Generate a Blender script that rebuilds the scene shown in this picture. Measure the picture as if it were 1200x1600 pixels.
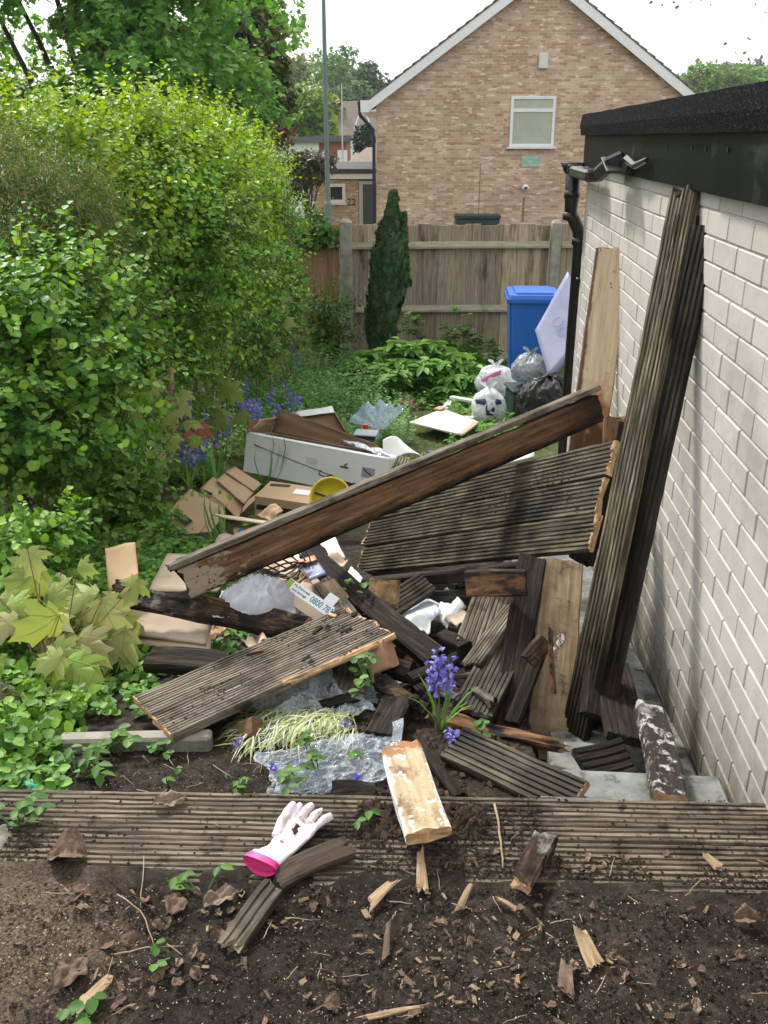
import bpy, math, random
import numpy as np
from mathutils import Vector, Matrix, noise
R = math.radians
random.seed(7); rng = np.random.default_rng(7)
scene = bpy.context.scene
for o in list(bpy.data.objects): bpy.data.objects.remove(o)

# ------------------------------------------------------------ camera, sky, sun
EYE = 2.8; PITCH = math.atan(585/1440); FPX = 1440.0
cd = bpy.data.cameras.new('camera'); cam = bpy.data.objects.new('camera', cd)
scene.collection.objects.link(cam); scene.camera = cam
cam.location = (0, 0, EYE); cam.rotation_euler = (R(90)-PITCH, 0, 0)
cd.sensor_fit = 'VERTICAL'; cd.sensor_height = 36; cd.sensor_width = 27
cd.lens = 36*FPX/1600; cd.clip_start = .05; cd.clip_end = 5000
SUN = Vector((-.40, .66, .80)).normalized()
w = bpy.data.worlds.new('World'); scene.world = w; w.use_nodes = True
wn = w.node_tree; bg = wn.nodes['Background']
sky = wn.nodes.new('ShaderNodeTexSky'); sky.sky_type = 'NISHITA'; sky.sun_disc = False
sky.sun_elevation = math.asin(SUN.z); sky.sun_rotation = math.atan2(SUN.x, SUN.y)
sky.dust_density = 4; sky.air_density = 1.2
hs = wn.nodes.new('ShaderNodeHueSaturation'); hs.inputs['Saturation'].default_value = .12; hs.inputs['Value'].default_value = 1
wn.links.new(sky.outputs[0], hs.inputs['Color'])
# thin even cloud: lifts the clear zenith towards the brightness of the horizon
cm = wn.nodes.new('ShaderNodeMixRGB'); cm.inputs[0].default_value = .6; cm.inputs[2].default_value = (9.6, 9.9, 10.0, 1)
wn.links.new(hs.outputs[0], cm.inputs[1]); wn.links.new(cm.outputs[0], bg.inputs[0])
bg.inputs[1].default_value = .12
sl = bpy.data.lights.new('sun', 'SUN'); so = bpy.data.objects.new('sun', sl); scene.collection.objects.link(so)
sl.energy = 3.1; sl.angle = R(8); sl.color = (1, .965, .9)
so.rotation_euler = SUN.to_track_quat('Z', 'Y').to_euler()
scene.view_settings.view_transform = 'Standard'; scene.view_settings.look = 'None'
scene.view_settings.exposure = .7; scene.view_settings.gamma = 1
scene.cycles.max_bounces = 8; scene.cycles.transparent_max_bounces = 12
try: scene.cycles.sample_clamp_indirect = 4
except Exception: pass

# ------------------------------------------------------------ helpers
CP, SP = math.cos(PITCH), math.sin(PITCH)
def at(px, py, F):
    """point seen at photo pixel (px,py) at forward distance F"""
    x = (px-600)/FPX; v = (800-py)/FPX
    d = F/(CP+v*SP)
    return Vector((x*d, F, EYE-d*(SP-v*CP)))
def atz(px, py, z):
    v = (800-py)/FPX; d = (EYE-z)/(SP-v*CP)
    return Vector(((px-600)/FPX*d, d*(CP+v*SP), z))
_gx = [-50, 1.74, 1.80, 2.05, 3.45, 5.0, 6.4, 9.5, 12.2, 13.5, 16, 45, 70, 130, 300, 520, 3000]
_gz = [1.398, 1.375, 1.27, 1.22, .93, .62, .46, .2, .05, -.6, -1.0, -1.2, -4, -2, 10, 20, 20]
def gz(x, y):
    z = float(np.interp(y, _gx, _gz))
    if y > 60 and x < 0: z += 0
    yn = 1.473-.0505*x     # near edge of the deck strip: the soil is level with its top in front of it
    if y < 1.74: z = 1.407 if y < yn-.004 else 1.368
    a = .02 if y > 1.8 else (.006 if y < yn else .001)
    if 1.55 < y < 5.8 and x > .737+.0742*y-.46: z -= .16*min(1, max(0, (y-1.68)*8))
    if -3 < x < 4 and y < 13: z += a*noise.noise(Vector((x*2.3, y*2.3, 0)))+a*.5*noise.noise(Vector((x*7, y*7, 3)))
    return z
def gnd(px, py, dz=0.0):
    z = .6
    for _ in range(30):
        p = atz(px, py, min(z+dz, 2.75)); z = .5*z+.5*gz(p.x, min(p.y, 60))
    return p
def tag(o, label=None, cat=None, group=None, kind=None):
    if label: o['label'] = label
    if cat: o['category'] = cat
    if group: o['group'] = group
    if kind: o['kind'] = kind
    return o
def frame(o, n_hint, x):
    x = Vector(x).normalized(); n = Vector(n_hint); z = (n-n.dot(x)*x).normalized(); y = z.cross(x)
    m = Matrix((x, y, z)).transposed().to_4x4(); m.translation = o
    return m
def eul(loc, rx=0, ry=0, rz=0):
    from mathutils import Euler
    m = Euler((R(rx), R(ry), R(rz))).to_matrix().to_4x4(); m.translation = loc
    return m
def new(name, me, mats, parent=None, mw=None):
    o = bpy.data.objects.new(name, me); scene.collection.objects.link(o)
    if not isinstance(mats, (list, tuple)): mats = [mats]
    if len(me.materials) == 0:
        for m in mats: me.materials.append(m)
    if parent is not None: o.parent = parent
    if mw is not None: o.matrix_basis = mw
    return o
def empty(name, mw=None, label=None, cat=None, group=None, kind=None):
    o = bpy.data.objects.new(name, None); scene.collection.objects.link(o); o.empty_display_size = .1
    if mw is not None:
        o.matrix_basis = mw if isinstance(mw, Matrix) else Matrix.Translation(mw)
    return tag(o, label, cat, group, kind)
class MB:
    def __init__(s): s.v = []; s.f = []; s.m = []
    def add(s, V, F, mi=0, M=None):
        b = len(s.v)
        for p in V: s.v.append(tuple(M @ Vector(p)) if M is not None else tuple(p))
        for f in F: s.f.append(tuple(i+b for i in f)); s.m.append(mi)
        return s
    def box(s, x0, x1, y0, y1, z0, z1, M=None, mi=0, bev=0.0):
        if bev <= 0:
            V = [(x, y, z) for z in (z0, z1) for x, y in ((x0, y0), (x1, y0), (x1, y1), (x0, y1))]
            F = [(3, 2, 1, 0), (4, 5, 6, 7), (0, 1, 5, 4), (1, 2, 6, 5), (2, 3, 7, 6), (3, 0, 4, 7)]
        else:
            b = min(bev, (x1-x0)*.45, (y1-y0)*.45, (z1-z0)*.45)
            V = []; ix = {}
            for i, (x, sx) in enumerate(((x0, 1), (x1, -1))):
                for j, (y, sy) in enumerate(((y0, 1), (y1, -1))):
                    for k, (z, sz) in enumerate(((z0, 1), (z1, -1))):
                        for a, p in enumerate(((x, y+sy*b, z+sz*b), (x+sx*b, y, z+sz*b), (x+sx*b, y+sy*b, z))):
                            ix[i, j, k, a] = len(V); V.append(p)
            F = [tuple(ix[i, j, k, a] for a in (0, 1, 2)) for i in (0, 1) for j in (0, 1) for k in (0, 1)]
            q = ((0, 0), (1, 0), (1, 1), (0, 1))
            for i in (0, 1): F.append(tuple(ix[i, a, c, 0] for a, c in q)); F.append(tuple(ix[a, i, c, 1] for a, c in q)); F.append(tuple(ix[a, c, i, 2] for a, c in q))
            for a in (0, 1):
                for c in (0, 1):
                    F.append((ix[a, c, 0, 0], ix[a, c, 1, 0], ix[a, c, 1, 1], ix[a, c, 0, 1]))
                    F.append((ix[a, 0, c, 0], ix[a, 1, c, 0], ix[a, 1, c, 2], ix[a, 0, c, 2]))
                    F.append((ix[0, a, c, 1], ix[1, a, c, 1], ix[1, a, c, 2], ix[0, a, c, 2]))
        return s.add(V, F, mi, M)
    def tube(s, pts, rad, n=8, mi=0, cap=True):
        pts = [Vector(p) for p in pts]; k = len(pts)
        if not hasattr(rad, '__len__'): rad = [rad]*k
        b = len(s.v); up = None
        for i, p in enumerate(pts):
            d = (pts[min(i+1, k-1)]-pts[max(i-1, 0)]).normalized()
            if up is None: up = d.orthogonal().normalized()
            up = (up-up.dot(d)*d).normalized(); sd = d.cross(up)
            for j in range(n):
                a = 2*math.pi*j/n; s.v.append(tuple(p+rad[i]*(math.cos(a)*up+math.sin(a)*sd)))
        for i in range(k-1):
            for j in range(n):
                s.f.append((b+i*n+j, b+i*n+(j+1) % n, b+(i+1)*n+(j+1) % n, b+(i+1)*n+j)); s.m.append(mi)
        if cap:
            s.f.append(tuple(b+j for j in range(n))[::-1]); s.m.append(mi)
            s.f.append(tuple(b+(k-1)*n+j for j in range(n))); s.m.append(mi)
        return s
    def lathe(s, prof, n=24, M=None, mi=0, close=True):
        V = []; F = []; k = len(prof)
        for r, z in prof:
            for j in range(n):
                a = 2*math.pi*j/n; V.append((r*math.cos(a), r*math.sin(a), z))
        for i in range(k-1):
            for j in range(n): F.append((i*n+j, i*n+(j+1) % n, (i+1)*n+(j+1) % n, (i+1)*n+j))
        return s.add(V, F, mi, M)
    def mesh(s, name, smooth=False):
        me = bpy.data.meshes.new(name); me.from_pydata(s.v, [], s.f)
        if any(s.m): me.polygons.foreach_set('material_index', s.m)
        if smooth: me.polygons.foreach_set('use_smooth', [True]*len(s.f))
        me.update()
        return me
    def build(s, name, mats, parent=None, mw=None, smooth=False, fix=True):
        me = s.mesh(name, smooth)
        if fix:
            import bmesh
            bm = bmesh.new(); bm.from_mesh(me); bmesh.ops.recalc_face_normals(bm, faces=bm.faces); bm.to_mesh(me); bm.free()
        return new(name, me, mats, parent, mw)
    def world(s, name, mats, smooth=False, org=None, **k):
        """vertices are in world space: give the object an origin of its own"""
        a = np.array(s.v); o = org if org is not None else Vector((a[:, 0].mean(), a[:, 1].mean(), a[:, 2].min()))
        s.v = [tuple(q) for q in (a-np.array(o))]
        return tag(s.build(name, mats, None, Matrix.Translation(o), smooth), **k)

# ------------------------------------------------------------ materials
def nodes(name):
    m = bpy.data.materials.new(name); m.use_nodes = True; nt = m.node_tree
    return m, nt, nt.nodes['Principled BSDF']
def N(nt, t, **k):
    n = nt.nodes.new('ShaderNode'+t)
    for a, v in k.items():
        if a in n.inputs.keys() if isinstance(a, str) else False: n.inputs[a].default_value = v
        else: setattr(n, a, v)
    return n
def c4(c): return (c[0], c[1], c[2], 1)
def noise_(nt, co, scale, detail=5, stretch=(1, 1, 1), rough=.6, dist=0):
    mp = nt.nodes.new('ShaderNodeMapping'); mp.inputs['Scale'].default_value = stretch
    nt.links.new(co, mp.inputs[0]); n = nt.nodes.new('ShaderNodeTexNoise')
    n.inputs['Scale'].default_value = scale; n.inputs['Detail'].default_value = detail
    n.inputs['Roughness'].default_value = rough; n.inputs['Distortion'].default_value = dist
    nt.links.new(mp.outputs[0], n.inputs['Vector']); return n.outputs['Fac']
def ramp(nt, fac, stops):
    r = nt.nodes.new('ShaderNodeValToRGB'); e = r.color_ramp.elements
    while len(e) < len(stops): e.new(.5)
    for i, (p, c) in enumerate(stops): e[i].position = p; e[i].color = c4(c) if hasattr(c, '__len__') else (c, c, c, 1)
    nt.links.new(fac, r.inputs[0]); return r.outputs[0]
def mix(nt, fac, a, b, mode='MIX'):
    m = nt.nodes.new('ShaderNodeMixRGB'); m.blend_type = mode
    for i, v in ((0, fac), (1, a), (2, b)):
        if hasattr(v, 'is_linked') or hasattr(v, 'links'): nt.links.new(v, m.inputs[i])
        elif i == 0: m.inputs[0].default_value = v
        else: m.inputs[i].default_value = c4(v)
    return m.outputs[0]
def half(nt, sock):
    m = nt.nodes.new('ShaderNodeMath'); m.operation = 'MULTIPLY'; m.inputs[1].default_value = .5; nt.links.new(sock, m.inputs[0]); return m.outputs[0]
def bump(nt, h, strength, dist, b, prev=None):
    n = nt.nodes.new('ShaderNodeBump'); n.inputs['Strength'].default_value = strength; n.inputs['Distance'].default_value = dist
    nt.links.new(h, n.inputs['Height']); nt.links.new(n.outputs[0], b.inputs['Normal'])
    if prev: nt.links.new(prev, n.inputs['Normal'])
    return n.outputs[0]
def coords(nt, kind='Object', rnd=True):
    tc = nt.nodes.new('ShaderNodeTexCoord'); co = tc.outputs[kind]
    if rnd:   # every object gets its own piece of the pattern
        oi = nt.nodes.new('ShaderNodeObjectInfo'); mu = nt.nodes.new('ShaderNodeMath'); mu.operation = 'MULTIPLY'; mu.inputs[1].default_value = 57.3
        nt.links.new(oi.outputs['Random'], mu.inputs[0]); va = nt.nodes.new('ShaderNodeVectorMath'); va.operation = 'ADD'
        nt.links.new(co, va.inputs[0]); nt.links.new(mu.outputs[0], va.inputs[1]); co = va.outputs[0]
    return co
def mat(name, stops, scale=5, stretch=(1, 1, 1), rough=.8, over=(), bmp=.3, bdist=.004, bscale=None, spec=.3, detail=6, rnd=True, metal=0, island=0, kind='Object', splash=False):
    """stops: colour ramp over a noise; over: [(colour, scale, lo, hi, stretch)] patches laid over it"""
    m, nt, b = nodes(name); co = coords(nt, kind, rnd)
    f = noise_(nt, co, scale, detail, stretch); col = ramp(nt, f, stops)
    for ov in over:
        c, s, lo, hi = ov[:4]; st = ov[4] if len(ov) > 4 else (1, 1, 1)
        k = ramp(nt, noise_(nt, co, s, 5, st, .65), [(lo, 0.), (hi, 1.)]); col = mix(nt, k, col, c)
    if island:
        g = nt.nodes.new('ShaderNodeNewGeometry'); mr = nt.nodes.new('ShaderNodeMapRange'); mr.inputs[3].default_value = 1-island; mr.inputs[4].default_value = 1+island
        nt.links.new(g.outputs['Random Per Island'], mr.inputs[0]); col = mix(nt, 1., col, mr.outputs[0], 'MULTIPLY')
    nt.links.new(col, b.inputs['Base Color']); b.inputs['Roughness'].default_value = rough
    b.inputs['Specular IOR Level'].default_value = spec; b.inputs['Metallic'].default_value = metal
    if bmp: bump(nt, noise_(nt, co, bscale or scale*3, 6, stretch, .7), bmp, bdist, b)
    if splash:      # soil splash and algae along the sloping foot of the wall
        sp = nt.nodes.new('ShaderNodeSeparateXYZ'); nt.links.new(co, sp.inputs[0])
        a1 = nt.nodes.new('ShaderNodeMath'); a1.operation = 'MULTIPLY_ADD'; a1.inputs[1].default_value = -.19; nt.links.new(sp.outputs[0], a1.inputs[0]); nt.links.new(sp.outputs[2], a1.inputs[2])
        mr = nt.nodes.new('ShaderNodeMapRange'); mr.inputs[1].default_value = .5+.55; mr.inputs[2].default_value = .5; nt.links.new(a1.outputs[0], mr.inputs[0])
        a2 = nt.nodes.new('ShaderNodeMath'); a2.operation = 'MULTIPLY'; nt.links.new(mr.outputs[0], a2.inputs[0]); nt.links.new(noise_(nt, co, 6, 8, (1, 1, .5), .75), a2.inputs[1])
        col = mix(nt, ramp(nt, a2.outputs[0], [(.12, 0.), (.5, .9)]), col, (.1, .09, .06)); nt.links.new(col, b.inputs['Base Color'])
    return m
def leafmat(name, cols, trans=.3, rough=.5, obj=0.0):
    m, nt, b = nodes(name); g = nt.nodes.new('ShaderNodeNewGeometry')
    col = ramp(nt, g.outputs['Random Per Island'], [(i/max(1, len(cols)-1), c) for i, c in enumerate(cols)])
    nt.links.new(col, b.inputs['Base Color']); b.inputs['Roughness'].default_value = rough; b.inputs['Specular IOR Level'].default_value = .25
    tr = nt.nodes.new('ShaderNodeBsdfTranslucent'); hv = nt.nodes.new('ShaderNodeHueSaturation')
    hv.inputs['Hue'].default_value = .485; hv.inputs['Saturation'].default_value = 1.15; hv.inputs['Value'].default_value = 1.5
    nt.links.new(col, hv.inputs['Color']); nt.links.new(hv.outputs[0], tr.inputs[0])
    mx = nt.nodes.new('ShaderNodeMixShader'); mx.inputs[0].default_value = trans
    out = nt.nodes['Material Output']; nt.links.new(b.outputs[0], mx.inputs[1]); nt.links.new(tr.outputs[0], mx.inputs[2]); nt.links.new(mx.outputs[0], out.inputs[0])
    return m
def plain(name, c, rough=.5, spec=.4, metal=0, bmp=0):
    v = [x*.88 for x in c]
    return mat(name, [(.3, v), (.7, c)], 9, rough=rough, spec=spec, metal=metal, bmp=bmp, bdist=.002)
def film(name, tint, opac, wr=30, rough=.12, bs=.8, bd=.01):
    """thin crumpled plastic"""
    m, nt, b = nodes(name); co = coords(nt); b.inputs['Base Color'].default_value = c4(tint); b.inputs['Roughness'].default_value = rough
    b.inputs['Specular IOR Level'].default_value = .8
    f = noise_(nt, co, wr, 5, (1, .5, 1), .6, 1.5); bump(nt, f, bs, bd, b)
    tp = nt.nodes.new('ShaderNodeBsdfTransparent'); mx = nt.nodes.new('ShaderNodeMixShader')
    k = ramp(nt, noise_(nt, co, wr*.4, 5, (1, .4, 1), .7, 2), [(.3, opac*.5), (.7, min(1, opac*1.5))])
    nt.links.new(k, mx.inputs[0]); nt.links.new(tp.outputs[0], mx.inputs[1]); nt.links.new(b.outputs[0], mx.inputs[2])
    nt.links.new(mx.outputs[0], nt.nodes['Material Output'].inputs[0]); return m

GR = (1.2, 26, 26)   # grain runs along local x
M_deck = mat('weathered_decking', [(.3, (.028, .022, .016)), (.5, (.15, .126, .095)), (.72, (.32, .28, .21))], 4, GR, .85,
             [((.025, .019, .013), 5, .47, .66), ((.1, .09, .045), 3, .58, .78), ((.012, .009, .006), 11, .6, .66)], .5, .003)
M_deck2 = mat('damp_decking', [(.3, (.01, .008, .006)), (.5, (.085, .07, .045)), (.75, (.25, .215, .14))], 4, GR, .7,
              [((.016, .012, .009), 4, .42, .64), ((.07, .068, .03), 3, .55, .75), ((.012, .009, .006), 1.6, .56, .7)], .5, .003)
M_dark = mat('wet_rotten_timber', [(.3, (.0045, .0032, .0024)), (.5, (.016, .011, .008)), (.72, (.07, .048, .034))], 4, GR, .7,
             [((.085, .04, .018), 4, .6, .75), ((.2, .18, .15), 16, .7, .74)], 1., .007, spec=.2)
M_rot = mat('crumbling_timber', [(.3, (.015, .01, .007)), (.5, (.06, .035, .02)), (.75, (.24, .15, .085))], 6, (3, 14, 14), .9,
            [((.42, .4, .35), 9, .57, .66), ((.012, .009, .007), 5, .5, .6)], 1., .012)
M_pale = mat('pale_timber', [(.3, (.2, .135, .07)), (.5, (.3, .225, .135)), (.75, (.4, .32, .21))], 3, (.8, 20, 20), .8,
             [((.15, .1, .055), 4.5, .5, .66), ((.1, .06, .03), 9, .6, .66), ((.06, .04, .025), 26, .66, .7), ((.62, .6, .56), 9, .66, .7)], .4, .003)
M_palerot = mat('pale_timber_stained', [(.3, (.26, .14, .06)), (.5, (.4, .27, .15)), (.75, (.52, .41, .27))], 5, (.9, 16, 16), .85,
             [((.15, .09, .05), 2.5, .45, .6), ((.07, .04, .022), 6, .54, .64), ((.6, .58, .54), 8, .63, .68), ((.035, .025, .018), 30, .66, .7)], .7, .005)
M_joist = mat('brown_joist', [(.3, (.07, .033, .016)), (.5, (.17, .085, .038)), (.7, (.27, .145, .07))], 3.5, (1.5, 11, 11), .8,
              [((.013, .01, .008), 3.2, .52, .6, (1, 4, 4)), ((.013, .01, .008), 7, .5, .58, (1.2, 3, 3)), ((.5, .48, .42), 30, .7, .73)], .8, .006)
def joistmat():
    m, nt, b = nodes('long_joist_face'); co = coords(nt, 'Object', False); sp = nt.nodes.new('ShaderNodeSeparateXYZ'); nt.links.new(co, sp.inputs[0])
    col = ramp(nt, noise_(nt, co, 3.5, 6, (1.2, 14, 14)), [(.3, (.06, .03, .016)), (.5, (.16, .085, .042)), (.72, (.29, .175, .095))])
    def lin(sock, a0, a1, amt, sc=5):
        mr = nt.nodes.new('ShaderNodeMapRange'); mr.inputs[1].default_value = a0; mr.inputs[2].default_value = a1; nt.links.new(sock, mr.inputs[0])
        ad = nt.nodes.new('ShaderNodeMath'); ad.operation = 'MULTIPLY_ADD'; ad.inputs[1].default_value = amt; nt.links.new(noise_(nt, co, sc, 8, (1, 2.5, 2.5), .7), ad.inputs[0]); nt.links.new(mr.outputs[0], ad.inputs[2]); return half(nt, ad.outputs[0])
    k = ramp(nt, lin(sp.outputs[1], .0, -.075*JSIGN, 1.0), [(.38, 0.), (.62, 1.)]); col = mix(nt, k, col, (.009, .0065, .005))
    k = ramp(nt, lin(sp.outputs[0], 1.1, 2.0, .9, 4), [(.45, 0.), (.65, .9)]); col = mix(nt, k, col, (.012, .009, .007))
    k = ramp(nt, lin(sp.outputs[0], .5, -.05, 1.5, 12), [(.68, 0.), (.74, .85)]); col = mix(nt, k, col, (.38, .31, .21))
    k = ramp(nt, noise_(nt, co, 30, 4), [(.68, 0.), (.72, .8)]); col = mix(nt, k, col, (.02, .014, .01))
    nt.links.new(col, b.inputs['Base Color']); b.inputs['Roughness'].default_value = .85; b.inputs['Specular IOR Level'].default_value = .2
    bump(nt, noise_(nt, co, 14, 8, (1, 6, 6), .75), 1., .008, b); return m
JSIGN = 1
def gradmat(name, base, layers, scale=3, stretch=(.9, 16, 16), rough=.85, bmp=.7):
    """wood with stains that sit on one end or edge: layers (axis, from, to, noise amount, noise scale, lo, hi, colour)"""
    m, nt, b = nodes(name); co = coords(nt, 'Object', False); sp = nt.nodes.new('ShaderNodeSeparateXYZ'); nt.links.new(co, sp.inputs[0])
    col = ramp(nt, noise_(nt, co, scale, 6, stretch), base)
    for ax, a0, a1, amt, sc, lo, hi, c in layers:
        mr = nt.nodes.new('ShaderNodeMapRange'); mr.inputs[1].default_value = a0; mr.inputs[2].default_value = a1; nt.links.new(sp.outputs[ax], mr.inputs[0])
        ad = nt.nodes.new('ShaderNodeMath'); ad.operation = 'MULTIPLY_ADD'; ad.inputs[1].default_value = amt; nt.links.new(noise_(nt, co, sc, 8, (1, 1.6, 1.6), .72), ad.inputs[0]); nt.links.new(mr.outputs[0], ad.inputs[2])
        col = mix(nt, ramp(nt, half(nt, ad.outputs[0]), [(lo/2, 0.), (hi/2, 1.)]), col, c)
    nt.links.new(col, b.inputs['Base Color']); b.inputs['Roughness'].default_value = rough; b.inputs['Specular IOR Level'].default_value = .2
    bump(nt, noise_(nt, co, 14, 8, (1, 4, 4), .75), bmp, .006, b); return m
M_end = mat('split_wood', [(.3, (.34, .19, .09)), (.55, (.55, .36, .19)), (.8, (.68, .5, .3))], 30, (1, 1, 1), .85, (), 1., .004)
M_flake = mat('timber_with_white_flakes', [(.3, (.012, .009, .007)), (.7, (.04, .03, .022))], 5, GR, .7, [((.5, .5, .47), 26, .53, .6), ((.3, .29, .27), 9, .56, .7)], .9, .008)
M_grey_end = mat('grey_end_grain', [(.3, (.12, .1, .06)), (.7, (.3, .25, .16))], 30, (1, 1, 1), .9)
M_fence = mat('fence_boards', [(.3, (.165, .13, .088)), (.5, (.31, .25, .175)), (.75, (.44, .37, .28))], 3, (22, 22, 1.1), .9,
              [((.11, .065, .04), 2, .55, .7, (3, 3, .8)), ((.12, .14, .07), 1.2, .62, .8)], .6, .003, island=.34)
M_fence2 = mat('orange_fence_boards', [(.3, (.17, .1, .05)), (.5, (.27, .165, .085)), (.75, (.34, .23, .13))], 3, (22, 22, 1.1), .9,
              [((.13, .14, .06), 1.2, .6, .8)], .6, .003, island=.3)
M_rail = mat('fence_rail_wood', [(.3, (.19, .165, .12)), (.7, (.4, .36, .27))], 4, (1.5, 24, 24), .9, [((.12, .15, .07), 3, .55, .7)], .5)
M_conc = mat('concrete', [(.3, (.19, .18, .155)), (.7, (.36, .34, .29))], 9, rough=.95, over=[((.1, .09, .07), 6, .6, .75), ((.16, .17, .1), 2, .55, .75)], bmp=.6, bscale=60)
M_step = mat('step_concrete', [(.3, (.13, .135, .13)), (.7, (.26, .265, .25))], 14, rough=.9, over=[((.03, .025, .02), 18, .56, .66), ((.06, .055, .045), 5, .5, .65), ((.1, .1, .085), 4, .55, .75)], bmp=.5, bscale=90, bdist=.003)
M_soil = mat('dark_soil', [(.3, (.012, .009, .007)), (.5, (.032, .024, .018)), (.7, (.07, .054, .041))], 26, rough=.95, detail=10, rnd=False,
             over=[((.2, .16, .12), 110, .69, .73), ((.075, .056, .04), 3, .5, .75), ((.5, .46, .4), 210, .76, .78)], bmp=1., bdist=.02, bscale=45)
M_steel = plain('galvanised_steel', (.25, .3, .27), .5, metal=.2)
M_white = plain('white_upvc', (.8, .8, .8), .35)
M_blackp = plain('black_plastic', (.011, .011, .012), .32, .5)
M_glassd = plain('dark_glass', (.03, .035, .04), .06, .9)
M_curtain = mat('window_with_blind', [(.3, (.33, .35, .27)), (.7, (.42, .43, .34))], 2, rough=.15, spec=.7, bmp=0)
# ------------------------------------------------------------ the ground: one sheet to the horizon
def groundmat():
    m, nt, b = nodes('ground_surface'); co = coords(nt, 'Object', False)
    sep = nt.nodes.new('ShaderNodeSeparateXYZ'); nt.links.new(co, sep.inputs[0])
    soil = ramp(nt, noise_(nt, co, 24, 10, rough=.7), [(.3, (.012, .01, .008)), (.5, (.045, .036, .029)), (.72, (.125, .1, .082))])
    soil = mix(nt, ramp(nt, noise_(nt, co, 3.2, 6, rough=.7), [(.45, 0.), (.62, .65)]), soil, (.016, .013, .01))
    soil = mix(nt, ramp(nt, noise_(nt, co, 70, 6, rough=.8), [(.56, 0.), (.66, .8)]), soil, (.1, .08, .062))
    soil = mix(nt, ramp(nt, noise_(nt, co, 95, 4), [(.66, 0.), (.7, 1.)]), soil, (.2, .16, .12))
    saw = ramp(nt, noise_(nt, co, 160, 5, rough=.8), [(.4, (.06, .045, .03)), (.6, (.36, .27, .18))])
    # a spill of sawdust on the left of the terrace
    vd = nt.nodes.new('ShaderNodeVectorMath'); vd.operation = 'DISTANCE'; nt.links.new(co, vd.inputs[0]); vd.inputs[1].default_value = (-.78, 1.26, 1.38)
    am = nt.nodes.new('ShaderNodeMath'); am.operation = 'ADD'; nt.links.new(vd.outputs['Value'], am.inputs[0])
    nm = nt.nodes.new('ShaderNodeMath'); nm.operation = 'MULTIPLY'; nm.inputs[1].default_value = .5; nt.links.new(noise_(nt, co, 9, 6, rough=.7), nm.inputs[0]); nt.links.new(nm.outputs[0], am.inputs[1])
    k = ramp(nt, am.outputs[0], [(.4, .6), (.6, 0.)]); soil = mix(nt, k, soil, saw)
    turf = ramp(nt, noise_(nt, co, 14, 8, rough=.7), [(.3, (.035, .04, .014)), (.55, (.09, .11, .035)), (.75, (.17, .18, .08))])
    far = ramp(nt, noise_(nt, co, .2, 5), [(.3, (.05, .09, .025)), (.7, (.1, .14, .04))])
    def step(a, c):
        mr = nt.nodes.new('ShaderNodeMapRange'); mr.inputs[1].default_value = a; mr.inputs[2].default_value = c
        ad = nt.nodes.new('ShaderNodeMath'); ad.operation = 'ADD'; n2 = noise_(nt, co, 2.2, 4)
        nt.links.new(sep.outputs[1], ad.inputs[0]); nt.links.new(n2, ad.inputs[1]); nt.links.new(ad.outputs[0], mr.inputs[0]); return mr.outputs[0]
    col = mix(nt, step(5.3, 6.2), soil, turf); col = mix(nt, step(13, 16), col, far)
    nt.links.new(col, b.inputs['Base Color']); b.inputs['Roughness'].default_value = .95; b.inputs['Specular IOR Level'].default_value = .15
    bump(nt, noise_(nt, co, 38, 8, rough=.75), 1., .02, b); return m
xs = np.concatenate([[-2500, -900, -300, -120, -50, -25, -12, -7], np.arange(-4, -1.2, .1), np.arange(-1.2, 1.1, .02), np.arange(1.1, 4, .15), [6, 10, 20, 45, 110, 300, 900, 2500]])
ys = np.concatenate([[-30, -8, -2, 0, .6], np.arange(.9, 2.6, .02), np.arange(2.6, 4, .05), np.arange(4, 13.6, .15), [15, 17, 20, 26, 35, 50, 65, 80, 110, 150, 200, 260, 330, 420, 520, 800, 3000]])
b = MB(); nx = len(xs)
for y in ys:
    for x in xs:
        z = gz(x, y)
        if -1.2 < x < 1.1 and .9 < y < 1.62: z += .012*noise.noise(Vector((x*14, y*14, 5)))+.006*noise.noise(Vector((x*40, y*40, 5)))
        if y > 70: z += 6*noise.noise(Vector((x/120, y/120, 0)))*min(1, (y-70)/100)
        b.v.append((x, y, z))
for j in range(len(ys)-1):
    for i in range(nx-1): b.f.append((j*nx+i, j*nx+i+1, (j+1)*nx+i+1, (j+1)*nx+i)); b.m.append(0)
tag(b.build('ground', groundmat(), smooth=True, fix=False), kind='structure')
SC = .0742
def wp(F, off=0.): return Vector((.737+SC*F-off, F, 0))   # a point on the garage wall's foot line

# street behind the fence
b = MB(); b.box(-60, 60, 17, 22.8, -1.06, -.96); tag(b.build('road', mat('asphalt', [(.3, (.04, .04, .042)), (.7, (.065, .065, .066))], 30, bscale=120)), kind='structure')

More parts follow.
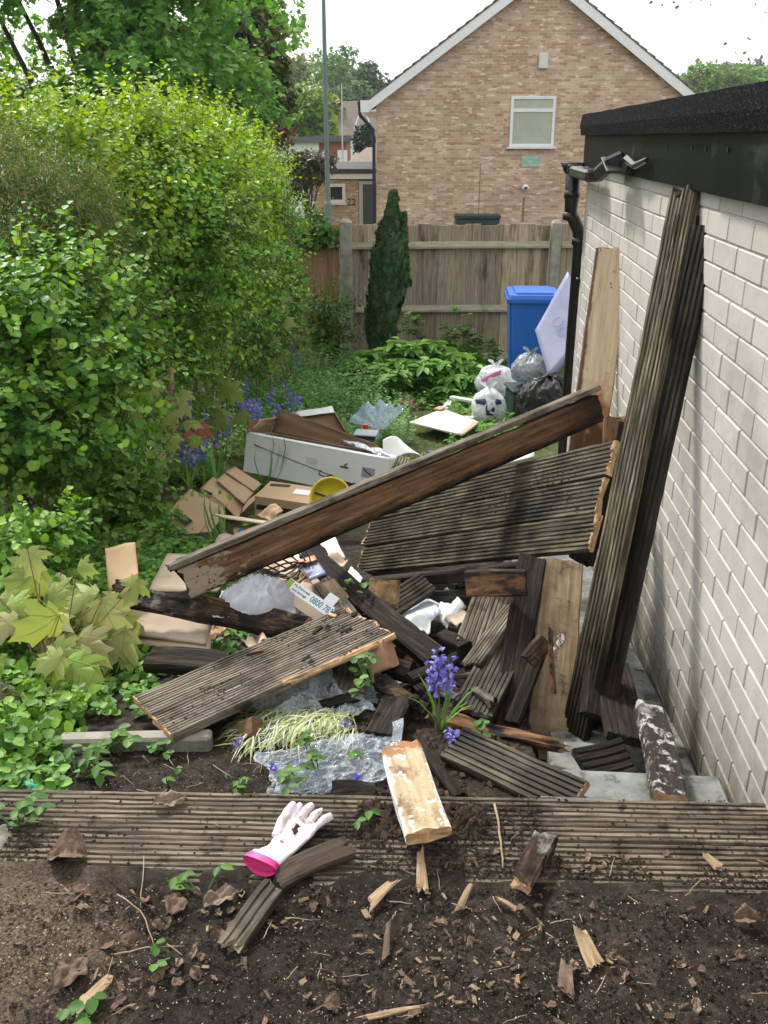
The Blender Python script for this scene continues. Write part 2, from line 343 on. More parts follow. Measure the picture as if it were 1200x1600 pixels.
# ------------------------------------------------------------ brick house with its gable to the garden
def brickmat(name, c1, c2, mortar, sc=1.0):
    m, nt, b = nodes(name); co = coords(nt, 'Object', False)
    mp = nt.nodes.new('ShaderNodeMapping'); mp.inputs['Rotation'].default_value = (R(-90), 0, 0); nt.links.new(co, mp.inputs[0])
    sp = nt.nodes.new('ShaderNodeSeparateXYZ'); nt.links.new(co, sp.inputs[0]); cb = nt.nodes.new('ShaderNodeCombineXYZ')
    ad = nt.nodes.new('ShaderNodeMath'); ad.operation = 'ADD'; nt.links.new(sp.outputs[0], ad.inputs[0]); nt.links.new(sp.outputs[1], ad.inputs[1])
    nt.links.new(ad.outputs[0], cb.inputs[0]); nt.links.new(sp.outputs[2], cb.inputs[1])
    br = nt.nodes.new('ShaderNodeTexBrick'); nt.links.new(cb.outputs[0], br.inputs['Vector'])
    br.inputs['Scale'].default_value = 1; br.inputs['Brick Width'].default_value = .225*sc; br.inputs['Row Height'].default_value = .075*sc
    br.inputs['Mortar Size'].default_value = .006*sc; br.inputs['Mortar Smooth'].default_value = .2; br.inputs['Bias'].default_value = 0
    br.inputs['Color1'].default_value = c4(c1); br.inputs['Color2'].default_value = c4(c2); br.inputs['Mortar'].default_value = c4(mortar)
    col = mix(nt, ramp(nt, noise_(nt, co, .9, 5), [(.35, 0.), (.75, .55)]), br.outputs['Color'], (.24, .14, .085))
    # odd pale bricks: a coarse noise stretched like a brick
    k = ramp(nt, noise_(nt, cb.outputs[0], 3.2, 2, (1, 3.2, 1)), [(.6, 0.), (.64, .8)]); col = mix(nt, k, col, (.76, .62, .5))
    k = ramp(nt, noise_(nt, cb.outputs[0], 3.7, 2, (1, 3.2, 1), .5, 0), [(.32, .7), (.37, 0.)]); col = mix(nt, k, col, (.26, .15, .09))
    nt.links.new(col, b.inputs['Base Color']); b.inputs['Roughness'].default_value = .92; b.inputs['Specular IOR Level'].default_value = .2
    bump(nt, br.outputs['Fac'], -.5, .006, b); return m
M_brick = brickmat('buff_brick', (.42, .265, .175), (.68, .495, .37), (.6, .5, .41))
M_tile = mat('roof_tiles', [(.3, (.1, .085, .075)), (.7, (.2, .17, .14))], 4, rough=.9, over=[((.13, .14, .06), 2.5, .55, .7)])
HF = 26.0
hl = at(588, 250, HF).x; hr = at(1084, 150, HF).x; hx = (hl+hr)/2; hw = (hr-hl)/2
ze = at(588, 152, HF).z; zb = -1.05; rise = hw*.70; DEP = 9.0
house = empty('brick_house', (hx, HF, zb), 'buff brick house with its gable end facing the garden behind the fence', 'house')
H = MB(); e = ze-zb
H.add([(-hw, 0, 0), (hw, 0, 0), (hw, 0, e), (0, 0, e+rise), (-hw, 0, e), (-hw, DEP, 0), (hw, DEP, 0), (hw, DEP, e), (0, DEP, e+rise), (-hw, DEP, e)],
      [(0, 1, 2, 3, 4), (9, 8, 7, 6, 5), (0, 4, 9, 5), (1, 6, 7, 2), (2, 7, 8, 3), (3, 8, 9, 4)])
H.build('wall', M_brick, house)
rl = math.hypot(hw, rise); ra = math.atan2(rise, hw)
for s in (-1, 1):     # two roof slopes, stepped tile courses
    rb = MB(); M = Matrix.Translation((0, 0, e+rise+.03)) @ Matrix.Rotation(s*ra, 4, 'Y')
    nc = 20; L = rl+.42
    for i in range(nc):
        a, c = L*i/nc, L*(i+1)/nc+.03; x0, x1 = (a, c) if s > 0 else (-c, -a)
        V = [(x, y, z) for y in (-.24, DEP+.2) for x, z in ((x0, .05 if s > 0 else .085), (x1, .085 if s > 0 else .05), (x1, .02), (x0, .02))]
        rb.add(V, [(0, 1, 2, 3), (7, 6, 5, 4), (0, 4, 5, 1), (1, 5, 6, 2), (2, 6, 7, 3), (3, 7, 4, 0)], 0, M)
    rf = rb.build('roof', M_tile, house)
    bb = MB(); x0, x1 = (0, L-.02) if s > 0 else (-L+.02, 0)
    bb.box(x0, x1, -.23, -.2, -.19, .018, M)
    bb.box(s*(hw+.37)-.2, s*(hw+.37)+.03 if s > 0 else s*(hw+.37)+.2, -.26, -.232, e-.36, e-.08) if s > 0 else bb.box(-(hw+.37)-.03, -(hw+.37)+.2, -.26, -.232, e-.36, e-.08)
    bb.build('bargeboard', M_white, house)
    so_ = MB(); xa, xb = (hw-.0, hw+.33) if s > 0 else (-hw-.33, -hw)
    so_.box(xa, xb, -.2, DEP, e-.34, e-.3); so_.build('soffit', M_white, house)
    gt = MB(); gx = s*(hw+.43)
    gt.tube([(gx, -.24, e-.15), (gx, DEP, e-.15)], .055, 8); gt.build('gutter', M_blackp, house)
g = MB(); g.tube([(-hw-.43, -.12, e-.15), (-hw-.42, -.12, e-.42), (-hw-.1, -.12, e-.75), (-hw-.06, -.12, e-.95), (-hw-.06, -.12, 0)], .045, 8)
g.build('downpipe', plain('navy_pipe', (.012, .016, .028), .4), house)
def window(x0, x1, z0, z1, par, y=0., trans=True, glass=M_curtain, fr=.07, vs=None):
    f = MB(); f.box(x0, x1, y-.05, y+.02, z1-fr, z1); f.box(x0, x1, y-.05, y+.02, z0, z0+fr); f.box(x0, x0+fr, y-.049, y+.02, z0+fr, z1-fr); f.box(x1-fr, x1, y-.049, y+.02, z0+fr, z1-fr)
    if trans: zt = z1-(z1-z0)*.27; f.box(x0+fr, x1-fr, y-.048, y+.02, zt-.05, zt+.03)
    o = f.build('window', M_white, par)
    p = MB(); p.box(x0+fr*.8, x1-fr*.8, y-.02, y-.01, z0+fr*.8, z1-fr*.8); p.build('pane', glass, o)
    s_ = MB(); s_.box(x0-.07, x1+.07, y-.12, y-.002, z0-.05, z0-.003); s_.build('sill', M_white, o)
    return o
def hp(px, py, F=HF): p = at(px, py, F); return p.x-hx, p.z-zb
x0, z1 = hp(799, 150); x1, z0 = hp(864, 229); window(x0, x1, z0, z1, house, 0)
a, c = hp(842, 83); MB().box(a, a+.24, -.1, -.004, c-.36, c, bev=.02).build('alarm_box', plain('cream_plastic', (.66, .66, .6), .4), house)
x0, z1 = hp(815, 243); x1, z0 = hp(842, 260)
M_sign = mat('faded_green_sign', [(.3, (.25, .42, .33)), (.7, (.32, .5, .4))], 12, rough=.5, bmp=0)
sg = MB().box(x0, x1, -.025, -.003, z0, z1).build('sign', M_sign, house)
def text(body, size, m, par, M, ext=.001, sx=1.0, name='lettering'):
    cu = bpy.data.curves.new(name, 'FONT'); cu.body = body; cu.size = size; cu.extrude = ext; cu.align_x = 'CENTER'; cu.align_y = 'CENTER'; cu.resolution_u = 3
    t = bpy.data.objects.new(name, cu); scene.collection.objects.link(t)
    dg = bpy.context.evaluated_depsgraph_get(); me = bpy.data.meshes.new_from_object(t.evaluated_get(dg)); me.name = name
    bpy.data.objects.remove(t)
    if sx != 1:
        for v in me.vertices: v.co.x *= sx
    me.materials.clear(); return new(name, me, m, par, M)
M_ink = plain('black_ink', (.015, .015, .015), .7); M_wink = plain('white_ink', (.75, .78, .74), .6)
UP = Matrix.Rotation(R(90), 4, 'X')
for i, (s_, sc_) in enumerate((('NO CYCLING', .9), ('OR', 1), ('BALL GAMES', 1.0))):
    text(s_, .088, M_wink, sg, Matrix.Translation(((x0+x1)/2, -.028, z1-.055-i*.098)) @ UP, .001, sc_*.85)
a, c = hp(820, 293); cb_ = MB(); Ml = Matrix.Translation((a, -.1, c)) @ Matrix.Rotation(R(80), 4, 'X')
cb_.lathe([(0, .1), (.05, .095), (.085, .06), (.09, 0), (.085, -.05), (.05, -.1), (0, -.1)], 16, Ml); cb_.build('security_camera', M_white, house, smooth=True)
cb2 = MB(); cb2.lathe([(0, .03), (.04, .03), (.045, 0), (0, 0)], 12, Matrix.Translation((a, -.2, c-.01)) @ Matrix.Rotation(R(80), 4, 'X')); cb2.build('lens', M_blackp, house)
MB().box(a-.035, a+.015, -.006, -.003, c-.85, c-.25).build('rust_stain', mat('rusty_stain', [(.3, (.22, .1, .045)), (.7, (.3, .18, .1))], 12, bmp=0), house)
a, c = hp(748, 330); MB().box(a-.008, a+.008, -.006, -.003, 0, c+1.2).build('movement_joint', plain('joint_sealant', (.16, .12, .09)), house)
# porch on the left flank
PF = 31.0
px0, px1 = at(489, 300, PF).x, at(592, 300, PF).x+.8; pzt = at(540, 281, PF).z
porch = empty('entrance_porch', (px0, PF, zb), 'flat roofed brick porch numbered 22 on the left flank of the brick house', 'porch')
def pp(px, py): p = at(px, py, PF); return p.x-px0, p.z-zb
pw = px1-px0; ph = pzt-zb
dx0 = pp(560, 300)[0]; wx0, wz1 = pp(511, 284); wx1, wz0 = pp(540, 317)
P_ = MB(); P_.box(0, dx0, 0, 2.5, 0, ph); P_.box(dx0, pw, .06, 2.5, 0, ph-.02); P_.build('wall', M_brick, porch)
window(wx0, wx1, wz0, wz1-.05, porch, 0, False, M_glassd, .1)
MB().box(-.12, pw, -.15, 2.6, ph+.03, ph+.19).build('fascia', M_white, porch)
rr = MB(); hh_ = ph+.2; rr.add([(-.16, -.2, hh_), (pw, -.2, hh_), (pw, -.2, hh_+.13), (-.16, -.2, hh_+.13), (.3, 1.7, hh_+.3), (pw, 1.7, hh_+.3), (.3, 2.6, hh_), (pw, 2.6, hh_)], [(0, 1, 2, 3), (3, 2, 5, 4), (4, 5, 7, 6), (0, 3, 4, 6)])
rr.build('roof', mat('roof_felt', [(.3, (.03, .03, .032)), (.7, (.08, .08, .078))], 6), porch)
M_grey = plain('pale_grey_upvc', (.55, .57, .62), .4)
dr = MB(); dz = ph-.03; dr.box(dx0+.02, dx0+.14, -.03, .05, 0, dz); dr.box(dx0+.14, pw-.06, -.03, .05, dz-.1, dz); dr.box(dx0+.14, pw-.06, -.02, .05, .75, .95); dr.box(dx0+.14, pw-.06, -.02, .05, 0, .1)
d_ = dr.build('door', M_grey, porch)
MB().box(dx0+.14, pw-.06, .0, .02, .1, dz-.1).build('pane', plain('door_glass', (.09, .11, .12), .15, .7), d_)
MB().box(dx0+.35, dx0+.75, -.028, -.02, .82, .88).build('letter_plate', M_steel, d_)
a, c = pp(549, 316); text('22', .3, M_ink, porch, Matrix.Translation((a, -.012, c)) @ UP, .008, name='house_number')
# tiled lean-to roof standing behind the porch
q0 = at(528, 275, 36.); q1 = at(590, 275, 36.)
og = empty('tiled_outbuilding', (q0.x, 36, zb), 'low outbuilding with a brown tiled roof just behind the porch', 'outbuilding')
zz = q0.z-zb; wv = q1.x-q0.x+3; zt = at(545, 230, 40.).z-zb
MB().box(0, wv, 0, 7, 0, zz).build('wall', M_brick, og)
t_ = MB(); t_.add([(-.3, -.3, zz), (wv, -.3, zz), (wv, 4, zt), (1.0, 4, zt), (-.3, 7.3, zz), (wv, 7.3, zz), (-.3, -.3, zz-.12), (wv, -.3, zz-.12)], [(0, 1, 2, 3), (3, 2, 5, 4), (0, 3, 4), (6, 7, 1, 0)])
t_.build('roof', mat('brown_roof_tiles', [(.3, (.13, .1, .085)), (.7, (.24, .19, .165))], 9, (1, 3, 3), .9, island=0), og)
# green cabinet showing above the fence
a = at(711, 336, 24.); c = at(783, 336, 24.)
cab = empty('utility_cabinet', ((a.x+c.x)/2, 24, gz(0, 24)), 'dark green cabinet standing behind the fence against the brick house', 'cabinet')
hw2 = (c.x-a.x)/2; hz = a.z-cab.location.z
M_dgreen = plain('dark_green_paint', (.018, .04, .04), .5)
MB().box(-hw2+.03, hw2-.03, 0, .5, 0, hz-.1, bev=.01).build('body', M_dgreen, cab); MB().box(-hw2, hw2, -.03, .53, hz-.1, hz, bev=.02).build('lid', M_dgreen, cab)
# far houses
def farhouse(name, label, px0, px1, ptop, pbot, F, wall, roofm, deep=8, rise=0, split=None, hip=False):
    A = at(px0, pbot, F); B = at(px1, ptop, F); ww = B.x-A.x; base = gz(A.x, F)-3
    r = empty(name, (A.x, F, base), label, 'house'); hh = B.z-base
    MB().box(0, ww, 0, deep, 0, hh).build('wall', wall, r)
    if rise:
        i = ww*.25 if hip else 0
        q = MB(); q.add([(-.4, -.4, hh), (ww+.4, -.4, hh), (ww+.4-i, deep/2, hh+rise), (-.4+i, deep/2, hh+rise), (-.4, deep+.4, hh), (ww+.4, deep+.4, hh)], [(0, 1, 2, 3), (3, 2, 5, 4), (0, 3, 4), (1, 5, 2), (0, 4, 5, 1)])
        q.build('roof', roofm, r)
    else: MB().box(-.3, ww+.3, -.3, deep, hh, hh+.35).build('roof', roofm, r)
    return r, ww, hh
M_render = plain('white_render', (.72, .72, .7), .8); M_redbrick = mat('red_brick', [(.3, (.24, .075, .05)), (.7, (.34, .12, .08))], 3, bmp=.2)
M_flat = plain('grey_roof', (.12, .12, .13), .8); M_rt = mat('red_roof_tiles', [(.3, (.085, .066, .052)), (.7, (.13, .105, .085))], 4)
M_glassm = plain('far_glass', (.12, .15, .17), .1, .8)
r, ww, hh = farhouse('white_rendered_house', 'white rendered house with a flat grey roof beyond the hedge', 452, 498, 223, 260, 62, M_render, M_flat)
for k in (.12, .72): MB().box(ww*k, ww*k+.7, -.06, 0-.01, hh-1.35, hh-.55).build('window', M_glassm, r)
r, ww, hh = farhouse('red_brick_house', 'red brick house joined to the white rendered house', 499, 541, 221, 260, 62.4, M_redbrick, M_flat)
for k in (.12, .68, .86):
    o = MB().box(ww*k, ww*k+.3, -.08, -.02, hh-1.3, hh-.5).build('window', M_white, r)
r, ww, hh = farhouse('hipped_roof_house', 'white house with a large brown hipped roof on the slope left of the gable', 519, 600, 215, 240, 95, M_render, M_rt, 12, 3.4, hip=True)
g_ = MB(); g_.add([(ww*.42, -.6, hh+.8), (ww*.6, -.6, hh+3.1), (ww*.78, -.6, hh+.8), (ww*.78, -.45, hh+.8), (ww*.6, -.45, hh+3.1), (ww*.42, -.45, hh+.8), (ww*.45, -.62, hh+.8), (ww*.6, -.62, hh+2.8), (ww*.75, -.62, hh+.8)], [(0, 6, 7, 1), (1, 7, 8, 2), (0, 1, 4, 5), (1, 2, 3, 4)])
g_.build('dormer_edge', M_white, r)

# street lamps
def lamp(px, F, label, ytop, rb, rt, m, group=None, lean=0):
    p = at(px, 345 if F < 30 else 215, F); base = gz(p.x, F)-.0
    r = empty('street_lamp', (p.x, F, base), label, 'lamp post', group); H_ = at(px, ytop, F).z-base
    if H_ > 0:
        h1 = at(px, 318, F).z-base if F < 30 else 1.2
        MB().tube([(0, 0, 0), (0, 0, h1), (0, 0, h1+.05)], [rb, rb, rt*1.2], 12).build('base', m, r)
        MB().tube([(0, 0, h1+.02), (lean*.5, 0, (H_+h1)/2), (lean, 0, H_)], [rt*1.15, rt, rt*.6], 12).build('pole', m, r)
        if F > 30: return r
        hd = MB(); hd.tube([(lean, 0, H_-.05), (lean+.25, 0, H_+.12), (lean+.7, 0, H_+.16)], [rt*.6, rt*.55, rt*.5], 8); hd.build('arm', m, r)
        hb = MB(); hb.box(lean+.65, lean+1.15, -.12, .12, H_+.1, H_+.22, bev=.04); hb.build('lantern', m, r)
    return r
lamp(513, 22.5, 'tall grey green lamp post rising behind the fence in front of the porch', -160, .085, .05, plain('grey_green_paint', (.17, .22, .19), .5))
lamp(535, 60, 'thin pale lamp post in front of the hipped roof house', 130, .06, .05, plain('pale_paint', (.5, .5, .48), .5), 'far lamp posts')
lamp(424, 55, 'thin pale lamp post left of the round lime green tree', 145, .06, .05, plain('pale_paint2', (.5, .5, .48), .5), 'far lamp posts')

# ------------------------------------------------------------ garage with painted brick wall
C0 = wp(5.51); ux = Vector((-SC, -1, 0)).normalized(); GWM = Matrix((ux, Vector((-ux.y, ux.x, 0))*-1, Vector((0, 0, 1)))).transposed().to_4x4()
# local x runs from far corner towards the camera, local -y... check the outward side
nrm = Vector((-1, SC, 0)).normalized()
GWM = Matrix((ux, -nrm, Vector((0, 0, 1)))).transposed().to_4x4(); GWM.translation = C0     # local y points INTO the garage
garage = empty('garage', GWM, 'white painted brick garage with black felt roof edge along the right', 'garage')
M_paint = mat('white_masonry_paint', [(.3, (.39, .37, .335)), (.7, (.46, .44, .4))], 7, rough=.75, over=[((.25, .235, .19), 1.7, .54, .78), ((.22, .2, .16), 9, .62, .75, (1, 1, .25)), ((.3, .27, .22), 40, .72, .76)], bmp=.5, bscale=30, bdist=.004, rnd=False, island=.05, splash=True)
def brickwall(L, z0, z1, M=None):
    w_ = MB(); w_.box(0, L, .0048, .11, z0, z1, M); i = 0; z = z1
    while z > z0:
        off = random.uniform(-.012, .012)+(0 if i % 2 else -.1125); x = off
        while x < L:
            a_, c_ = max(x, 0), min(x+.2205, L)
            if c_-a_ > .03:
                j = random.uniform(-.0014, .0016); t_ = random.uniform(-.0008, .0008)
                w_.box(a_, c_, j, .02, max(z0, z-.0655+t_), z-.0, M, bev=.0032)
            x += .225
        z -= .0705; i += 1
    return w_
brickwall(5.6, .3, 2.675).build('wall', M_paint, garage, fix=False)
brickwall(3.4, .3, 2.675, Matrix.Rotation(R(90), 4, 'Z') @ Matrix.Scale(-1, 4, (0, 1, 0))).build('end_wall', M_paint, garage)
MB().box(-.0, 5.6, -.012, .008, .3, 1.0, None).build('plinth', M_conc, garage) if 0 else None
M_fascia = mat('black_gloss_fascia', [(.3, (.004, .0045, .0048)), (.7, (.009, .0095, .01))], 3, rough=.42, over=[((.2, .2, .18), 6, .7, .78, (1, 3, 1)), ((.08, .085, .075), 2.2, .6, .8)], bmp=.15, spec=.06)
fs = MB(); fs.box(-.03, 2.79, -.028, -.004, 2.655, 2.815); fs.box(2.792, 5.6, -.034, -.004, 2.655, 2.815); fs.box(-.03, -.006, -.003, 3.4, 2.655, 2.815)
fs.build('fascia', M_fascia, garage)
M_felt = mat('mineral_felt', [(.35, (.002, .002, .0025)), (.57, (.006, .006, .007)), (.68, (.1, .1, .11))], 220, rough=.9, bmp=1., bscale=260, bdist=.004, spec=.04)
ft = MB()
nn = 60
for i in range(nn):    # felt edge droops unevenly
    pass
V = []; F = []
for i in range(nn+1):
    x = -.05+5.65*i/nn; dr_ = .006*noise.noise(Vector((x*2.5, 0, 0)))
    for y, z in ((-.05, 2.812+dr_), (-.058, 2.86), (-.05, 2.918+dr_*.5), (-.02, 2.922), (3.5, 2.93)): V.append((x, y, z))
for i in range(nn):
    for j in range(4): F.append((i*5+j, i*5+j+1, (i+1)*5+j+1, (i+1)*5+j))
F.append((0, 1, 2, 3, 4)); V += [(-.05, 3.5, 2.812), (5.6, 3.5, 2.812)]; F.append((0, 4, len(V)-2))
ft.add(V, F); ft.build('roof', M_felt, garage, smooth=False, fix=False)
# screws left in the fascia
sc_ = MB()
for x in (.75, 1.3, 1.75, 2.2, 2.55, 2.72, 2.95, 3.3, 3.9): sc_.box(x, x+.012, -.038, -.0345, 2.765, 2.777)
sc_.build('screw', M_blackp, garage)
gl = MB()     # remains of the gutter: hopper, stub and twisted bracket
gl.box(-.13, .06, -.12, -.03, 2.615, 2.665, bev=.01); gl.box(.06, .78, -.115, -.04, 2.6, 2.655, bev=.012)
gt_ = gl.build('gutter', M_blackp, garage)
gb = MB(); gb.box(0, .34, -.05, .03, -.035, .03, Matrix.Translation((1.2, -.085, 2.665)) @ Matrix.Rotation(R(-9), 4, 'Y') @ Matrix.Rotation(R(25), 4, 'X'), bev=.012)
gb.box(0, .2, -.05, .01, 0, .012, Matrix.Translation((1.42, -.09, 2.715)) @ Matrix.Rotation(R(14), 4, 'Y'), bev=.003)
gb.tube([(1.5, -.06, 2.69), (1.6, -.06, 2.72), (1.75, -.055, 2.70), (1.95, -.05, 2.725)], [.03, .018, .014, .01], 6)
gb.build('broken_gutter', M_blackp, garage)
dp = MB(); dp.tube([(-.05, -.075, 2.67), (-.05, -.075, 2.48), (-.05, -.075, 2.4), (-.055, -.02, 2.3), (-.06, -.01, 2.2), (-.06, -.01, .45)], [.045, .04, .037, .037, .036, .036], 14)
for z in (2.5, 2.38, 2.24): dp.lathe([(.036, z-.022), (.044, z-.02), (.044, z+.02), (.036, z+.022)], 16, Matrix.Translation((-.05 if z > 2.3 else -.06, -.075 if z > 2.3 else -.012, 0)))
dp.lathe([(.03, 2.6), (.055, 2.62), (.075, 2.67), (.07, 2.672), (.05, 2.63)], 16, Matrix.Translation((-.05, -.075, 0)))
dp.box(-.12, .03, -.02, .0, 2.02, 2.04); dp.build('downpipe', M_blackp, garage, smooth=True)

# ------------------------------------------------------------ fence
FF = 11.9
fz = at(600, 351, FF).z
x_l, xp1, xp2 = at(380, 400, FF).x, at(541, 400, FF).x, at(866, 400, FF).x
fence = empty('garden_fence', (xp1, FF, .0), 'weathered close board fence with concrete posts across the end of the garden', 'fence')
def panel(x0, x1, m, dz=0.):
    p = MB(); x = x0; q_ = 0
    while x < x1:
        q_ += 1
        wd = random.uniform(.08, .12); j = random.uniform(-.012, .012)
        p.box(x+.002, min(x+wd+.012, x1), -.012+(q_ % 2)*.008+random.uniform(0, .004), .018, -.1, fz+dz+j, Matrix.Rotation(R(4), 4, 'Z') if 0 else None)
        # feather edge: thin overlapping lip
        x += wd
    o = p.build('panel', m, fence, Matrix.Translation((-xp1, 0, 0)))
    for px_, z in ((0, at(600, 383, FF).z), (1, at(600, 482, FF).z), (2, .15)):
        rl_ = MB(); zt = z+random.uniform(-.01, .01)
        V = []
        for x_, zz_ in ((x0, zt), (x0+(x1-x0)*.5, zt+.01), (x1, zt+random.uniform(0, .03))):
            V += [(x_, -.007, zz_-.045), (x_, -.075, zz_-.035), (x_, -.075, zz_-.01), (x_, -.007, zz_+.045)]
        rl_.add(V, [(0, 1, 2, 3), (8, 11, 10, 9)]+[(i*4+j, i*4+(j+1) % 4, (i+1)*4+(j+1) % 4, (i+1)*4+j) for i in (0, 1) for j in range(4)])
        rl_.build('rail', M_rail, o)
panel(xp1+.07, xp2-.07, M_fence); panel(x_l-1.2, xp1-.09, M_fence2, -.0); panel(xp2+.07, xp2+2.6, M_fence)
for x, h_, tw in ((xp1, fz+.06, .155), (xp2, fz+.05, .12), (xp2+2.7, fz+.04, .13)):
    p = MB(); p.box(-tw/2, tw/2, -.1, .04, -.1, h_-.03, bev=.012)
    p.add([(-tw/2, -.1, h_-.03), (tw/2, -.1, h_-.03), (tw/2, .04, h_-.03), (-tw/2, .04, h_-.03), (-tw/4, -.06, h_+.01), (tw/4, -.06, h_+.01), (tw/4, .0, h_+.01), (-tw/4, .0, h_+.01)], [(0, 1, 5, 4), (1, 2, 6, 5), (2, 3, 7, 6), (3, 0, 4, 7), (4, 5, 6, 7)])
    p.build('post', M_conc, fence, Matrix.Translation((x-xp1, 0, 0)))
# ------------------------------------------------------------ timber
def beam(L, w, t, ridges=0, rough=.0035, ragA=.01, ragB=.01, warp=.006, seg=None, seed=0, taper=0, depth=.0032, rot=0.):
    """a plank: x along its length (0..L), y across (-w/2..w/2), top at z=0; ridged on top if asked"""
    rs = random.Random(seed); o3 = Vector((seed*3.7, seed*1.3, seed*.7))
    prof = []
    if ridges:
        p = w/ridges
        for i in range(ridges):
            y = -w/2+p*i
            prof += [(y+p*.04, -depth), (y+p*.2, 0), (y+p*.72, 0), (y+p*.88, -depth)]
    else:
        k = 7; prof = [(-w/2, -min(.006, t*.2))]+[(-w/2+.006+(w-.012)*i/k, 0) for i in range(k+1)]+[(w/2, -min(.006, t*.2))]
    nt_ = len(prof); prof += [(w/2, -t*.5), (w/2, -t+.003), (w/2-.004, -t), (0, -t), (-w/2+.004, -t), (-w/2, -t+.003), (-w/2, -t*.5)]
    n = len(prof); seg = seg or max(8, int(L/.03)); rough = rough if not ridges else min(rough, .002); V = []; F = []; mi = []
    ea = [rs.uniform(0, 1) for _ in prof]; eb = [rs.uniform(0, 1) for _ in prof]
    for i in range(seg+1):
        u = i/seg
        for j, (y, z) in enumerate(prof):
            x = u*L
            if i == 0: x += ragA*(ea[j]*.5+.8*noise.noise(Vector((y*30, z*30, seed))))
            if i == seg: x -= ragB*(eb[j]*.5+.8*noise.noise(Vector((y*30, z*30, seed+9))))
            p_ = Vector((x*9, y*24, z*24))+o3; q = noise.noise(p_)
            dz = rough*q+rough*.6*noise.noise(p_*3); dy = rough*noise.noise(p_+Vector((9, 9, 9)))*(1 if abs(y) > w*.4 else .15)
            if rot:
                e_ = noise.noise(Vector((x*5, y*9, z*9))+o3)
                if e_ > .05: dz += (-rot if z > -t*.6 else rot)*(e_-.05)*2.2; dy += -math.copysign(1, y)*rot*(e_-.05)*1.4*(1 if abs(y) > w*.4 else 0)
            sc = 1-taper*u
            V.append((x, y*sc+dy+warp*math.sin(u*2.6+seed), z+dz+warp*.7*math.sin(u*3.1+seed*2)))
    for i in range(seg):
        for j in range(n): F.append((i*n+j, (i+1)*n+j, (i+1)*n+(j+1) % n, i*n+(j+1) % n)); mi.append(0)
    for base, rev in ((0, 0), (seg*n, 1)):
        # end caps: quads between top points and the underside
        c_ = len(V); V.append(tuple(sum(V[base+j][a] for j in range(n))/n for a in range(3)))
        for j in range(n):
            f = (base+j, base+(j+1) % n, c_); F.append(f[::-1] if rev else f); mi.append(1)
    m = MB(); m.v = V; m.f = F; m.m = mi
    return m
_pl = [0]
def plank(label, A, B, n, w=.145, t=.028, ridges=0, m=M_deck, e=None, name='deck_board', cat='board', group=None, parent=None, align=0., **k):
    _pl[0] += 1; A = Vector(A); B = Vector(B); L = (B-A).length
    mw = frame(A, n, B-A)
    if 'seed' not in k: k['seed'] = _pl[0]
    b = beam(L, w, t, ridges, **k); o = b.build(name, [m, e or m], parent, mw, fix=True)
    if parent is None: tag(o, label, cat, group)
    return o
def section(label, P00, P10, P01, nb, name='decking_section', t=.028, ridges=10, m=M_deck, e=None, stag=None, lens=None, joists=(), group=None, gap=.004, flip=1, seed=0, jm=None, **k):
    """boards side by side: P00 start corner, P10 the other end of that edge, P01 start corner of the far edge"""
    P00, P10, P01 = Vector(P00), Vector(P10), Vector(P01); x = (P10-P00).normalized(); yv = P01-P00; yv = yv-yv.dot(x)*x
    W = yv.length; z = x.cross(yv).normalized(); y = yv.normalized()
    if z.z < 0 if flip else False: pass
    M = Matrix((x, y, z)).transposed().to_4x4(); M.translation = P00; L = (P10-P00).length
    # make sure the ridged side looks up / at the camera
    c_ = P00+x*L/2
    if z.dot(Vector((0, 0, EYE))-c_) < 0:
        M = Matrix((x, -y, -z)).transposed().to_4x4(); M.translation = P00+y*W
    r = empty(name, M, label, 'decking', group); bw = W/nb
    for i in range(nb):
        s0 = stag[i] if stag else 0; l_ = (lens[i] if lens else L)
        b = beam(l_, bw-gap, t, ridges, seed=seed+i+1, **k)
        b.build('deck_board', [m, e or m], r, Matrix.Translation((s0, bw*(i+.5), random.uniform(-.002, .002))))
    for q in joists:
        b = beam(W*1.02, .045, .09, 0, seed=seed+40, rough=.004)
        b.build('joist', [jm or M_dark]*2, r, Matrix.Translation((q*L, -.01*W, -t-.002)) @ Matrix.Rotation(R(90), 4, 'Z'))
    return r
UPV = Vector((0, 0, 1)); CAMV = Vector((0, -1, .35))

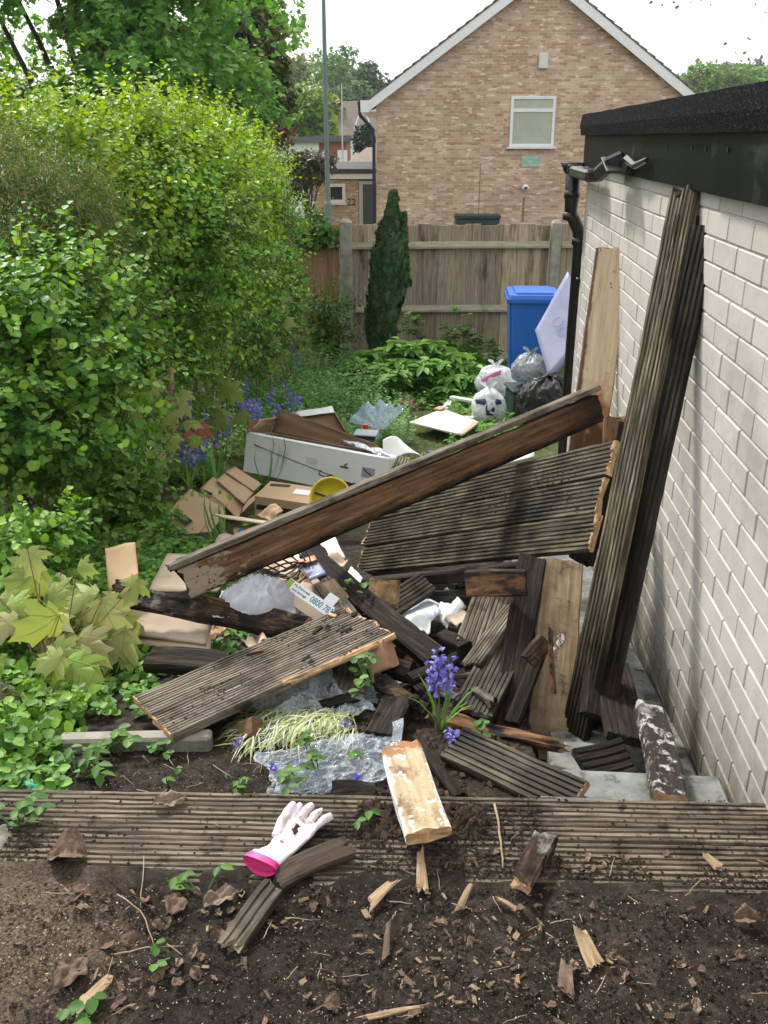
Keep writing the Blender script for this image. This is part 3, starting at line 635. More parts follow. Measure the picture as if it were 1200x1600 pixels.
M_edge = mat('trodden_decking', [(.3, (.03, .023, .016)), (.5, (.13, .105, .075)), (.72, (.3, .25, .185))], 5, (1.2, 22, 22), .88,
             [((.03, .022, .015), 3.2, .54, .66, (1, 2, 1)), ((.04, .03, .02), 16, .56, .66), ((.09, .085, .04), 2.3, .6, .8)], .8, .004)
def dirt(o, x0, x1, y0, y1, n, smax=.004, m=None, seed=1):
    rs3 = np.random.default_rng(seed); V = []; F = []
    ico = np.array([(0, 0, .8), (.9, 0, .1), (.2, .9, .1), (-.8, .4, .1), (-.5, -.8, .1), (.5, -.8, 0)]); fc = [(0, 1, 2), (0, 2, 3), (0, 3, 4), (0, 4, 5), (0, 5, 1)]
    c = [(rs3.uniform(x0, x1), rs3.uniform(y0, y1)) for _ in range(7)]
    for i in range(n):
        if i % 2: cx, cy = c[i % 7]; x, y = rs3.normal(cx, .05), rs3.normal(cy, .02)
        else: x, y = rs3.uniform(x0, x1), rs3.uniform(y0, y1)
        if not (x0 < x < x1 and y0 < y < y1): continue
        s_ = .0008+smax*rs3.random()**2.5; j = ico*(1+.3*rs3.standard_normal((6, 1)))*s_*np.array([1.4, 1, 1]); a_ = rs3.uniform(0, 6.3); q = np.stack([j[:, 0]*math.cos(a_)-j[:, 1]*math.sin(a_)+x, j[:, 0]*math.sin(a_)+j[:, 1]*math.cos(a_)+y, j[:, 2]+.0006], 1)
        b0 = len(V); V.extend(map(tuple, q)); F.extend([(a+b0, b_+b0, d+b0) for a, b_, d in fc])
    b = MB(); b.v = V; b.f = F; b.m = [0]*len(F); d = b.build('dirt_specks', m or M_dirt, o, None, fix=False); d['kind'] = 'stuff'; return d
M_dirt = mat('dirt_specks', [(.3, (.008, .006, .004)), (.7, (.045, .032, .022))], 60, rough=.95, bmp=0, rnd=False, island=.5)
# the strip of two deck boards across the foreground
a0 = Vector((-1.35, 1.43+1.35*SC, 1.405)); 
yl = lambda px, py: atz(px, py, 1.405)
e1, e2, e3 = yl(0, 1374), yl(1190, 1398), yl(0, 1240)
dx_ = (e2-e1).normalized(); S0 = e1-dx_*.5; S1 = e1+dx_*2.9
edging = section('two long weathered grooved deck boards lying across the bare soil in the foreground', S0, S1, S0+Vector((-dx_.y, dx_.x, 0))*.285, 2, ridges=9, t=.028, m=M_edge, warp=.0, seg=90, ragA=0, ragB=0, gap=.004, seed=50, depth=.005, rough=.0018, name='deck_edging', jm=M_dark)

dirt(edging, .3, 2.6, .0, .285, 4200, .0026, seed=3)
# the long diagonal joist
o = plank('long brown joist with a grey top edge lying diagonally over the pile', at(286, 915, 2.95), at(940, 636, 3.72), (-.12, -1, .12), w=.118, t=.055, m=M_joist, e=M_dark, name='joist', cat='timber', rough=.003, ragA=.05, ragB=.015, warp=.004, rot=.004, seed=3)
L_ = (at(284, 906, 2.95)-at(940, 636, 3.72)).length
# its capping strip along the upper edge
b = beam(L_+.06, .07, .024, 3, seed=12, rough=.002, ragA=.03, ragB=.02, warp=.002)
dirt(o, .02, L_-.02, -.055, .055, 500, .003, seed=5)
yl_ = 1 if (o.matrix_basis.to_3x3() @ Vector((0, 1, 0))).z > 0 else -1
b.build('capping_strip', [M_deck, M_dark], o, Matrix.Translation((-.03, yl_*.0875, -.0275)) @ Matrix.Rotation(R(90*-yl_), 4, 'X') if 0 else Matrix.Translation((-.03, yl_*.0775, -.028)) @ (Matrix.Rotation(R(-90), 4, 'X') if yl_ > 0 else Matrix.Rotation(R(90), 4, 'X')) @ Matrix.Translation((0, 0, .012)))

JSIGN = yl_; o.data.materials[0] = joistmat()
# big section of three boards under it
BR = at(916, 862, 2.85); TR = at(953, 686, 3.13); BL = at(551, 896, 4.25)
bigs = section('large section of three dark grooved boards with fresh split end beside the wall', BR, BL, TR, 3, ridges=8, m=M_deck2, e=M_end, joists=(.06, .93), seed=70, ragA=.02, ragB=.06, stag=[0, .01, -.01], depth=.006, warp=.003, gap=.006)
# the loose wide section lying in front
A = at(206, 1088, 2.36); B = at(541, 945, 2.82); x_ = (B-A).normalized(); s_ = x_.cross(UPV).normalized(); n_ = s_.cross(x_); W_ = A+.295*(math.cos(R(-6))*s_-math.sin(R(-6))*n_)
wides = section('wide section of two grey deck boards with a split pale edge at front left', A, B, W_, 2, ridges=10, m=M_deck, e=M_end, seed=90, ragA=.012, ragB=.03, depth=.004, stag=[0, -.0], lens=[(B-A).length*.99, (B-A).length*.985], warp=.003)
dirt(wides, .03, .8, .0, .28, 900, .004, seed=7); dirt(bigs, .05, 1.4, .02, .4, 900, .004, seed=8)
# fresh split strip along its near edge
P0 = W_+(B-A)*.985+n_*.004+s_*.006; P1 = W_+(B-A)*.45+n_*.002+s_*.008
plank('pale splintered strip of wood along the near edge of the wide front deck section', P1+Vector((0, 0, -.004)), P0+Vector((0, 0, -.004)), (.2, -.8, .7), w=.022, t=.02, m=M_end, ragA=.05, ragB=.02, name='splinter', cat='splinter', rough=.006)

for i, (u, v, L_b, m_, lab, a_) in enumerate(((.9, .12, .035, M_end, 'small orange chip lying on the wide front deck section', 70), (.97, .3, .04, M_dark, 'black curl of bark near the split end of the wide front deck section', -20), (.78, .3, .05, M_dark, 'thin black splinter on the wide front deck section', -10), (.5, .2, .06, M_joist, 'brown smear of rotten wood on the wide front deck section', 15), (.62, .75, .04, M_dark, 'small dark bit near the near edge of the wide front deck section', -30), (.86, .55, .045, M_dark, 'dark thin sliver in the middle of the wide front deck section', 5))):
    q = A+(B-A)*u+(W_-A)*v+n_*.008; d_ = x_*math.cos(R(a_))+s_*math.sin(R(a_)); plank(lab, q-d_*L_b/2, q+d_*L_b/2, n_, w=.012, t=.009, m=m_, name='wood_bit', cat='wood bit', rough=.003, ragA=.01, ragB=.012, warp=.002, seed=500+i)
M_deckd = mat('dark_damp_decking', [(.3, (.008, .007, .005)), (.5, (.026, .022, .015)), (.75, (.12, .105, .07))], 4, GR, .7, [((.008, .006, .005), 3, .42, .62)], .7, .004)
M_tall = gradmat('tall_mossy_board', [(.3, (.012, .01, .007)), (.5, (.08, .068, .045)), (.72, (.3, .26, .17))], [(0, .8, .0, 1.0, 5, .75, 1.3, (.014, .011, .008)), (0, 1.45, 1.78, .9, 14, 1.3, 1.45, (.12, .13, .035))], 4, GR)
M_cream = gradmat('cream_plank', [(.3, (.4, .3, .18)), (.5, (.55, .43, .28)), (.75, (.66, .54, .38))], [(0, .78, .2, 1.2, 7, .95, 1.15, (.36, .17, .065)), (0, .75, .1, 1.3, 9, 1.1, 1.25, (.1, .05, .025)), (1, .04, .085, 1., 9, .85, 1.05, (.13, .075, .045)), (0, 1.45, 1.75, 1.2, 16, 1.1, 1.2, (.72, .7, .66)), (1, -5, -4, .0, 9, .5, .6, (.5, .4, .3)) if 0 else (0, 8, 9, 1.2, 20, .74, .8, (.12, .07, .04))])
# boards leaning on the garage wall
t1 = wp(3.02, .05); t1.z = at(1066, 296, 3.0).z
plank('tallest mossy grooved board leaning against the white wall', at(893, 1150, 2.36), at(1067, 292, 2.98), (-.88, -.48, .05), w=.112, t=.028, ridges=7, m=M_tall, e=M_dark, ragA=.03, ragB=.07, depth=.006, warp=.004, seed=4, rough=.003)
plank('shorter dark grooved board leaning behind the tallest one against the white wall', at(928, 1132, 2.42), at(1103, 350, 2.84), (-.72, -.7, .05), w=.085, t=.028, ridges=5, m=M_deckd, e=M_dark, ragA=.02, ragB=.01, depth=.005, warp=.003, seed=5)
plank('dark wet board edge standing between the two leaning boards', at(910, 1140, 2.40), at(1080, 335, 2.93), (-.5, -.86, .05), w=.075, t=.03, m=M_dark, name='joist', cat='timber', seed=6)
plank('pale stained plank with a rotten brown foot leaning against the far end of the wall', at(905, 800, 3.75), at(957, 387, 4.28), (-.3, -1, .12), w=.158, t=.03, m=M_cream, e=M_joist, name='plank', ragA=.05, ragB=.012, seed=8)
plank('pale timber stump end standing between the leaning plank and the deck section', at(950, 860, 3.3), at(960, 650, 3.5), (-.1, -1, .1), w=.085, t=.045, m=M_joist, name='joist', cat='timber', seed=9, ragB=.03)
plank('pale knotty plank standing upright under the large deck section', at(853, 1192, 2.30), at(880, 874, 2.84), (-.05, -1, .3), w=.142, t=.03, m=M_pale, e=M_pale, name='plank', seed=10, ragA=.02, warp=.003)
plank('dark wet upright timber left of the pale knotty plank', at(782, 1150, 2.30), at(836, 868, 2.84), (-.12, -1, .3), w=.092, t=.05, m=M_dark, e=M_dark, name='joist', cat='timber', seed=11, rough=.005)
plank('narrow dark wet timber beside the upright one', at(812, 1150, 2.36), at(862, 880, 2.86), (.1, -1, .3), w=.05, t=.05, m=M_dark, e=M_dark, name='joist', cat='timber', seed=13, rough=.005)
plank('short brown block of joist nailed across the dark upright timber', at(727, 916, 2.70), at(822, 909, 2.66), (0, -1, .45), w=.088, t=.05, m=M_joist, e=M_dark, name='timber_block', cat='timber', seed=14, ragA=.004)
plank('splintered sliver of wood sticking out of the pale upright plank', at(860, 1086, 2.33), at(862, 980, 2.42), (-.8, -1, .2), w=.02, t=.012, m=M_joist, name='splinter', cat='splinter', taper=.6, ragB=.02)
plank('charred looking knot of rotten wood stuck to the pale upright plank', at(828, 1035, 2.38), at(858, 1000, 2.42), (-.2, -1, .3), w=.055, t=.03, m=M_rot, name='rotten_lump', cat='rotten wood', rot=.02)
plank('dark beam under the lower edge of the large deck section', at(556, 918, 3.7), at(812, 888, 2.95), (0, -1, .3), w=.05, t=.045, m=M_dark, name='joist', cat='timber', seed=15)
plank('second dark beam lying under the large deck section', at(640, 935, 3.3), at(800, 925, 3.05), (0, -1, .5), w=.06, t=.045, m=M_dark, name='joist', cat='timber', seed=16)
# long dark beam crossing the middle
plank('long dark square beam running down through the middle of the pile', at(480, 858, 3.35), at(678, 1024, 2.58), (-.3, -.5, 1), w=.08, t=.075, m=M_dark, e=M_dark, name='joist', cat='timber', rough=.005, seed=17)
plank('thick rotten timber with white mould lying left of the pile', at(170, 918, 3.0), at(478, 982, 2.86), (.05, -.75, .8), w=.095, t=.06, m=M_rot, e=M_end, name='rotten_timber', cat='timber', rot=.03, rough=.008, ragA=.08, ragB=.03, seed=18)
plank('short dark block of joist resting on the corner of the wide front deck section', at(230, 1024, 2.62), at(352, 1034, 2.52), (-.05, -.35, 1), w=.085, t=.045, m=M_dark, e=M_dark, name='timber_block', cat='timber', seed=19, rough=.004)
plank('small deck offcut with vertical grooves below the pink block', at(548, 1010, 2.66), at(543, 1078, 2.42), (0, -.6, 1), w=.115, t=.028, ridges=7, m=M_deck, e=M_grey_end, name='deck_offcut', ragB=.02, seed=20)
plank('grooved board running under the small deck offcut', at(500, 905, 3.1), at(590, 1010, 2.75), (0, -.6, 1), w=.07, t=.028, ridges=5, m=M_deck, name='deck_board', seed=21)
plank('dark rotten offcut behind the middle beam', at(598, 950, 3.1), at(668, 905, 3.25), (0, -.6, .8), w=.1, t=.03, ridges=6, m=M_deck2, name='deck_board', seed=22)
plank('crumbling orange lump of wood behind the middle beam', at(572, 922, 3.1), at(620, 925, 3.05), (0, -.7, .8), w=.11, t=.05, m=mat('orange_crumbling_wood', [(.3, (.12, .06, .025)), (.5, (.34, .2, .09)), (.75, (.55, .38, .2))], 22, rough=.95, over=[((.03, .02, .012), 9, .55, .65)], bmp=1., bdist=.01), name='rotten_lump', cat='rotten wood', rot=.03, ragA=.02, ragB=.03)
plank('pale light grooved board tilted over darker ones beside the upright timbers', at(806, 945, 2.78), at(732, 1036, 2.52), (-.75, -.6, .75), w=.075, t=.028, ridges=6, m=M_deck, e=M_rot, ragB=.03, seed=23)
plank('grey grooved board sloping away behind the pale tilted one', at(742, 1010, 2.72), at(782, 912, 3.1), (.1, -.7, .8), w=.145, t=.028, ridges=9, m=M_deck, seed=24, ragA=.02)
plank('mossy grooved board with a rotten end lying below the pale tilted one', at(800, 985, 2.68), at(735, 1112, 2.32), (-.3, -.7, .75), w=.13, t=.028, ridges=9, m=M_deck2, e=M_rot, ragB=.04, seed=25)
plank('dark board standing on edge in front of the mossy grooved one', at(842, 1010, 2.52), at(800, 1128, 2.3), (-.3, -1, .4), w=.045, t=.04, m=M_dark, name='joist', cat='timber', seed=26)
plank('split brown timber with a pale broken tip lying above the lower right deck board', at(690, 1120, 2.30), at(892, 1163, 2.16), (0, -.5, 1), w=.05, t=.035, m=M_joist, e=M_end, name='split_timber', cat='timber', taper=.45, ragB=.06, rot=.012, rough=.006, seed=27)
plank('short grooved board with a pale cut end lying at the lower right of the pile', at(706, 1156, 2.1), at(904, 1244, 1.83), (.12, -.55, 1), w=.118, t=.028, ridges=7, m=M_deck2, e=M_end, depth=.005, ragA=.004, seed=28)
M_off = gradmat('torn_pale_underside', [(.3, (.27, .2, .125)), (.5, (.4, .31, .2)), (.75, (.52, .43, .31))], [(1, .02, .07, 1.1, 14, .95, 1.05, (.7, .68, .66)), (1, -.02, -.07, 1.1, 14, 1.0, 1.1, (.66, .64, .6)), (0, .38, .5, 1.1, 16, 1.1, 1.2, (.72, .7, .68)), (0, .16, -.02, 1.1, 11, 1.0, 1.15, (.3, .15, .06)), (0, 8, 9, 1.2, 9, .62, .78, (.17, .11, .06)), (0, 8, 9, 1.2, 16, .69, .76, (.68, .66, .62)), (0, 8, 9, 1.2, 40, .74, .79, (.06, .04, .03))])
plank('pale underside of a deck offcut with torn end lying over the front boards', at(626, 1158, 1.93), at(668, 1296, 1.505), (-.08, -.3, 1), w=.098, t=.03, m=M_off, e=M_end, name='deck_offcut', ragA=.05, ragB=.02, seed=29, warp=.003)
plank('thin dark stick of rotten wood right of the pale offcut', atz(652, 1146, 1.26), atz(716, 1244, 1.28), (0, -.5, 1), w=.03, t=.02, m=M_dark, name='stick_of_timber', cat='timber', rot=.006, seed=30)
plank('square dark block above the crumpled plastic', at(622, 1086, 2.36), at(588, 1146, 2.16), (-.2, -.5, 1), w=.085, t=.06, m=M_dark, e=M_dark, name='timber_block', cat='timber', rough=.004, seed=31)
plank('dark cube end of timber beside the edge of the front boards', atz(519, 1240, 1.30), atz(588, 1234, 1.30), (0, -.5, 1), w=.07, t=.06, m=M_dark, e=M_dark, name='timber_block', cat='timber', rough=.006, rot=.01, seed=32)
plank('dark rotten branch shaped timber left of the bluebell', at(590, 1062, 2.46), at(668, 1106, 2.32), (0, -.6, 1), w=.05, t=.045, m=M_rot, name='rotten_timber', cat='timber', rot=.02, rough=.01, seed=33)
plank('slim dark timber under the lower end of the middle beam', at(640, 1058, 2.44), at(715, 1022, 2.52), (0, -.5, 1), w=.035, t=.035, m=M_dark, name='stick_of_timber', cat='timber', seed=34, rot=.005)
plank('dark log end right of the foot of the middle beam', at(690, 985, 2.85), at(726, 1003, 2.7), (0, -.5, 1), w=.05, t=.05, m=M_dark, name='rotten_timber', cat='timber', rot=.02, rough=.01, seed=35)
plank('dark stub of timber left of the foot of the middle beam', at(600, 1030, 2.56), at(640, 1045, 2.5), (0, -.6, 1), w=.06, t=.05, m=M_dark, name='timber_block', cat='timber', seed=36, rough=.006)
plank('short tan stub of wood beside the cardboard under the long joist', at(512, 905, 3.08), at(536, 940, 2.98), (0, -.6, 1), w=.06, t=.04, m=M_pale, e=M_end, name='timber_block', cat='timber', seed=37, rot=.01)
# gutter by the wall
plank('dark timber with flaking white paint standing on the step by the wall', at(1014, 1096, 2.26), at(1049, 1240, 1.775), (.02, -.45, 1), w=.078, t=.05, m=M_flake, e=M_end, name='painted_timber', cat='timber', rough=.005, seed=38)
plank('flat dark grooved board at the foot of the leaning boards', at(952, 1030, 2.62), at(986, 1150, 2.12), (.1, -.5, 1), w=.12, t=.028, ridges=6, m=M_dark, seed=39)
plank('small dark grooved offcut on the step behind the flaked timber', at(908, 1196, 1.99), at(984, 1176, 2.02), (0, -.5, 1), w=.11, t=.028, ridges=5, m=M_dark, e=M_dark, name='deck_offcut', seed=41)
plank('dark stump of timber at the foot of the leaning boards', at(935, 1120, 2.3), at(950, 1030, 2.45), (0, -1, .2), w=.11, t=.04, m=M_dark, name='timber_block', cat='timber', seed=42)
# mid garden boards
for lab, A, B in (('striped deck offcut sticking up behind the long joist', (620, 752, 4.75), (640, 716, 5.05)), ('second striped deck offcut behind the long joist', (668, 735, 4.75), (680, 712, 5.0))):
    plank(lab, at(*A), at(*B), (0, -.7, .7), w=.15, t=.028, ridges=9, m=M_deck, e=M_end, name='deck_offcut', depth=.006)
# front left piece under the glove and the piece in the soil
plank('grey splintered deck offcut poking out of the soil below the glove', atz(352, 1474, 1.43), atz(432, 1384, 1.44), (-.1, -.3, 1), w=.052, t=.025, ridges=3, m=M_deck2, e=M_grey_end, name='deck_offcut', ragA=.05, ragB=.01, seed=43)
plank('dark flat piece of rotten board lying under the glove on the front boards', atz(430, 1372, 1.43), atz(548, 1322, 1.43), (-.05, -.2, 1), w=.055, t=.02, m=mat('damp_brown_board', [(.3, (.022, .015, .01)), (.7, (.075, .053, .036))], 5, GR, .8, bmp=.6), name='rotten_board', cat='board', ragA=.02, ragB=.03, seed=44, rot=.006)
plank('rounded rotten log lying on the right of the front boards', atz(818, 1378, 1.455), atz(855, 1296, 1.455), (0, -.5, 1), w=.052, t=.045, m=M_rot, e=M_end, name='rotten_log', cat='log', rot=.012, rough=.006, ragA=.02, ragB=.02, seed=45)

# hidden support: darker broken pieces under the pile
rs = random.Random(5); k0 = None
M_dirtb = M_dark
M_bits = [M_dark, M_dark, M_rot, M_deck2, M_joist, M_rot, M_deck]
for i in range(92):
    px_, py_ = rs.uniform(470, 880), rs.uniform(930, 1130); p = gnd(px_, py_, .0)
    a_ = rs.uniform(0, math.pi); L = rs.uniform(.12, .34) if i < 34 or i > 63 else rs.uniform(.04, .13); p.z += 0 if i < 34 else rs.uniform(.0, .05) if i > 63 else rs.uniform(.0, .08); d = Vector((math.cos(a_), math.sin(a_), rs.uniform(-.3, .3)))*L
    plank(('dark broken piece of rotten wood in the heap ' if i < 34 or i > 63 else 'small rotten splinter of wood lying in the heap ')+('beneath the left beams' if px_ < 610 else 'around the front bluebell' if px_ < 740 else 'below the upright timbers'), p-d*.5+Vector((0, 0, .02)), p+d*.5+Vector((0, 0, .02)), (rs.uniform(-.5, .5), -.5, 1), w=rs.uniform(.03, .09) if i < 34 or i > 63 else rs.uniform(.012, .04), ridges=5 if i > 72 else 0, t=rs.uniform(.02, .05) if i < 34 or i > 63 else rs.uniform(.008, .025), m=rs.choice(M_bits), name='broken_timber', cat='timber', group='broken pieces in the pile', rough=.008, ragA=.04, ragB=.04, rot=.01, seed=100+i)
for i, (px_, py_, r_) in enumerate(((545, 1000, .05), (690, 1060, .06), (740, 1060, .04), (700, 990, .06), (600, 1060, .045), (910, 1120, .04), (760, 1140, .04), (880, 940, .05))):
    pass

# ------------------------------------------------------------ steps, kerb, bricks
def blob(name, c, rx, ry, rz, m, n=14, amp=.2, seed=0, fl=3., **k):
    b = MB(); V = []; F = []
    for i in range(n+1):
        th = math.pi*i/n
        for j in range(n*2):
            ph_ = math.pi*j/n; p = Vector((math.sin(th)*math.cos(ph_), math.sin(th)*math.sin(ph_), math.cos(th)))
            s_ = 1+amp*noise.noise(p*fl+Vector((seed, 0, 0)))+amp*.5*noise.noise(p*fl*2.5+Vector((seed, 5, 0)))
            V.append((p.x*rx*s_, p.y*ry*s_, p.z*rz*s_))
    for i in range(n):
        for j in range(n*2): F.append((i*2*n+j, i*2*n+(j+1) % (2*n), (i+1)*2*n+(j+1) % (2*n), (i+1)*2*n+j))
    b.add(V, F); return tag(b.build(name, m, None, Matrix.Translation(c), smooth=True), **k)
nw = Vector((-1, SC, 0)).normalized(); au = Vector((SC, 1, 0)).normalized()
def stepblock(F0, F1, z, wd, name, label):
    o = wp((F0+F1)/2, .0); M = Matrix((nw, -au, UPV)).transposed().to_4x4(); o.z = z; M.translation = o
    m = MB(); m.box(.012, wd, -(F1-F0)/2, (F1-F0)/2, -.5, 0, bev=.008)
    return tag(m.build(name, M_step, None, M), kind='structure')
zt = 1.345
Fa = atz(1100, 1283, zt).y; Fb = atz(1100, 1256, zt).y
stepblock(Fa-.03, Fb, zt, .50, 'concrete_step', 'x')
Fc = atz(1050, 1211, 1.27).y; stepblock(Fb+.002, Fc, 1.27, .46, 'concrete_step', 'x')
stepblock(Fc+.002, Fc+.30, 1.14, .42, 'concrete_step', 'x')
# sloping concrete path at the foot of the wall
m = MB(); a = wp(Fc+.3, .0); c = wp(5.6, .0)
zA, zB = 1.12, gz(1, 5.6)+.19
m.add([a+nw*.01+Vector((0, 0, zA)), a+nw*.4+Vector((0, 0, zA)), c+nw*.4+Vector((0, 0, zB)), c+nw*.01+Vector((0, 0, zB)), a+nw*.01+Vector((0, 0, zA-.3)), a+nw*.4+Vector((0, 0, zA-.3)), c+nw*.4+Vector((0, 0, zB-.3)), c+nw*.01+Vector((0, 0, zB-.3))],
      [(0, 1, 2, 3), (7, 6, 5, 4), (0, 4, 5, 1), (1, 5, 6, 2), (2, 6, 7, 3), (3, 7, 4, 0)])
tag(m.build('path', M_step, None), kind='structure')
# kerb on the left
a = atz(92, 1150, 1.25); c = atz(330, 1145, 1.25); d = (c-a)
m = MB(); m.box(0, d.length, -.025, .025, -.12, 0, bev=.008)
tag(m.build('kerb_edging', mat('pale_concrete_edging', [(.3, (.2, .185, .145)), (.7, (.33, .31, .26))], 12, over=[((.12, .11, .08), 5, .6, .75)], bmp=.5, bscale=60), None, frame(a, UPV, d)), 'pale concrete edging strip half buried in the soil left of the wide deck section', 'edging')
M_rbrick = mat('old_red_brick', [(.3, (.1, .045, .025)), (.7, (.22, .1, .055))], 12, rough=.95, over=[((.1, .085, .05), 6, .5, .65)], bmp=.7)
def brick(A, B, n, lab, m=M_rbrick, w=.1, t=.065):
    A, B = Vector(A), Vector(B); mw = frame(A, n, B-A); b = beam((B-A).length, w, t, 0, rough=.003, ragA=.008, ragB=.004, warp=0, seed=_pl[0]+60); _pl[0] += 1
    return tag(b.build('brick', [m, m], None, mw), lab, 'brick')
brick(at(356, 1150, 2.22), at(394, 1132, 2.2), (-.2, -.6, 1), 'red brick with a mossy top tucked under the wide front deck section', w=.06, t=.05)
brick(at(570, 1035, 2.52), at(604, 1022, 2.5), (0, -1, .6), 'broken pinkish brick block under the end of the wide front deck section', mat('pink_brick', [(.3, (.33, .16, .1)), (.7, (.5, .3, .2))], 9, rough=.9, over=[((.7, .66, .6), 8, .64, .7)], bmp=.6), w=.09)
M_mossy = mat('mossy_concrete', [(.3, (.07, .065, .045)), (.7, (.2, .18, .14))], 14, rough=.95, over=[((.05, .06, .025), 6, .5, .65)], bmp=1., bdist=.02)
# broken concrete at left edge
blob('concrete_lump', gnd(8, 1120, .02), .08, .09, .1, M_mossy, 12, .15, 3, label='lichen covered concrete lump in the leaves at the left edge', cat='rubble')
blob('concrete_lump', gnd(-6, 1330, .0), .05, .06, .05, M_conc, 12, .15, 4, label='small grey concrete lump at the left end of the front boards', cat='rubble')
# ------------------------------------------------------------ boxes, card and other litter
M_kraft = mat('brown_cardboard', [(.3, (.42, .28, .16)), (.7, (.5, .35, .21))], 3, rough=.85, bmp=.15, bscale=90, over=[((.28, .18, .1), 2.2, .6, .8)])
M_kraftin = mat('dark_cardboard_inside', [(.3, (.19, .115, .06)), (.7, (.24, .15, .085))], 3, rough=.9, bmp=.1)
M_card = mat('tan_card', [(.3, (.43, .33, .24)), (.7, (.52, .42, .32))], 4, rough=.85, bmp=.25, over=[((.3, .22, .15), 3, .62, .8)])
M_wbox = mat('white_printed_card', [(.3, (.64, .64, .62)), (.7, (.74, .74, .72))], 3, rough=.5, bmp=.15, bscale=8, over=[((.45, .43, .38), 2.5, .62, .8)])
M_label = plain('white_label', (.78, .78, .78), .5); M_blk = plain('black_print', (.02, .02, .022), .6)
def grid(fn, nu, nv, name, m, parent=None, mw=None, thick=.004, smooth=True, **k):
    """sheet from fn(u,v)->xyz, given a real thickness"""
    V = [fn(i/nu, j/nv) for j in range(nv+1) for i in range(nu+1)]; a = np.array(V, float).reshape(nv+1, nu+1, 3)
    du = np.gradient(a, axis=1); dv = np.gradient(a, axis=0); n = np.cross(du, dv); n /= np.linalg.norm(n, axis=2, keepdims=True)+1e-9
    lo = a-n*thick; b = MB(); W = nu+1; tot = W*(nv+1)
    b.v = [tuple(p) for p in a.reshape(-1, 3)]+[tuple(p) for p in lo.reshape(-1, 3)]
    for j in range(nv):
        for i in range(nu):
            q = (j*W+i, j*W+i+1, (j+1)*W+i+1, (j+1)*W+i); b.f.append(q); b.f.append(tuple(tot+x for x in q[::-1]))
    ring = [i for i in range(nu+1)]+[j*W+nu for j in range(1, nv+1)]+[nv*W+i for i in range(nu-1, -1, -1)]+[j*W for j in range(nv-1, 0, -1)]
    for i in range(len(ring)): x, y = ring[i], ring[(i+1) % len(ring)]; b.f.append((x, tot+x, tot+y, y))
    b.m = [0]*len(b.f)
    if parent is None and mw is None: return b.world(name, m, smooth=smooth, **k)
    o = b.build(name, m, parent, mw, smooth=smooth); return tag(o, **k) if k else o
def quad(P, name, m, thick=.005, n=10, bend=.01, seed=0, parent=None, **k):
    P = [Vector(p) for p in P]; nr = (P[1]-P[0]).cross(P[3]-P[0]).normalized()
    def fn(u, v):
        p = P[0]*(1-u)*(1-v)+P[1]*u*(1-v)+P[2]*u*v+P[3]*(1-u)*v
        return p+nr*(bend*noise.noise(Vector((u*2.2+seed, v*2.2, seed)))+bend*.25*noise.noise(Vector((u*7+seed, v*7, seed))))
    return grid(fn, n, n, name, m, thick=thick, parent=parent, **k)
def obox(name, label, M, L, W, H, m=M_kraft, mi=M_kraftin, flaps={}, cat='box', t=.006, open_=True, group=None):
    """open cardboard box: L along x, W along y; flaps {side: (angle, size)} angle 0 = standing up, 90 = folded out"""
    r = empty(name, M, label, cat, group)
    b = MB(); b.box(-L/2, L/2, -W/2, -W/2+t, 0, H, mi=0); b.box(-L/2, L/2, W/2-t, W/2, 0, H); b.box(-L/2, -L/2+t, -W/2+t, W/2-t, 0, H); b.box(L/2-t, L/2, -W/2+t, W/2-t, 0, H)
    b.box(-L/2+t, L/2-t, -W/2+t, W/2-t, .0, t)
    if not open_: b.box(-L/2, L/2, -W/2, W/2, H+.0005, H+.006)
    b.build('body', m, r)
    if open_:
        i = MB(); e = .0015; x0, x1, y0, y1 = -L/2+t+e, L/2-t-e, -W/2+t+e, W/2-t-e
        i.add([(x0, y0, t+e), (x1, y0, t+e), (x1, y1, t+e), (x0, y1, t+e), (x0, y0, H-.002), (x1, y0, H-.002), (x1, y1, H-.002), (x0, y1, H-.002)], [(0, 1, 2, 3), (0, 4, 5, 1), (1, 5, 6, 2), (2, 6, 7, 3), (3, 7, 4, 0)])
        i.build('lining', mi, r, fix=False)
    for s_, (ang, sz) in flaps.items():
        f = MB(); ln = L if s_ in 'fb' else W
        f.box(-ln/2+.004, ln/2-.004, 0, t*.8, 0, sz)
        o = {'f': (0, -W/2, 180), 'b': (0, W/2, 0), 'l': (-L/2, 0, 90), 'r': (L/2, 0, -90)}[s_]
        # flap leans outwards by ang
        MM = Matrix.Translation((o[0], o[1], H)) @ Matrix.Rotation(R(o[2]), 4, 'Z') @ Matrix.Rotation(R(-ang), 4, 'X')
        f.build('flap', mi if ang < 60 else m, r, MM)
    return r
# long white box ------------------------------------------------
A = at(380, 736, 6.15); B = at(600, 782, 5.55); x = (B-A); L = x.length
MW = frame((A+B)/2, (.0, .3, 1), x); 
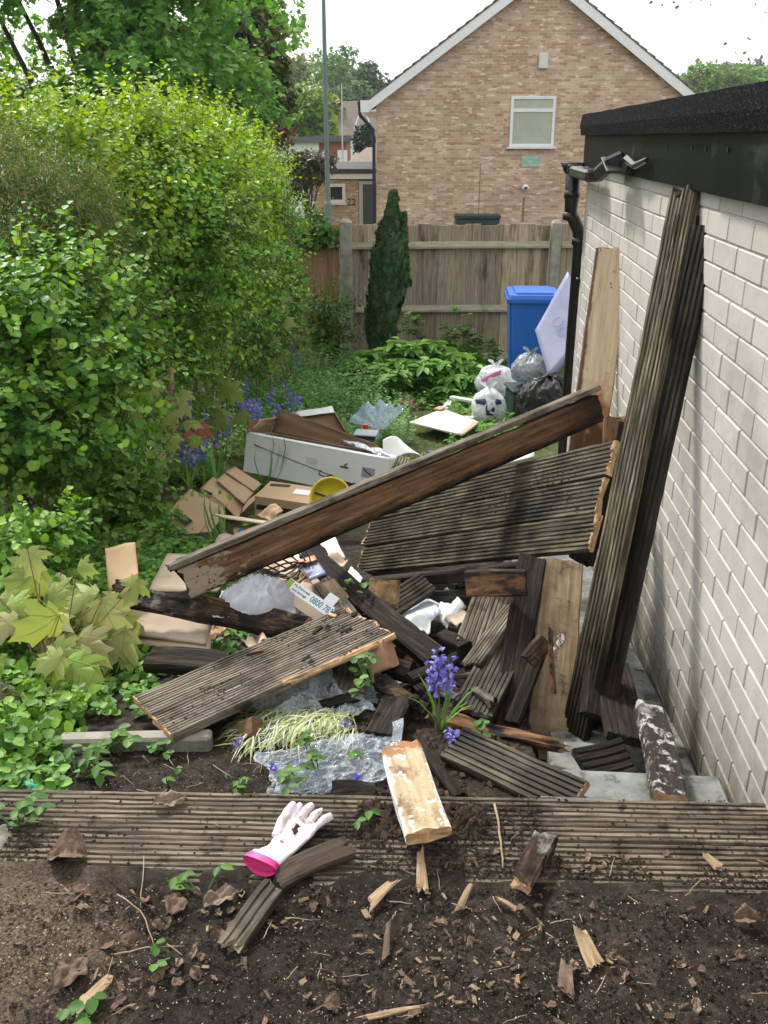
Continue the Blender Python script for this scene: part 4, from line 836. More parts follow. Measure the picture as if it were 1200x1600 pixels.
# shift so that the FRONT bottom edge sits on A-B
H_ = .27; W_ = .28
MW = MW @ Matrix.Translation((0, W_/2, 0))
wb = obox('long_white_box', 'long white printed cardboard box lying open among the weeds', MW, L, W_, H_, M_wbox, M_kraftin, {'l': (-5, .1)})
lid = quad([(-L/2, W_/2, H_), (L/2*.75, W_/2, H_), (L/2*.5, W_/2, H_+.05), (-L/2+.02, W_/2+.05, H_+.18)], 'flap', M_kraftin, parent=wb, bend=.02)
quad([(-L/2, -W_/2-.001, H_), (L/2*.98, -W_/2-.001, H_), (L/2*.98, -W_/2+.045, H_+.006), (-L/2, -W_/2+.04, H_+.01)], 'folded_edge', M_wbox, parent=wb, bend=.003)
quad([(-L/2-.01, -W_/2+.03, H_+.0), (-L/2-.02, W_/2-.02, H_), (-L/2+.03, W_/2+.02, H_+.12), (-L/2+.03, -W_/2+.1, H_+.1)], 'flap', M_kraft, parent=wb, bend=.01)
FR = Matrix.Translation((0, -W_/2-.0022, 0)) @ UP     # print on the front face, x along box, y up
pr = MB()
pr.tube([(-L*.44, .205, .001), (-L*.3, .172, .001), (0, .118, .001), (L*.2, .082, .001)], .0022, 6)
pr.box(L*.2, L*.3, .06, .088, 0, .002, Matrix.Rotation(R(-3), 4, 'Z')); pr.box(L*.29, L*.36, .042, .075, 0, .002)
pr.tube([(L*.36, .06, 0), (L*.395, .04, 0), (L*.43, .055, 0)], .011, 6); pr.tube([(L*.41, .045, 0), (L*.41, .09, 0)], .006, 6)
pr.tube([(L*.06, .115, 0), (L*.05, .085, 0), (L*.1, .075, 0), (L*.14, .1, 0)], .004, 6)
pr.build('tool_picture', M_blk, wb, FR)
pr = MB(); pr.box(L*.335, L*.42, .125, .19, 0, .001); pr.build('small_picture', plain('grey_print', (.33, .32, .36), .6), wb, FR)
pr = MB(); pr.tube([(L*.345, .18, .0015), (L*.41, .135, .0015)], .004, 6); pr.tube([(L*.19, .165, 0), (L*.245, .163, 0), (L*.215, .18, 0), (L*.235, .19, 0)], .005, 6); pr.build('arrow_print', M_blk, wb, FR)
pr = MB(); pr.box(-L*.05, L*.03, .145, .185, 0, .0008); pr.build('faint_panel', plain('faint_print', (.58, .57, .54), .6), wb, FR)
pr = MB(); pr.tube([(-L*.43, .2, .002), (-L*.365, .187, .002)], .004, 6); pr.build('red_lettering', plain('red_print', (.3, .02, .02), .6), wb, FR)
text('hyper', .035, M_blk, wb, FR @ Matrix.Translation((-L*.43, .085, .001)) @ Matrix.Rotation(R(80), 4, 'Z'), .0005) if 0 else None
# clear film on top of the long box
M_film = film('clear_film', (.75, .82, .9), .45, 14, .1)
quad([MW @ Vector(p) for p in ((-.02, W_/2+.03, H_+.03), (L*.46, W_/2-.05, H_+.0), (L*.5, -W_/2+.04, H_+.01), (L*.2, -W_/2+.16, H_+.03))], 'plastic_wrap', M_film, .0012, 24, .05, 3, label='sheet of clear plastic wrap lying on the right end of the long white box', cat='plastic wrap')
# curled white card at the right end
pc = at(622, 735, 5.7)
grid(lambda u, v: (pc.x-.1+.3*u*(1-.4*v), pc.y+.1-.06*u+.12*v, pc.z-.02+.24*math.sin(u*2.4)*.5+.16*v*(1-u)), 16, 16, 'white_card', plain('white_card', (.74, .74, .72), .6), thick=.004, label='curled white card standing at the right end of the long white box', cat='card')
# teal box behind
def qbox(name, label, faces, cat='box'):
    c = at(*faces[0][2][0]); r = empty(name, c, label, cat)
    for q, (nm, m_, P_) in enumerate(faces):
        quad([at(*p_)-c for p_ in P_], nm, m_, .005, 8, .006, q+3, parent=r)
    return r
M_teal = plain('teal_print', (.1, .2, .21), .5)
qbox('teal_box', 'small teal box with white flap and brown inside lying open behind the long white box', [
 ('side', M_teal, [(432, 656, 6.9), (458, 643, 7.1), (466, 664, 6.75), (452, 676, 6.6)]),
 ('lining', M_kraftin, [(468, 652, 6.8), (522, 645, 6.8), (540, 676, 6.7), (472, 676, 6.6)]),
 ('flap', M_label, [(460, 645, 7.0), (519, 635, 7.0), (523, 645, 6.75), (466, 652, 6.75)]),
 ('side', M_kraft, [(458, 643, 7.0), (470, 650, 6.7), (474, 668, 6.6), (464, 662, 6.7)]),
 ('back', M_kraft, [(520, 640, 6.95), (524, 645, 6.75), (542, 676, 6.65), (538, 670, 6.9)])])
# kraft boxes on the left
def onbox(r, M, x0, x1, y0, y1, m, name, **k): return MB().box(x0, x1, y0, y1, 0, .0015).build(name, m, r, M)
fa = [at(252, 811, 5.15), at(298, 764, 5.45), at(344, 791, 5.3), at(303, 845, 4.95)]
kb = qbox('kraft_box', 'flattened kraft box with a black script label propped on the weeds at the left', [
 ('face', M_kraft, [(252, 811, 5.15), (298, 764, 5.45), (344, 791, 5.3), (303, 845, 4.95)]),
 ('side', M_kraft, [(303, 845, 4.96), (344, 791, 5.31), (352, 802, 5.25), (312, 856, 4.9)]),
 ('side', M_kraft, [(252, 811, 5.16), (303, 845, 4.96), (312, 856, 4.9), (254, 820, 5.12)])])
fx = (fa[3]-fa[0]).normalized(); fn_ = (fa[1]-fa[0]).cross(fa[3]-fa[0]).normalized(); fn_ = fn_ if fn_.dot(Vector((0, 0, EYE))-fa[0]) > 0 else -fn_
lm = frame(at(286, 812, 5.12)+fn_*.012-kb.location, fn_, fx)
lb = MB().box(-.062, .062, -.024, .024, -.004, .002).build('label', M_blk, kb, lm)
sq = MB(); sq.tube([(-.045, -.008, 0), (-.03, .012, 0), (-.015, -.01, 0), (.004, .01, 0), (.02, -.008, 0), (.035, .008, 0), (.048, -.006, 0)], .002, 5)
sq.build('script_lettering', plain('cream_ink', (.5, .47, .36), .6), lb, Matrix.Translation((0, 0, .0022)))
k2 = qbox('kraft_box', 'open kraft box with folded flaps right of the flattened one', [
 ('side', M_kraft, [(314, 763, 5.5), (333, 746, 5.7), (372, 769, 5.5), (352, 792, 5.3)]),
 ('side', M_kraft, [(352, 792, 5.3), (372, 769, 5.5), (382, 787, 5.4), (372, 812, 5.2)]),
 ('side', M_kraft, [(314, 763, 5.5), (352, 792, 5.3), (350, 800, 5.28), (316, 775, 5.45)]),
 ('flap', M_kraft, [(338, 750, 5.6), (353, 739, 5.75), (396, 770, 5.5), (381, 788, 5.3)]),
 ('flap', M_kraft, [(352, 738, 5.72), (367, 730, 5.85), (409, 757, 5.62), (396, 768, 5.5)]),
 ('flap', M_kraft, [(382, 787, 5.35), (405, 768, 5.5), (402, 778, 5.45), (377, 802, 5.25)])])
for px_, py_, w_ in ((325, 770, .03), (344, 783, .018)):
    MB().box(-w_, w_, -.009, .009, 0, .003).build('label', M_blk, k2, frame(at(px_, py_, 5.4)-k2.location, (-.1, -.55, .8), (1, -.35, -.3)))
pC = at(455, 800, 5.1)
k3 = obox('kraft_box', 'low kraft box with a white address label beside the yellow reel', eul(pC, 0, 3, -14), .36, .26, .12, M_kraft, M_kraftin, {}, open_=False)
onbox(k3, Matrix.Translation((.06, .02, .128)), -.05, .05, -.04, .04, M_label, 'label')
onbox(k3, Matrix.Translation((-.04, -.1312, .06)) @ UP, -.13, .1, -.016, .016, M_blk, 'printed_band')
onbox(k3, Matrix.Translation((-.1, .08, .128)) @ Matrix.Rotation(R(10), 4, 'Z'), -.06, .06, -.018, .018, M_blk, 'printed_band')
# yellow reel
pR = at(517, 778, 4.95)
yr = empty('yellow_reel', frame(pR, (.12, -.85, .45), (1, 0, 0)), 'round yellow plastic reel standing between the kraft box and the long joist', 'reel')
b = MB(); b.lathe([(.0, -.03), (.104, -.03), (.108, .025), (.118, .03), (.121, .02), (.113, -.045), (.0, -.05)], 40); b.build('drum', plain('yellow_plastic', (.78, .6, .03), .4), yr, smooth=True)
b = MB(); b.lathe([(0, .0), (.022, 0), (.025, -.028), (0, -.028)], 16); 
for a_ in (20, 160, 270): b.tube([(0, 0, -.018), (.1*math.cos(R(a_)), .1*math.sin(R(a_)), -.024)], .006, 6)
b.build('hub', M_blackp, yr)
# flat cards
ca = lambda *p: [at(*q) for q in p]
quad(ca((205, 935, 3.2), (330, 958, 3.05), (322, 1010, 2.86), (188, 992, 2.95)), 'flat_cardboard', M_card, .012, bend=.012, seed=1, label='stack of flat tan cardboard in front of the rotten timber', cat='cardboard')
quad(ca((208, 945, 3.2), (336, 968, 3.02), (328, 1018, 2.84), (190, 1004, 2.93)), 'flat_cardboard', M_card, .006, bend=.02, seed=2, label='lowest sheet under the stack of flat cardboard', cat='cardboard')
quad(ca((262, 866, 3.75), (372, 868, 3.75), (340, 925, 3.3), (232, 925, 3.3)), 'flat_cardboard', M_card, .006, bend=.012, seed=3, label='tan cardboard sheet behind the left end of the long joist', cat='cardboard')
fb = quad(ca((164, 858, 3.3), (211, 848, 3.34), (217, 900, 3.16), (170, 925, 3.1)), 'cardboard_piece', M_kraft, .005, bend=.006, seed=4, label='upright cream coloured cardboard flap behind the maple seedling leaves', cat='cardboard')
quad(ca((330, 805, 4.6), (470, 822, 4.35), (440, 824, 4.2), (358, 812, 4.3)), 'cardboard_strip', M_card, .008, bend=.006, seed=5, label='long flat tan card strip above the long joist in front of the kraft box', cat='cardboard')
quad(ca((325, 860, 4.15), (352, 832, 4.3), (395, 850, 4.1), (360, 885, 3.9)), 'torn_cardboard', M_card, .005, bend=.03, seed=6, label='crumpled piece of tan cardboard at the top edge of the long joist', cat='cardboard')
quad(ca((365, 825, 4.35), (405, 822, 4.35), (425, 850, 4.1), (368, 862, 4.1)), 'torn_cardboard', M_kraft, .005, bend=.02, seed=7, label='small kraft card with a blue film stuck on it above the long joist', cat='cardboard')
quad(ca((373, 829, 4.28), (392, 826, 4.28), (402, 836, 4.2), (380, 847, 4.15)), 'blue_film', plain('blue_plastic_film', (.03, .3, .68), .25, .6), .003, bend=.02, seed=8, label='bright blue scrap of plastic film on the kraft card above the long joist', cat='film')
quad(ca((302, 868, 4.0), (330, 862, 4.0), (330, 874, 3.8), (298, 880, 3.8)), 'white_paper', M_label, .003, bend=.02, seed=9, label='narrow white paper scrap beside the crumpled tan cardboard', cat='paper')
b1 = quad(ca((395, 880, 3.55), (500, 872, 3.5), (540, 975, 3.02), (440, 960, 3.05)), 'crushed_box', M_card, .006, 16, bend=.045, seed=11, label='crushed tan box under the long joist with white printed tape', cat='cardboard')
tp_ = at(494, 938, 2.98); tx = at(530, 965, 2.93)-at(452, 912, 3.06)
TM = frame(at(490, 938, 2.985), (-.1, -.6, .8), tx)
tp = MB().box(-.13, .13, -.022, .022, 0, .0015).build('printed_tape', M_label, b1, Matrix.Translation(-b1.location) @ TM)
b2 = MB().box(-.13, .13, -.06, -.0225, 0, .001).build('card_edge', M_card, b1, Matrix.Translation(-b1.location) @ TM)
b3 = MB().box(.03, .075, .0225, .06, 0, .0015).build('printed_tape', M_label, b1, Matrix.Translation(-b1.location) @ TM)
M_blue = plain('blue_print', (.02, .17, .26), .6)
text('0800 783 47', .036, M_blue, tp, Matrix.Translation((.055, -.001, .002)), .0006, .75)
text('My Removals', .014, M_ink, tp, Matrix.Translation((-.062, .009, .002)), .0006, 1.0); text('and Storage', .014, M_ink, tp, Matrix.Translation((-.062, -.008, .002)), .0006, 1.0)
for x_ in (-.118, .1): MB().box(x_-.012, x_+.012, -.02, .02 if x_ < 0 else -.006, .0016, .0022).build('green_logo', plain('lime_print', (.3, .4, .05), .6), tp)
bk = quad(ca((465, 880, 3.3), (492, 872, 3.3), (510, 898, 3.15), (484, 908, 3.12)), 'booklet', plain('blue_grey_print', (.22, .25, .38), .3), .008, bend=.004, seed=12, label='blue grey booklet with an orange top band beside the middle beam', cat='booklet')
P4 = ca((464, 879, 3.29), (492, 871, 3.29), (496, 878, 3.25), (468, 887, 3.245)); quad([Vector(p)+Vector((0, -.01, .012))-bk.location for p in P4], 'cover_band', plain('orange_print', (.75, .2, .06), .4), .003, 6, .001, parent=bk)
quad(ca((458, 866, 3.5), (470, 866, 3.5), (478, 885, 3.35), (466, 885, 3.35)), 'white_paper', M_label, .003, bend=.01, seed=14, label='white paper corner above the blue grey booklet', cat='paper')
quad(ca((495, 843, 3.9), (522, 838, 3.9), (540, 872, 3.6), (515, 868, 3.6)), 'white_paper', M_label, .003, bend=.02, seed=15, label='white printed paper between the long joist and the large deck section', cat='paper')
quad(ca((596, 958, 3.2), (655, 925, 3.35), (690, 955, 3.1), (655, 985, 2.95)), 'paper_sheet', plain('blue_white_paper', (.5, .53, .63), .5), .004, bend=.02, seed=16, label='pale blue folded sheet in the hollow under the large deck section', cat='paper')
quad(ca((660, 925, 3.35), (700, 920, 3.3), (727, 945, 3.1), (700, 985, 2.95)), 'paper_sheet', M_wbox, .004, bend=.04, seed=17, label='dirty white crumpled card right of the pale blue sheet', cat='card')
quad(ca((625, 968, 3.08), (680, 955, 3.1), (672, 990, 2.9), (655, 986, 2.9)), 'paper_sheet', M_wbox, .004, bend=.02, seed=18, label='white card edge below the pale blue sheet', cat='card')
quad(ca((722, 728, 3.95), (836, 706, 4.05), (835, 716, 3.95), (760, 735, 3.85)), 'white_board', plain('dirty_white_board', (.55, .55, .5), .6), .01, bend=.004, seed=19, label='dirty white board peeping out between the long joist and the large deck section', cat='board')
rq = random.Random(31)
for i, (px_, py_, F_, m_, lab) in enumerate(((420, 885, 3.4, M_card, 'crumpled tan card in the shadow left of the black cable'), (455, 905, 3.2, M_kraft, 'kraft card corner beside the towel'), (545, 905, 3.3, M_label, 'small torn white paper beside the middle beam'), (520, 880, 3.5, M_card, 'tan card scrap below the white printed paper'), (610, 935, 3.2, M_wbox, 'torn white card behind the crumbling orange lump'), (715, 965, 2.95, M_card, 'bent tan card in the hollow under the dark beams'), (400, 1000, 2.8, M_card, 'tan card edge showing under the rotten timber'), (340, 985, 2.95, M_kraft, 'kraft card scrap right of the flat cardboard stack'), (385, 845, 3.9, M_kraft, 'kraft card poking over the long joist beside the blue film'), (480, 960, 2.95, M_card, 'tan card scrap in front of the printed tape'), (425, 800, 4.6, M_kraft, 'flattened kraft flap in front of the low kraft box'))):
    q_ = []
    for dx, dy, dF in ((-1, .3, .05), (.2, -1, .12), (1, -.1, 0), (-.1, 1, -.08)): q_.append(at(px_+dx*rq.uniform(16, 32), py_+dy*rq.uniform(10, 18), F_+dF*rq.uniform(.5, 1.2)))
    quad(q_, 'torn_cardboard' if m_ is not M_label else 'white_paper', m_, .004, 10, .03, 40+i, label=lab, cat='cardboard' if m_ is not M_label else 'paper')
# black cable basket
b = MB(); pb = at(450, 895, 3.22)
for i in range(6):
    r0 = .05+.006*i; b.tube([pb+Vector((r0*math.cos(t_)*1.5-.03, r0*math.sin(t_), .02*math.sin(3*t_+i)+.012*i)) for t_ in np.linspace(0, 6.0, 18)], .0035, 5)
b.world('black_cable', M_blackp, label='coil of thin black cable in the shadow under the long joist', cat='cable')
# towel -------------------------------------------------
M_towel = mat('grey_white_towelling', [(.3, (.4, .4, .44)), (.7, (.52, .52, .56))], 30, rough=.95, bmp=.8, bscale=240, bdist=.002)
T0 = at(402, 938, 3.0)
def tw(u, v):
    x = (u-.5)*.29; y = (v-.5)*.2; e = max(0, 1-((u-.5)**2*4.2+(v-.5)**2*4.2))
    r1 = noise.noise(Vector((u*2.2+v*1.5, v*5-u*3, 1.)))
    fold = .02*(1-abs(noise.noise(Vector((u*2.5+v*2+r1, v*5-u*2.5, 3.))))*2)**3+.012*(1-abs(noise.noise(Vector((u*6-v*3, v*8+u*4+r1*2, 8.))))*2)**3+.012*r1*noise.noise(Vector((u*7, v*9, 4)))
    edge = 1-.13*noise.noise(Vector((math.atan2(v-.5, u-.5)*1.3, 0, 7)))
    return (T0.x+x*edge, T0.y+y*edge, T0.z-.02+.085*math.sqrt(e)+fold*(.4+e))
grid(tw, 60, 44, 'towel', M_towel, thick=.006, label='crumpled grey white towel lying behind the rotten timber', cat='towel')
# plastic sheeting ------------------------------------
M_poly = film('crumpled_polythene', (.62, .68, .76), .22, 12, .1, 1., .02)
def crump(c, sx, sy, h, rot, seed, lab, m=M_poly, n=60, base=0.):
    c = Vector(c)
    def fn(u, v):
        x = (u-.5)*sx; y = (v-.5)*sy; a = math.atan2(v-.5, u-.5); ed = 1+.28*noise.noise(Vector((math.cos(a)*1.6, math.sin(a)*1.6, seed)))
        x *= ed; y *= ed; X = x*math.cos(rot)-y*math.sin(rot); Y = x*math.sin(rot)+y*math.cos(rot)
        q = Vector((u*4+seed, v*4, seed)); r1 = 1-abs(noise.noise(q))*2; r2 = 1-abs(noise.noise(q*2.3))*2; r3 = 1-abs(noise.noise(q*5))*2
        return (c.x+X, c.y+Y, max(gz(c.x+X, c.y+Y)+.004, c.z+base)+h*(r1*.5+r2*.3+r3*.18)*(1-.6*max(abs(u-.5), abs(v-.5))*2))
    return grid(fn, n, n, 'polythene_sheet', m, thick=.0008, smooth=False, label=lab, cat='plastic sheet')
crump(gnd(485, 1098, .03), .34, .28, .11, .3, 1, 'shiny crumpled clear polythene under the wide front deck section', base=.0)
crump(gnd(560, 1085, .02), .26, .16, .05, .2, 2, 'clear polythene scrap in the shade right of the larger crumpled sheet')
crump(gnd(520, 1195, .02), .36, .2, .055, .35, 3, 'bluish crumpled polythene sheet spread over the soil behind the front boards')
crump(gnd(470, 1225, .01), .17, .12, .04, .1, 5, 'small crumpled polythene piece touching the far edge of the front boards')
plank('curl of polythene hanging from the dark block', at(608, 1195, 2.06), at(618, 1132, 2.2), (-.5, -1, .3), w=.035, t=.003, m=M_poly, name='polythene_strip', cat='plastic sheet', rough=.012, warp=.02)
# bags -------------------------------------------------
def bag(name, lab, p, rx, ry, rz, m, knot=True, seed=0, extra=(), pleat=.09):
    r = empty(name, Matrix.Translation(p), lab, 'bag'); n = 44; V = []; F = []
    for i in range(n+1):
        th = math.pi*i/n
        for j in range(n*2):
            ph_ = math.pi*j/n; d = Vector((math.sin(th)*math.cos(ph_), math.sin(th)*math.sin(ph_), math.cos(th)))
            up = max(0, d.z)
            s_ = 1+.12*noise.noise(d*1.7+Vector((seed, 0, 0)))+.05*(1-2*abs(noise.noise(d*4+Vector((0, seed, 0)))))+pleat*up*(1-2*abs(noise.noise(Vector((math.cos(ph_)*3.2, math.sin(ph_)*3.2, seed)))))
            s_ += .025*(1-2*abs(noise.noise(d*9+Vector((seed, seed, 0)))))
            V.append((d.x*rx*s_, d.y*ry*s_, rz+(d.z*rz*s_ if d.z > -.6 else -.6*rz*s_+(d.z+.6)*.3*rz)))
    for i in range(n):
        for j in range(n*2): F.append((i*2*n+j, i*2*n+(j+1) % (2*n), (i+1)*2*n+(j+1) % (2*n), (i+1)*2*n+j))
    b = MB(); b.add(V, F); b.build('sack', m, r, smooth=True)
    if knot:
        for a_ in (40, 150, 265):
            d = Vector((math.cos(R(a_)), math.sin(R(a_)), .9)); q = Vector((0, 0, rz*2.0))
            k = MB(); k.add([q+Vector((0, 0, -.03)), q+d*.02+Vector((.012, .0, 0)), q+d*.07+Vector((.03, .01, 0)), q+d*.085, q+d*.07-Vector((.025, .01, 0)), q+d*.02-Vector((.012, 0, 0))], [(0, 1, 5), (1, 2, 4, 5), (2, 3, 4)])
            k.build('handle', m, r, fix=False)
    return r
M_wbag = film('white_carrier_bag', (.78, .79, .82), .85, 14, .35, .5, .01)
M_cbag = film('clear_bag', (.66, .68, .72), .6, 18, .15, .8, .015)
M_bbag = mat('black_bin_bag', [(.3, (.003, .003, .0035)), (.7, (.007, .007, .008))], 6, (1, 1, .35), .3, bmp=1., bscale=11, bdist=.05, spec=.4)
M_gbag = film('grey_bin_liner', (.3, .32, .36), .8, 16, .2, .9, .02)
M_filler = mat('mixed_rubbish', [(.3, (.2, .22, .3)), (.42, (.6, .6, .62)), (.52, (.7, .68, .66)), (.6, (.3, .42, .55)), (.75, (.62, .5, .45))], 9, rough=.6, bmp=.3)
p = gnd(762, 664, 0); wbg = bag('carrier_bag', 'white carrier bag with navy print standing beside the white door panel', p, .155, .14, .165, M_wbag, seed=1)
blob('contents', (0, 0, 0), .125, .115, .13, M_filler, 12, .12, 3).parent = wbg; bpy.context.scene.objects[-1]
M_navy = plain('navy_print', (.015, .03, .075), .5)
for th_, ph2, sx, sy in ((58, -128, .06, .03), (58, -55, .05, .028), (80, -90, .045, .06)):
    th, f = R(th_), R(ph2); d = Vector((math.sin(th)*math.cos(f), math.sin(th)*math.sin(f), math.cos(th))); c = Vector((d.x*.162, d.y*.147, .165+d.z*.172))
    grid(lambda u, v: tuple(c+frame((0, 0, 0), d, Vector((-math.sin(f), math.cos(f), 0))).to_3x3() @ Vector(((u-.5)*2*sx*(1-.5*abs(v-.5)), (v-.5)*2*sy, .006-.12*((u-.5)**2+(v-.5)**2)*.25+.004*noise.noise(Vector((u*5, v*5, th_)))))), 8, 8, 'printed_mark', M_navy, parent=wbg, mw=Matrix.Identity(4), thick=.002)
p = gnd(778, 640, 0); b_ = bag('carrier_bag', 'white and pink plastic bag of rubbish behind the carrier bag with navy print', p+Vector((0, .3, .03)), .2, .17, .17, M_wbag, seed=2)
blob('contents', (0, 0, 0), .15, .13, .14, M_filler, 12, .12, 5).parent = b_
grid(lambda u, v: (-.17+.2*u, -.17+.03*math.sin(u*3), .2+.1*u+.05*v), 8, 4, 'pink_print', plain('pink_print', (.8, .25, .5), .5), parent=b_, mw=Matrix.Identity(4), thick=.003)
for o in [o for o in scene.objects if o.name.startswith('contents')]:
    o.location = (0, 0, .13 if o.parent and o.parent.name.startswith('rubbish') else .17)
p = gnd(840, 672, 0)+Vector((.05, -.1, 0)); bag('bin_bag', 'full black bin bag standing against the drainpipe', p, .27, .25, .24, M_bbag, seed=3, pleat=.22)
p = at(826, 640, 8.6); gc = empty('green_crate', eul(Vector((p.x, p.y, gz(p.x, p.y))), 0, 0, 8), 'dark green plastic crate under the grey bag behind the black bin bag', 'crate')
b = MB(); b.box(-.2, .2, -.16, .16, 0, .3, bev=.02); b.build('body', M_dgreen, gc); b = MB(); b.box(-.215, .215, -.175, .175, .301, .33, bev=.01); b.build('rim', M_dgreen, gc)
cz = gz(p.x, p.y)
g_ = bag('rubbish_bag', 'translucent grey bag of bottles and cans on top of the green crate', Vector((p.x+.0, p.y+.02, cz+.33)), .175, .16, .145, M_gbag, seed=4)
g2 = blob('contents', (0, 0, .13), .13, .12, .1, M_filler, 12, .12, 7); g2.parent = g_
# leaning lavender mattress panel
C1, C2, C3, C4 = at(887, 424, 9.0), at(836, 516, 8.75), at(857, 588, 8.3), at(905, 545, 8.5)
C4 = C1+(C3-C2)*1.15+Vector((.12, 0, -.02))
pan = quad([C1, C2, C3, C4], 'mattress', mat('lavender_ticking', [(.3, (.24, .24, .37)), (.7, (.3, .3, .43))], 5, rough=.6, bmp=.2), .07, 12, .006, label='pale lavender cot mattress leaning behind the drainpipe', cat='mattress')
ring = MB(); fr_ = None if 0 else frame((C1+C3)/2-pan.location, (C2-C1).cross(C4-C1).normalized()*(1 if (C2-C1).cross(C4-C1).dot(Vector((0, -1, .2))) > 0 else -1), (C4-C1))
for r_ in (.045,): ring.tube([(r_*math.cos(t_), r_*math.sin(t_)*1.15, .012) for t_ in np.linspace(0, 6.28, 36)], .004, 5, cap=False)
ring.build('stitching', plain('lavender_stitching', (.3, .3, .42), .6), pan, fr_)
# blue wheelie bin
p = at(825, 575, 10.3); p.z = gz(p.x, p.y); zt = at(825, 452, 10.3).z-p.z
bn = empty('blue_wheelie_bin', eul(p, 0, 0, -4), 'blue wheelie bin with closed lid standing in front of the fence', 'bin')
M_blue_p = plain('blue_bin_plastic', (.015, .12, .5), .38, .5)
def frust(b, x0, x1, y0, y1, z0, X0, X1, Y0, Y1, z1, bev=.04):
    def ringp(a, c, d, e, z):
        q = []
        for cx, cy, s0 in ((c-bev, e-bev, 0), (a+bev, e-bev, 90), (a+bev, d+bev, 180), (c-bev, d+bev, 270)):
            for k in range(5): t_ = R(s0+k*22.5); q.append((cx+bev*math.cos(t_), cy+bev*math.sin(t_), z))
        return q
    A = ringp(x0, x1, y0, y1, z0); B = ringp(X0, X1, Y0, Y1, z1); n = len(A)
    b.add(A+B, [(i, (i+1) % n, n+(i+1) % n, n+i) for i in range(n)]+[tuple(range(n))[::-1], tuple(range(n, 2*n))])
zb_ = zt-.09; b = MB(); frust(b, -.21, .21, -.26, .22, .04, -.265, .265, -.34, .3, zb_); b.build('body', M_blue_p, bn)
b = MB(); frust(b, -.295, .295, -.375, .33, zb_-.0, -.295, .295, -.375, .33, zb_+.035); b.build('rim', M_blue_p, bn)
b = MB(); frust(b, -.285, .285, -.37, .32, zb_+.036, -.27, .27, -.35, .3, zb_+.075); frust(b, -.21, .21, -.29, .24, zb_+.0755, -.2, .2, -.28, .23, zb_+.095, .03); b.build('lid', M_blue_p, bn)
b = MB()
for x_ in (-.12, .12): b.tube([(x_-.05, .34, zb_), (x_-.05, .385, zb_+.03), (x_+.05, .385, zb_+.03), (x_+.05, .34, zb_)], .014, 8)
b.build('handle', M_blue_p, bn)
for s_ in (-1, 1):
    b = MB(); b.lathe([(0, -.03), (.1, -.03), (.1, .03), (0, .03)], 20, Matrix.Translation((s_*.25, .24, .1)) @ Matrix.Rotation(R(90), 4, 'Y')); b.build('wheel', M_blackp, bn)
# white door panel, frame, debris
P = ca((640, 661, 7.9), (693, 632, 8.5), (748, 655, 8.0), (722, 684, 7.4))
for q in P: q.z = gz(q.x, q.y)+.09
M_panel = plain('white_laminate', (.8, .8, .78), .35); M_chip = mat('chipboard', [(.3, (.4, .26, .17)), (.7, (.55, .38, .26))], 40, rough=.9, bmp=.4)
dp_ = quad(P, 'laminated_door', [M_panel], .02, 10, .002, label='white laminated door panel lying flat on the grass near the bags', cat='panel')
lo = dp_.location
def inb(u, v, h): return (P[0]*(1-u)*(1-v)+P[1]*u*(1-v)+P[2]*u*v+P[3]*(1-u)*v)+Vector((0, 0, h))
def pbar(u0, v0, u1, v1, w_, h, m, nm):
    a_, c_ = inb(u0, v0, h)-lo, inb(u1, v1, h)-lo; mw = frame(a_, UPV, c_-a_); MB().box(0, (c_-a_).length, -w_/2, w_/2, -.018, .0, bev=.003).build(nm, m, dp_, mw)
pbar(.08, .08, .08, .95, .04, .022, M_panel, 'batten'); pbar(.75, .05, .75, .5, .05, .024, M_panel, 'batten')
pbar(.02, .97, .95, .97, .05, .021, M_chip, 'bare_edge'); pbar(.8, .0, .98, .0, .07, .045, M_chip, 'block')
P = ca((683, 640, 8.3), (705, 598, 9.2), (740, 608, 9.0), (748, 640, 8.3))
for q in P: q.z = gz(q.x, q.y)+.05
b = MB()
for a_, c_ in ((0, 1), (1, 2), (3, 0)):
    d = P[c_]-P[a_]; b.box(-.0, d.length, -.03, .03, 0, .03, frame(P[a_]+Vector((0, 0, .04 if a_ == 1 else 0.002*a_)), UPV, d), bev=.004)
b.world('picture_frame', M_panel, label='broken white picture frame lying in the weeds behind the door panel', cat='frame')
blob('soil_heap', gnd(632, 640, .0), .16, .14, .1, mat('dry_dead_leaves', [(.3, (.12, .075, .05)), (.5, (.26, .17, .12)), (.75, (.42, .3, .23))], 26, rough=.95, bmp=1., bdist=.03), 22, .5, 2, 5., label='heap of dry brown dead plant matter beside the clear plastic cone', cat='dead leaves')
blob('stone', gnd(632, 622, .08), .05, .04, .03, plain('pale_stone', (.6, .56, .5), .8), 10, .3, 4, label='pale stone on top of the dead plant heap', cat='stone')
# clear plastic cone (flattened bouquet sleeve)
p0 = at(590, 668, 7.3)
def cone(u, v):
    a_ = R(20+115*u); r_ = .03+.27*v
    return (p0.x+.03-r_*math.cos(a_)*.95, p0.y+.02+.3*r_*math.sin(a_)+.05*v, p0.z-.04+.62*r_*math.sin(a_)+.05*v*(1-2*abs(noise.noise(Vector((u*9, v*.6, 2))))))
grid(cone, 50, 10, 'plastic_sleeve', film('clear_sleeve', (.5, .62, .8), .42, 20, .12, .5), thick=.001, label='fan of clear bluish plastic sleeve standing on the grass beside the dead plant heap', cat='plastic sleeve')
b = MB(); b.box(-.09, .09, -.06, .06, 0, .045, bev=.005); cr = b.build('carton', plain('grey_carton', (.3, .32, .38), .4), None, eul(at(572, 684, 6.7), 5, 0, -12)); tag(cr, 'small grey blue carton in front of the clear plastic sleeve', 'carton')
MB().box(-.085, .085, -.0615, -.0605, .008, .038).build('label', plain('navy_label', (.03, .035, .06), .4), cr)
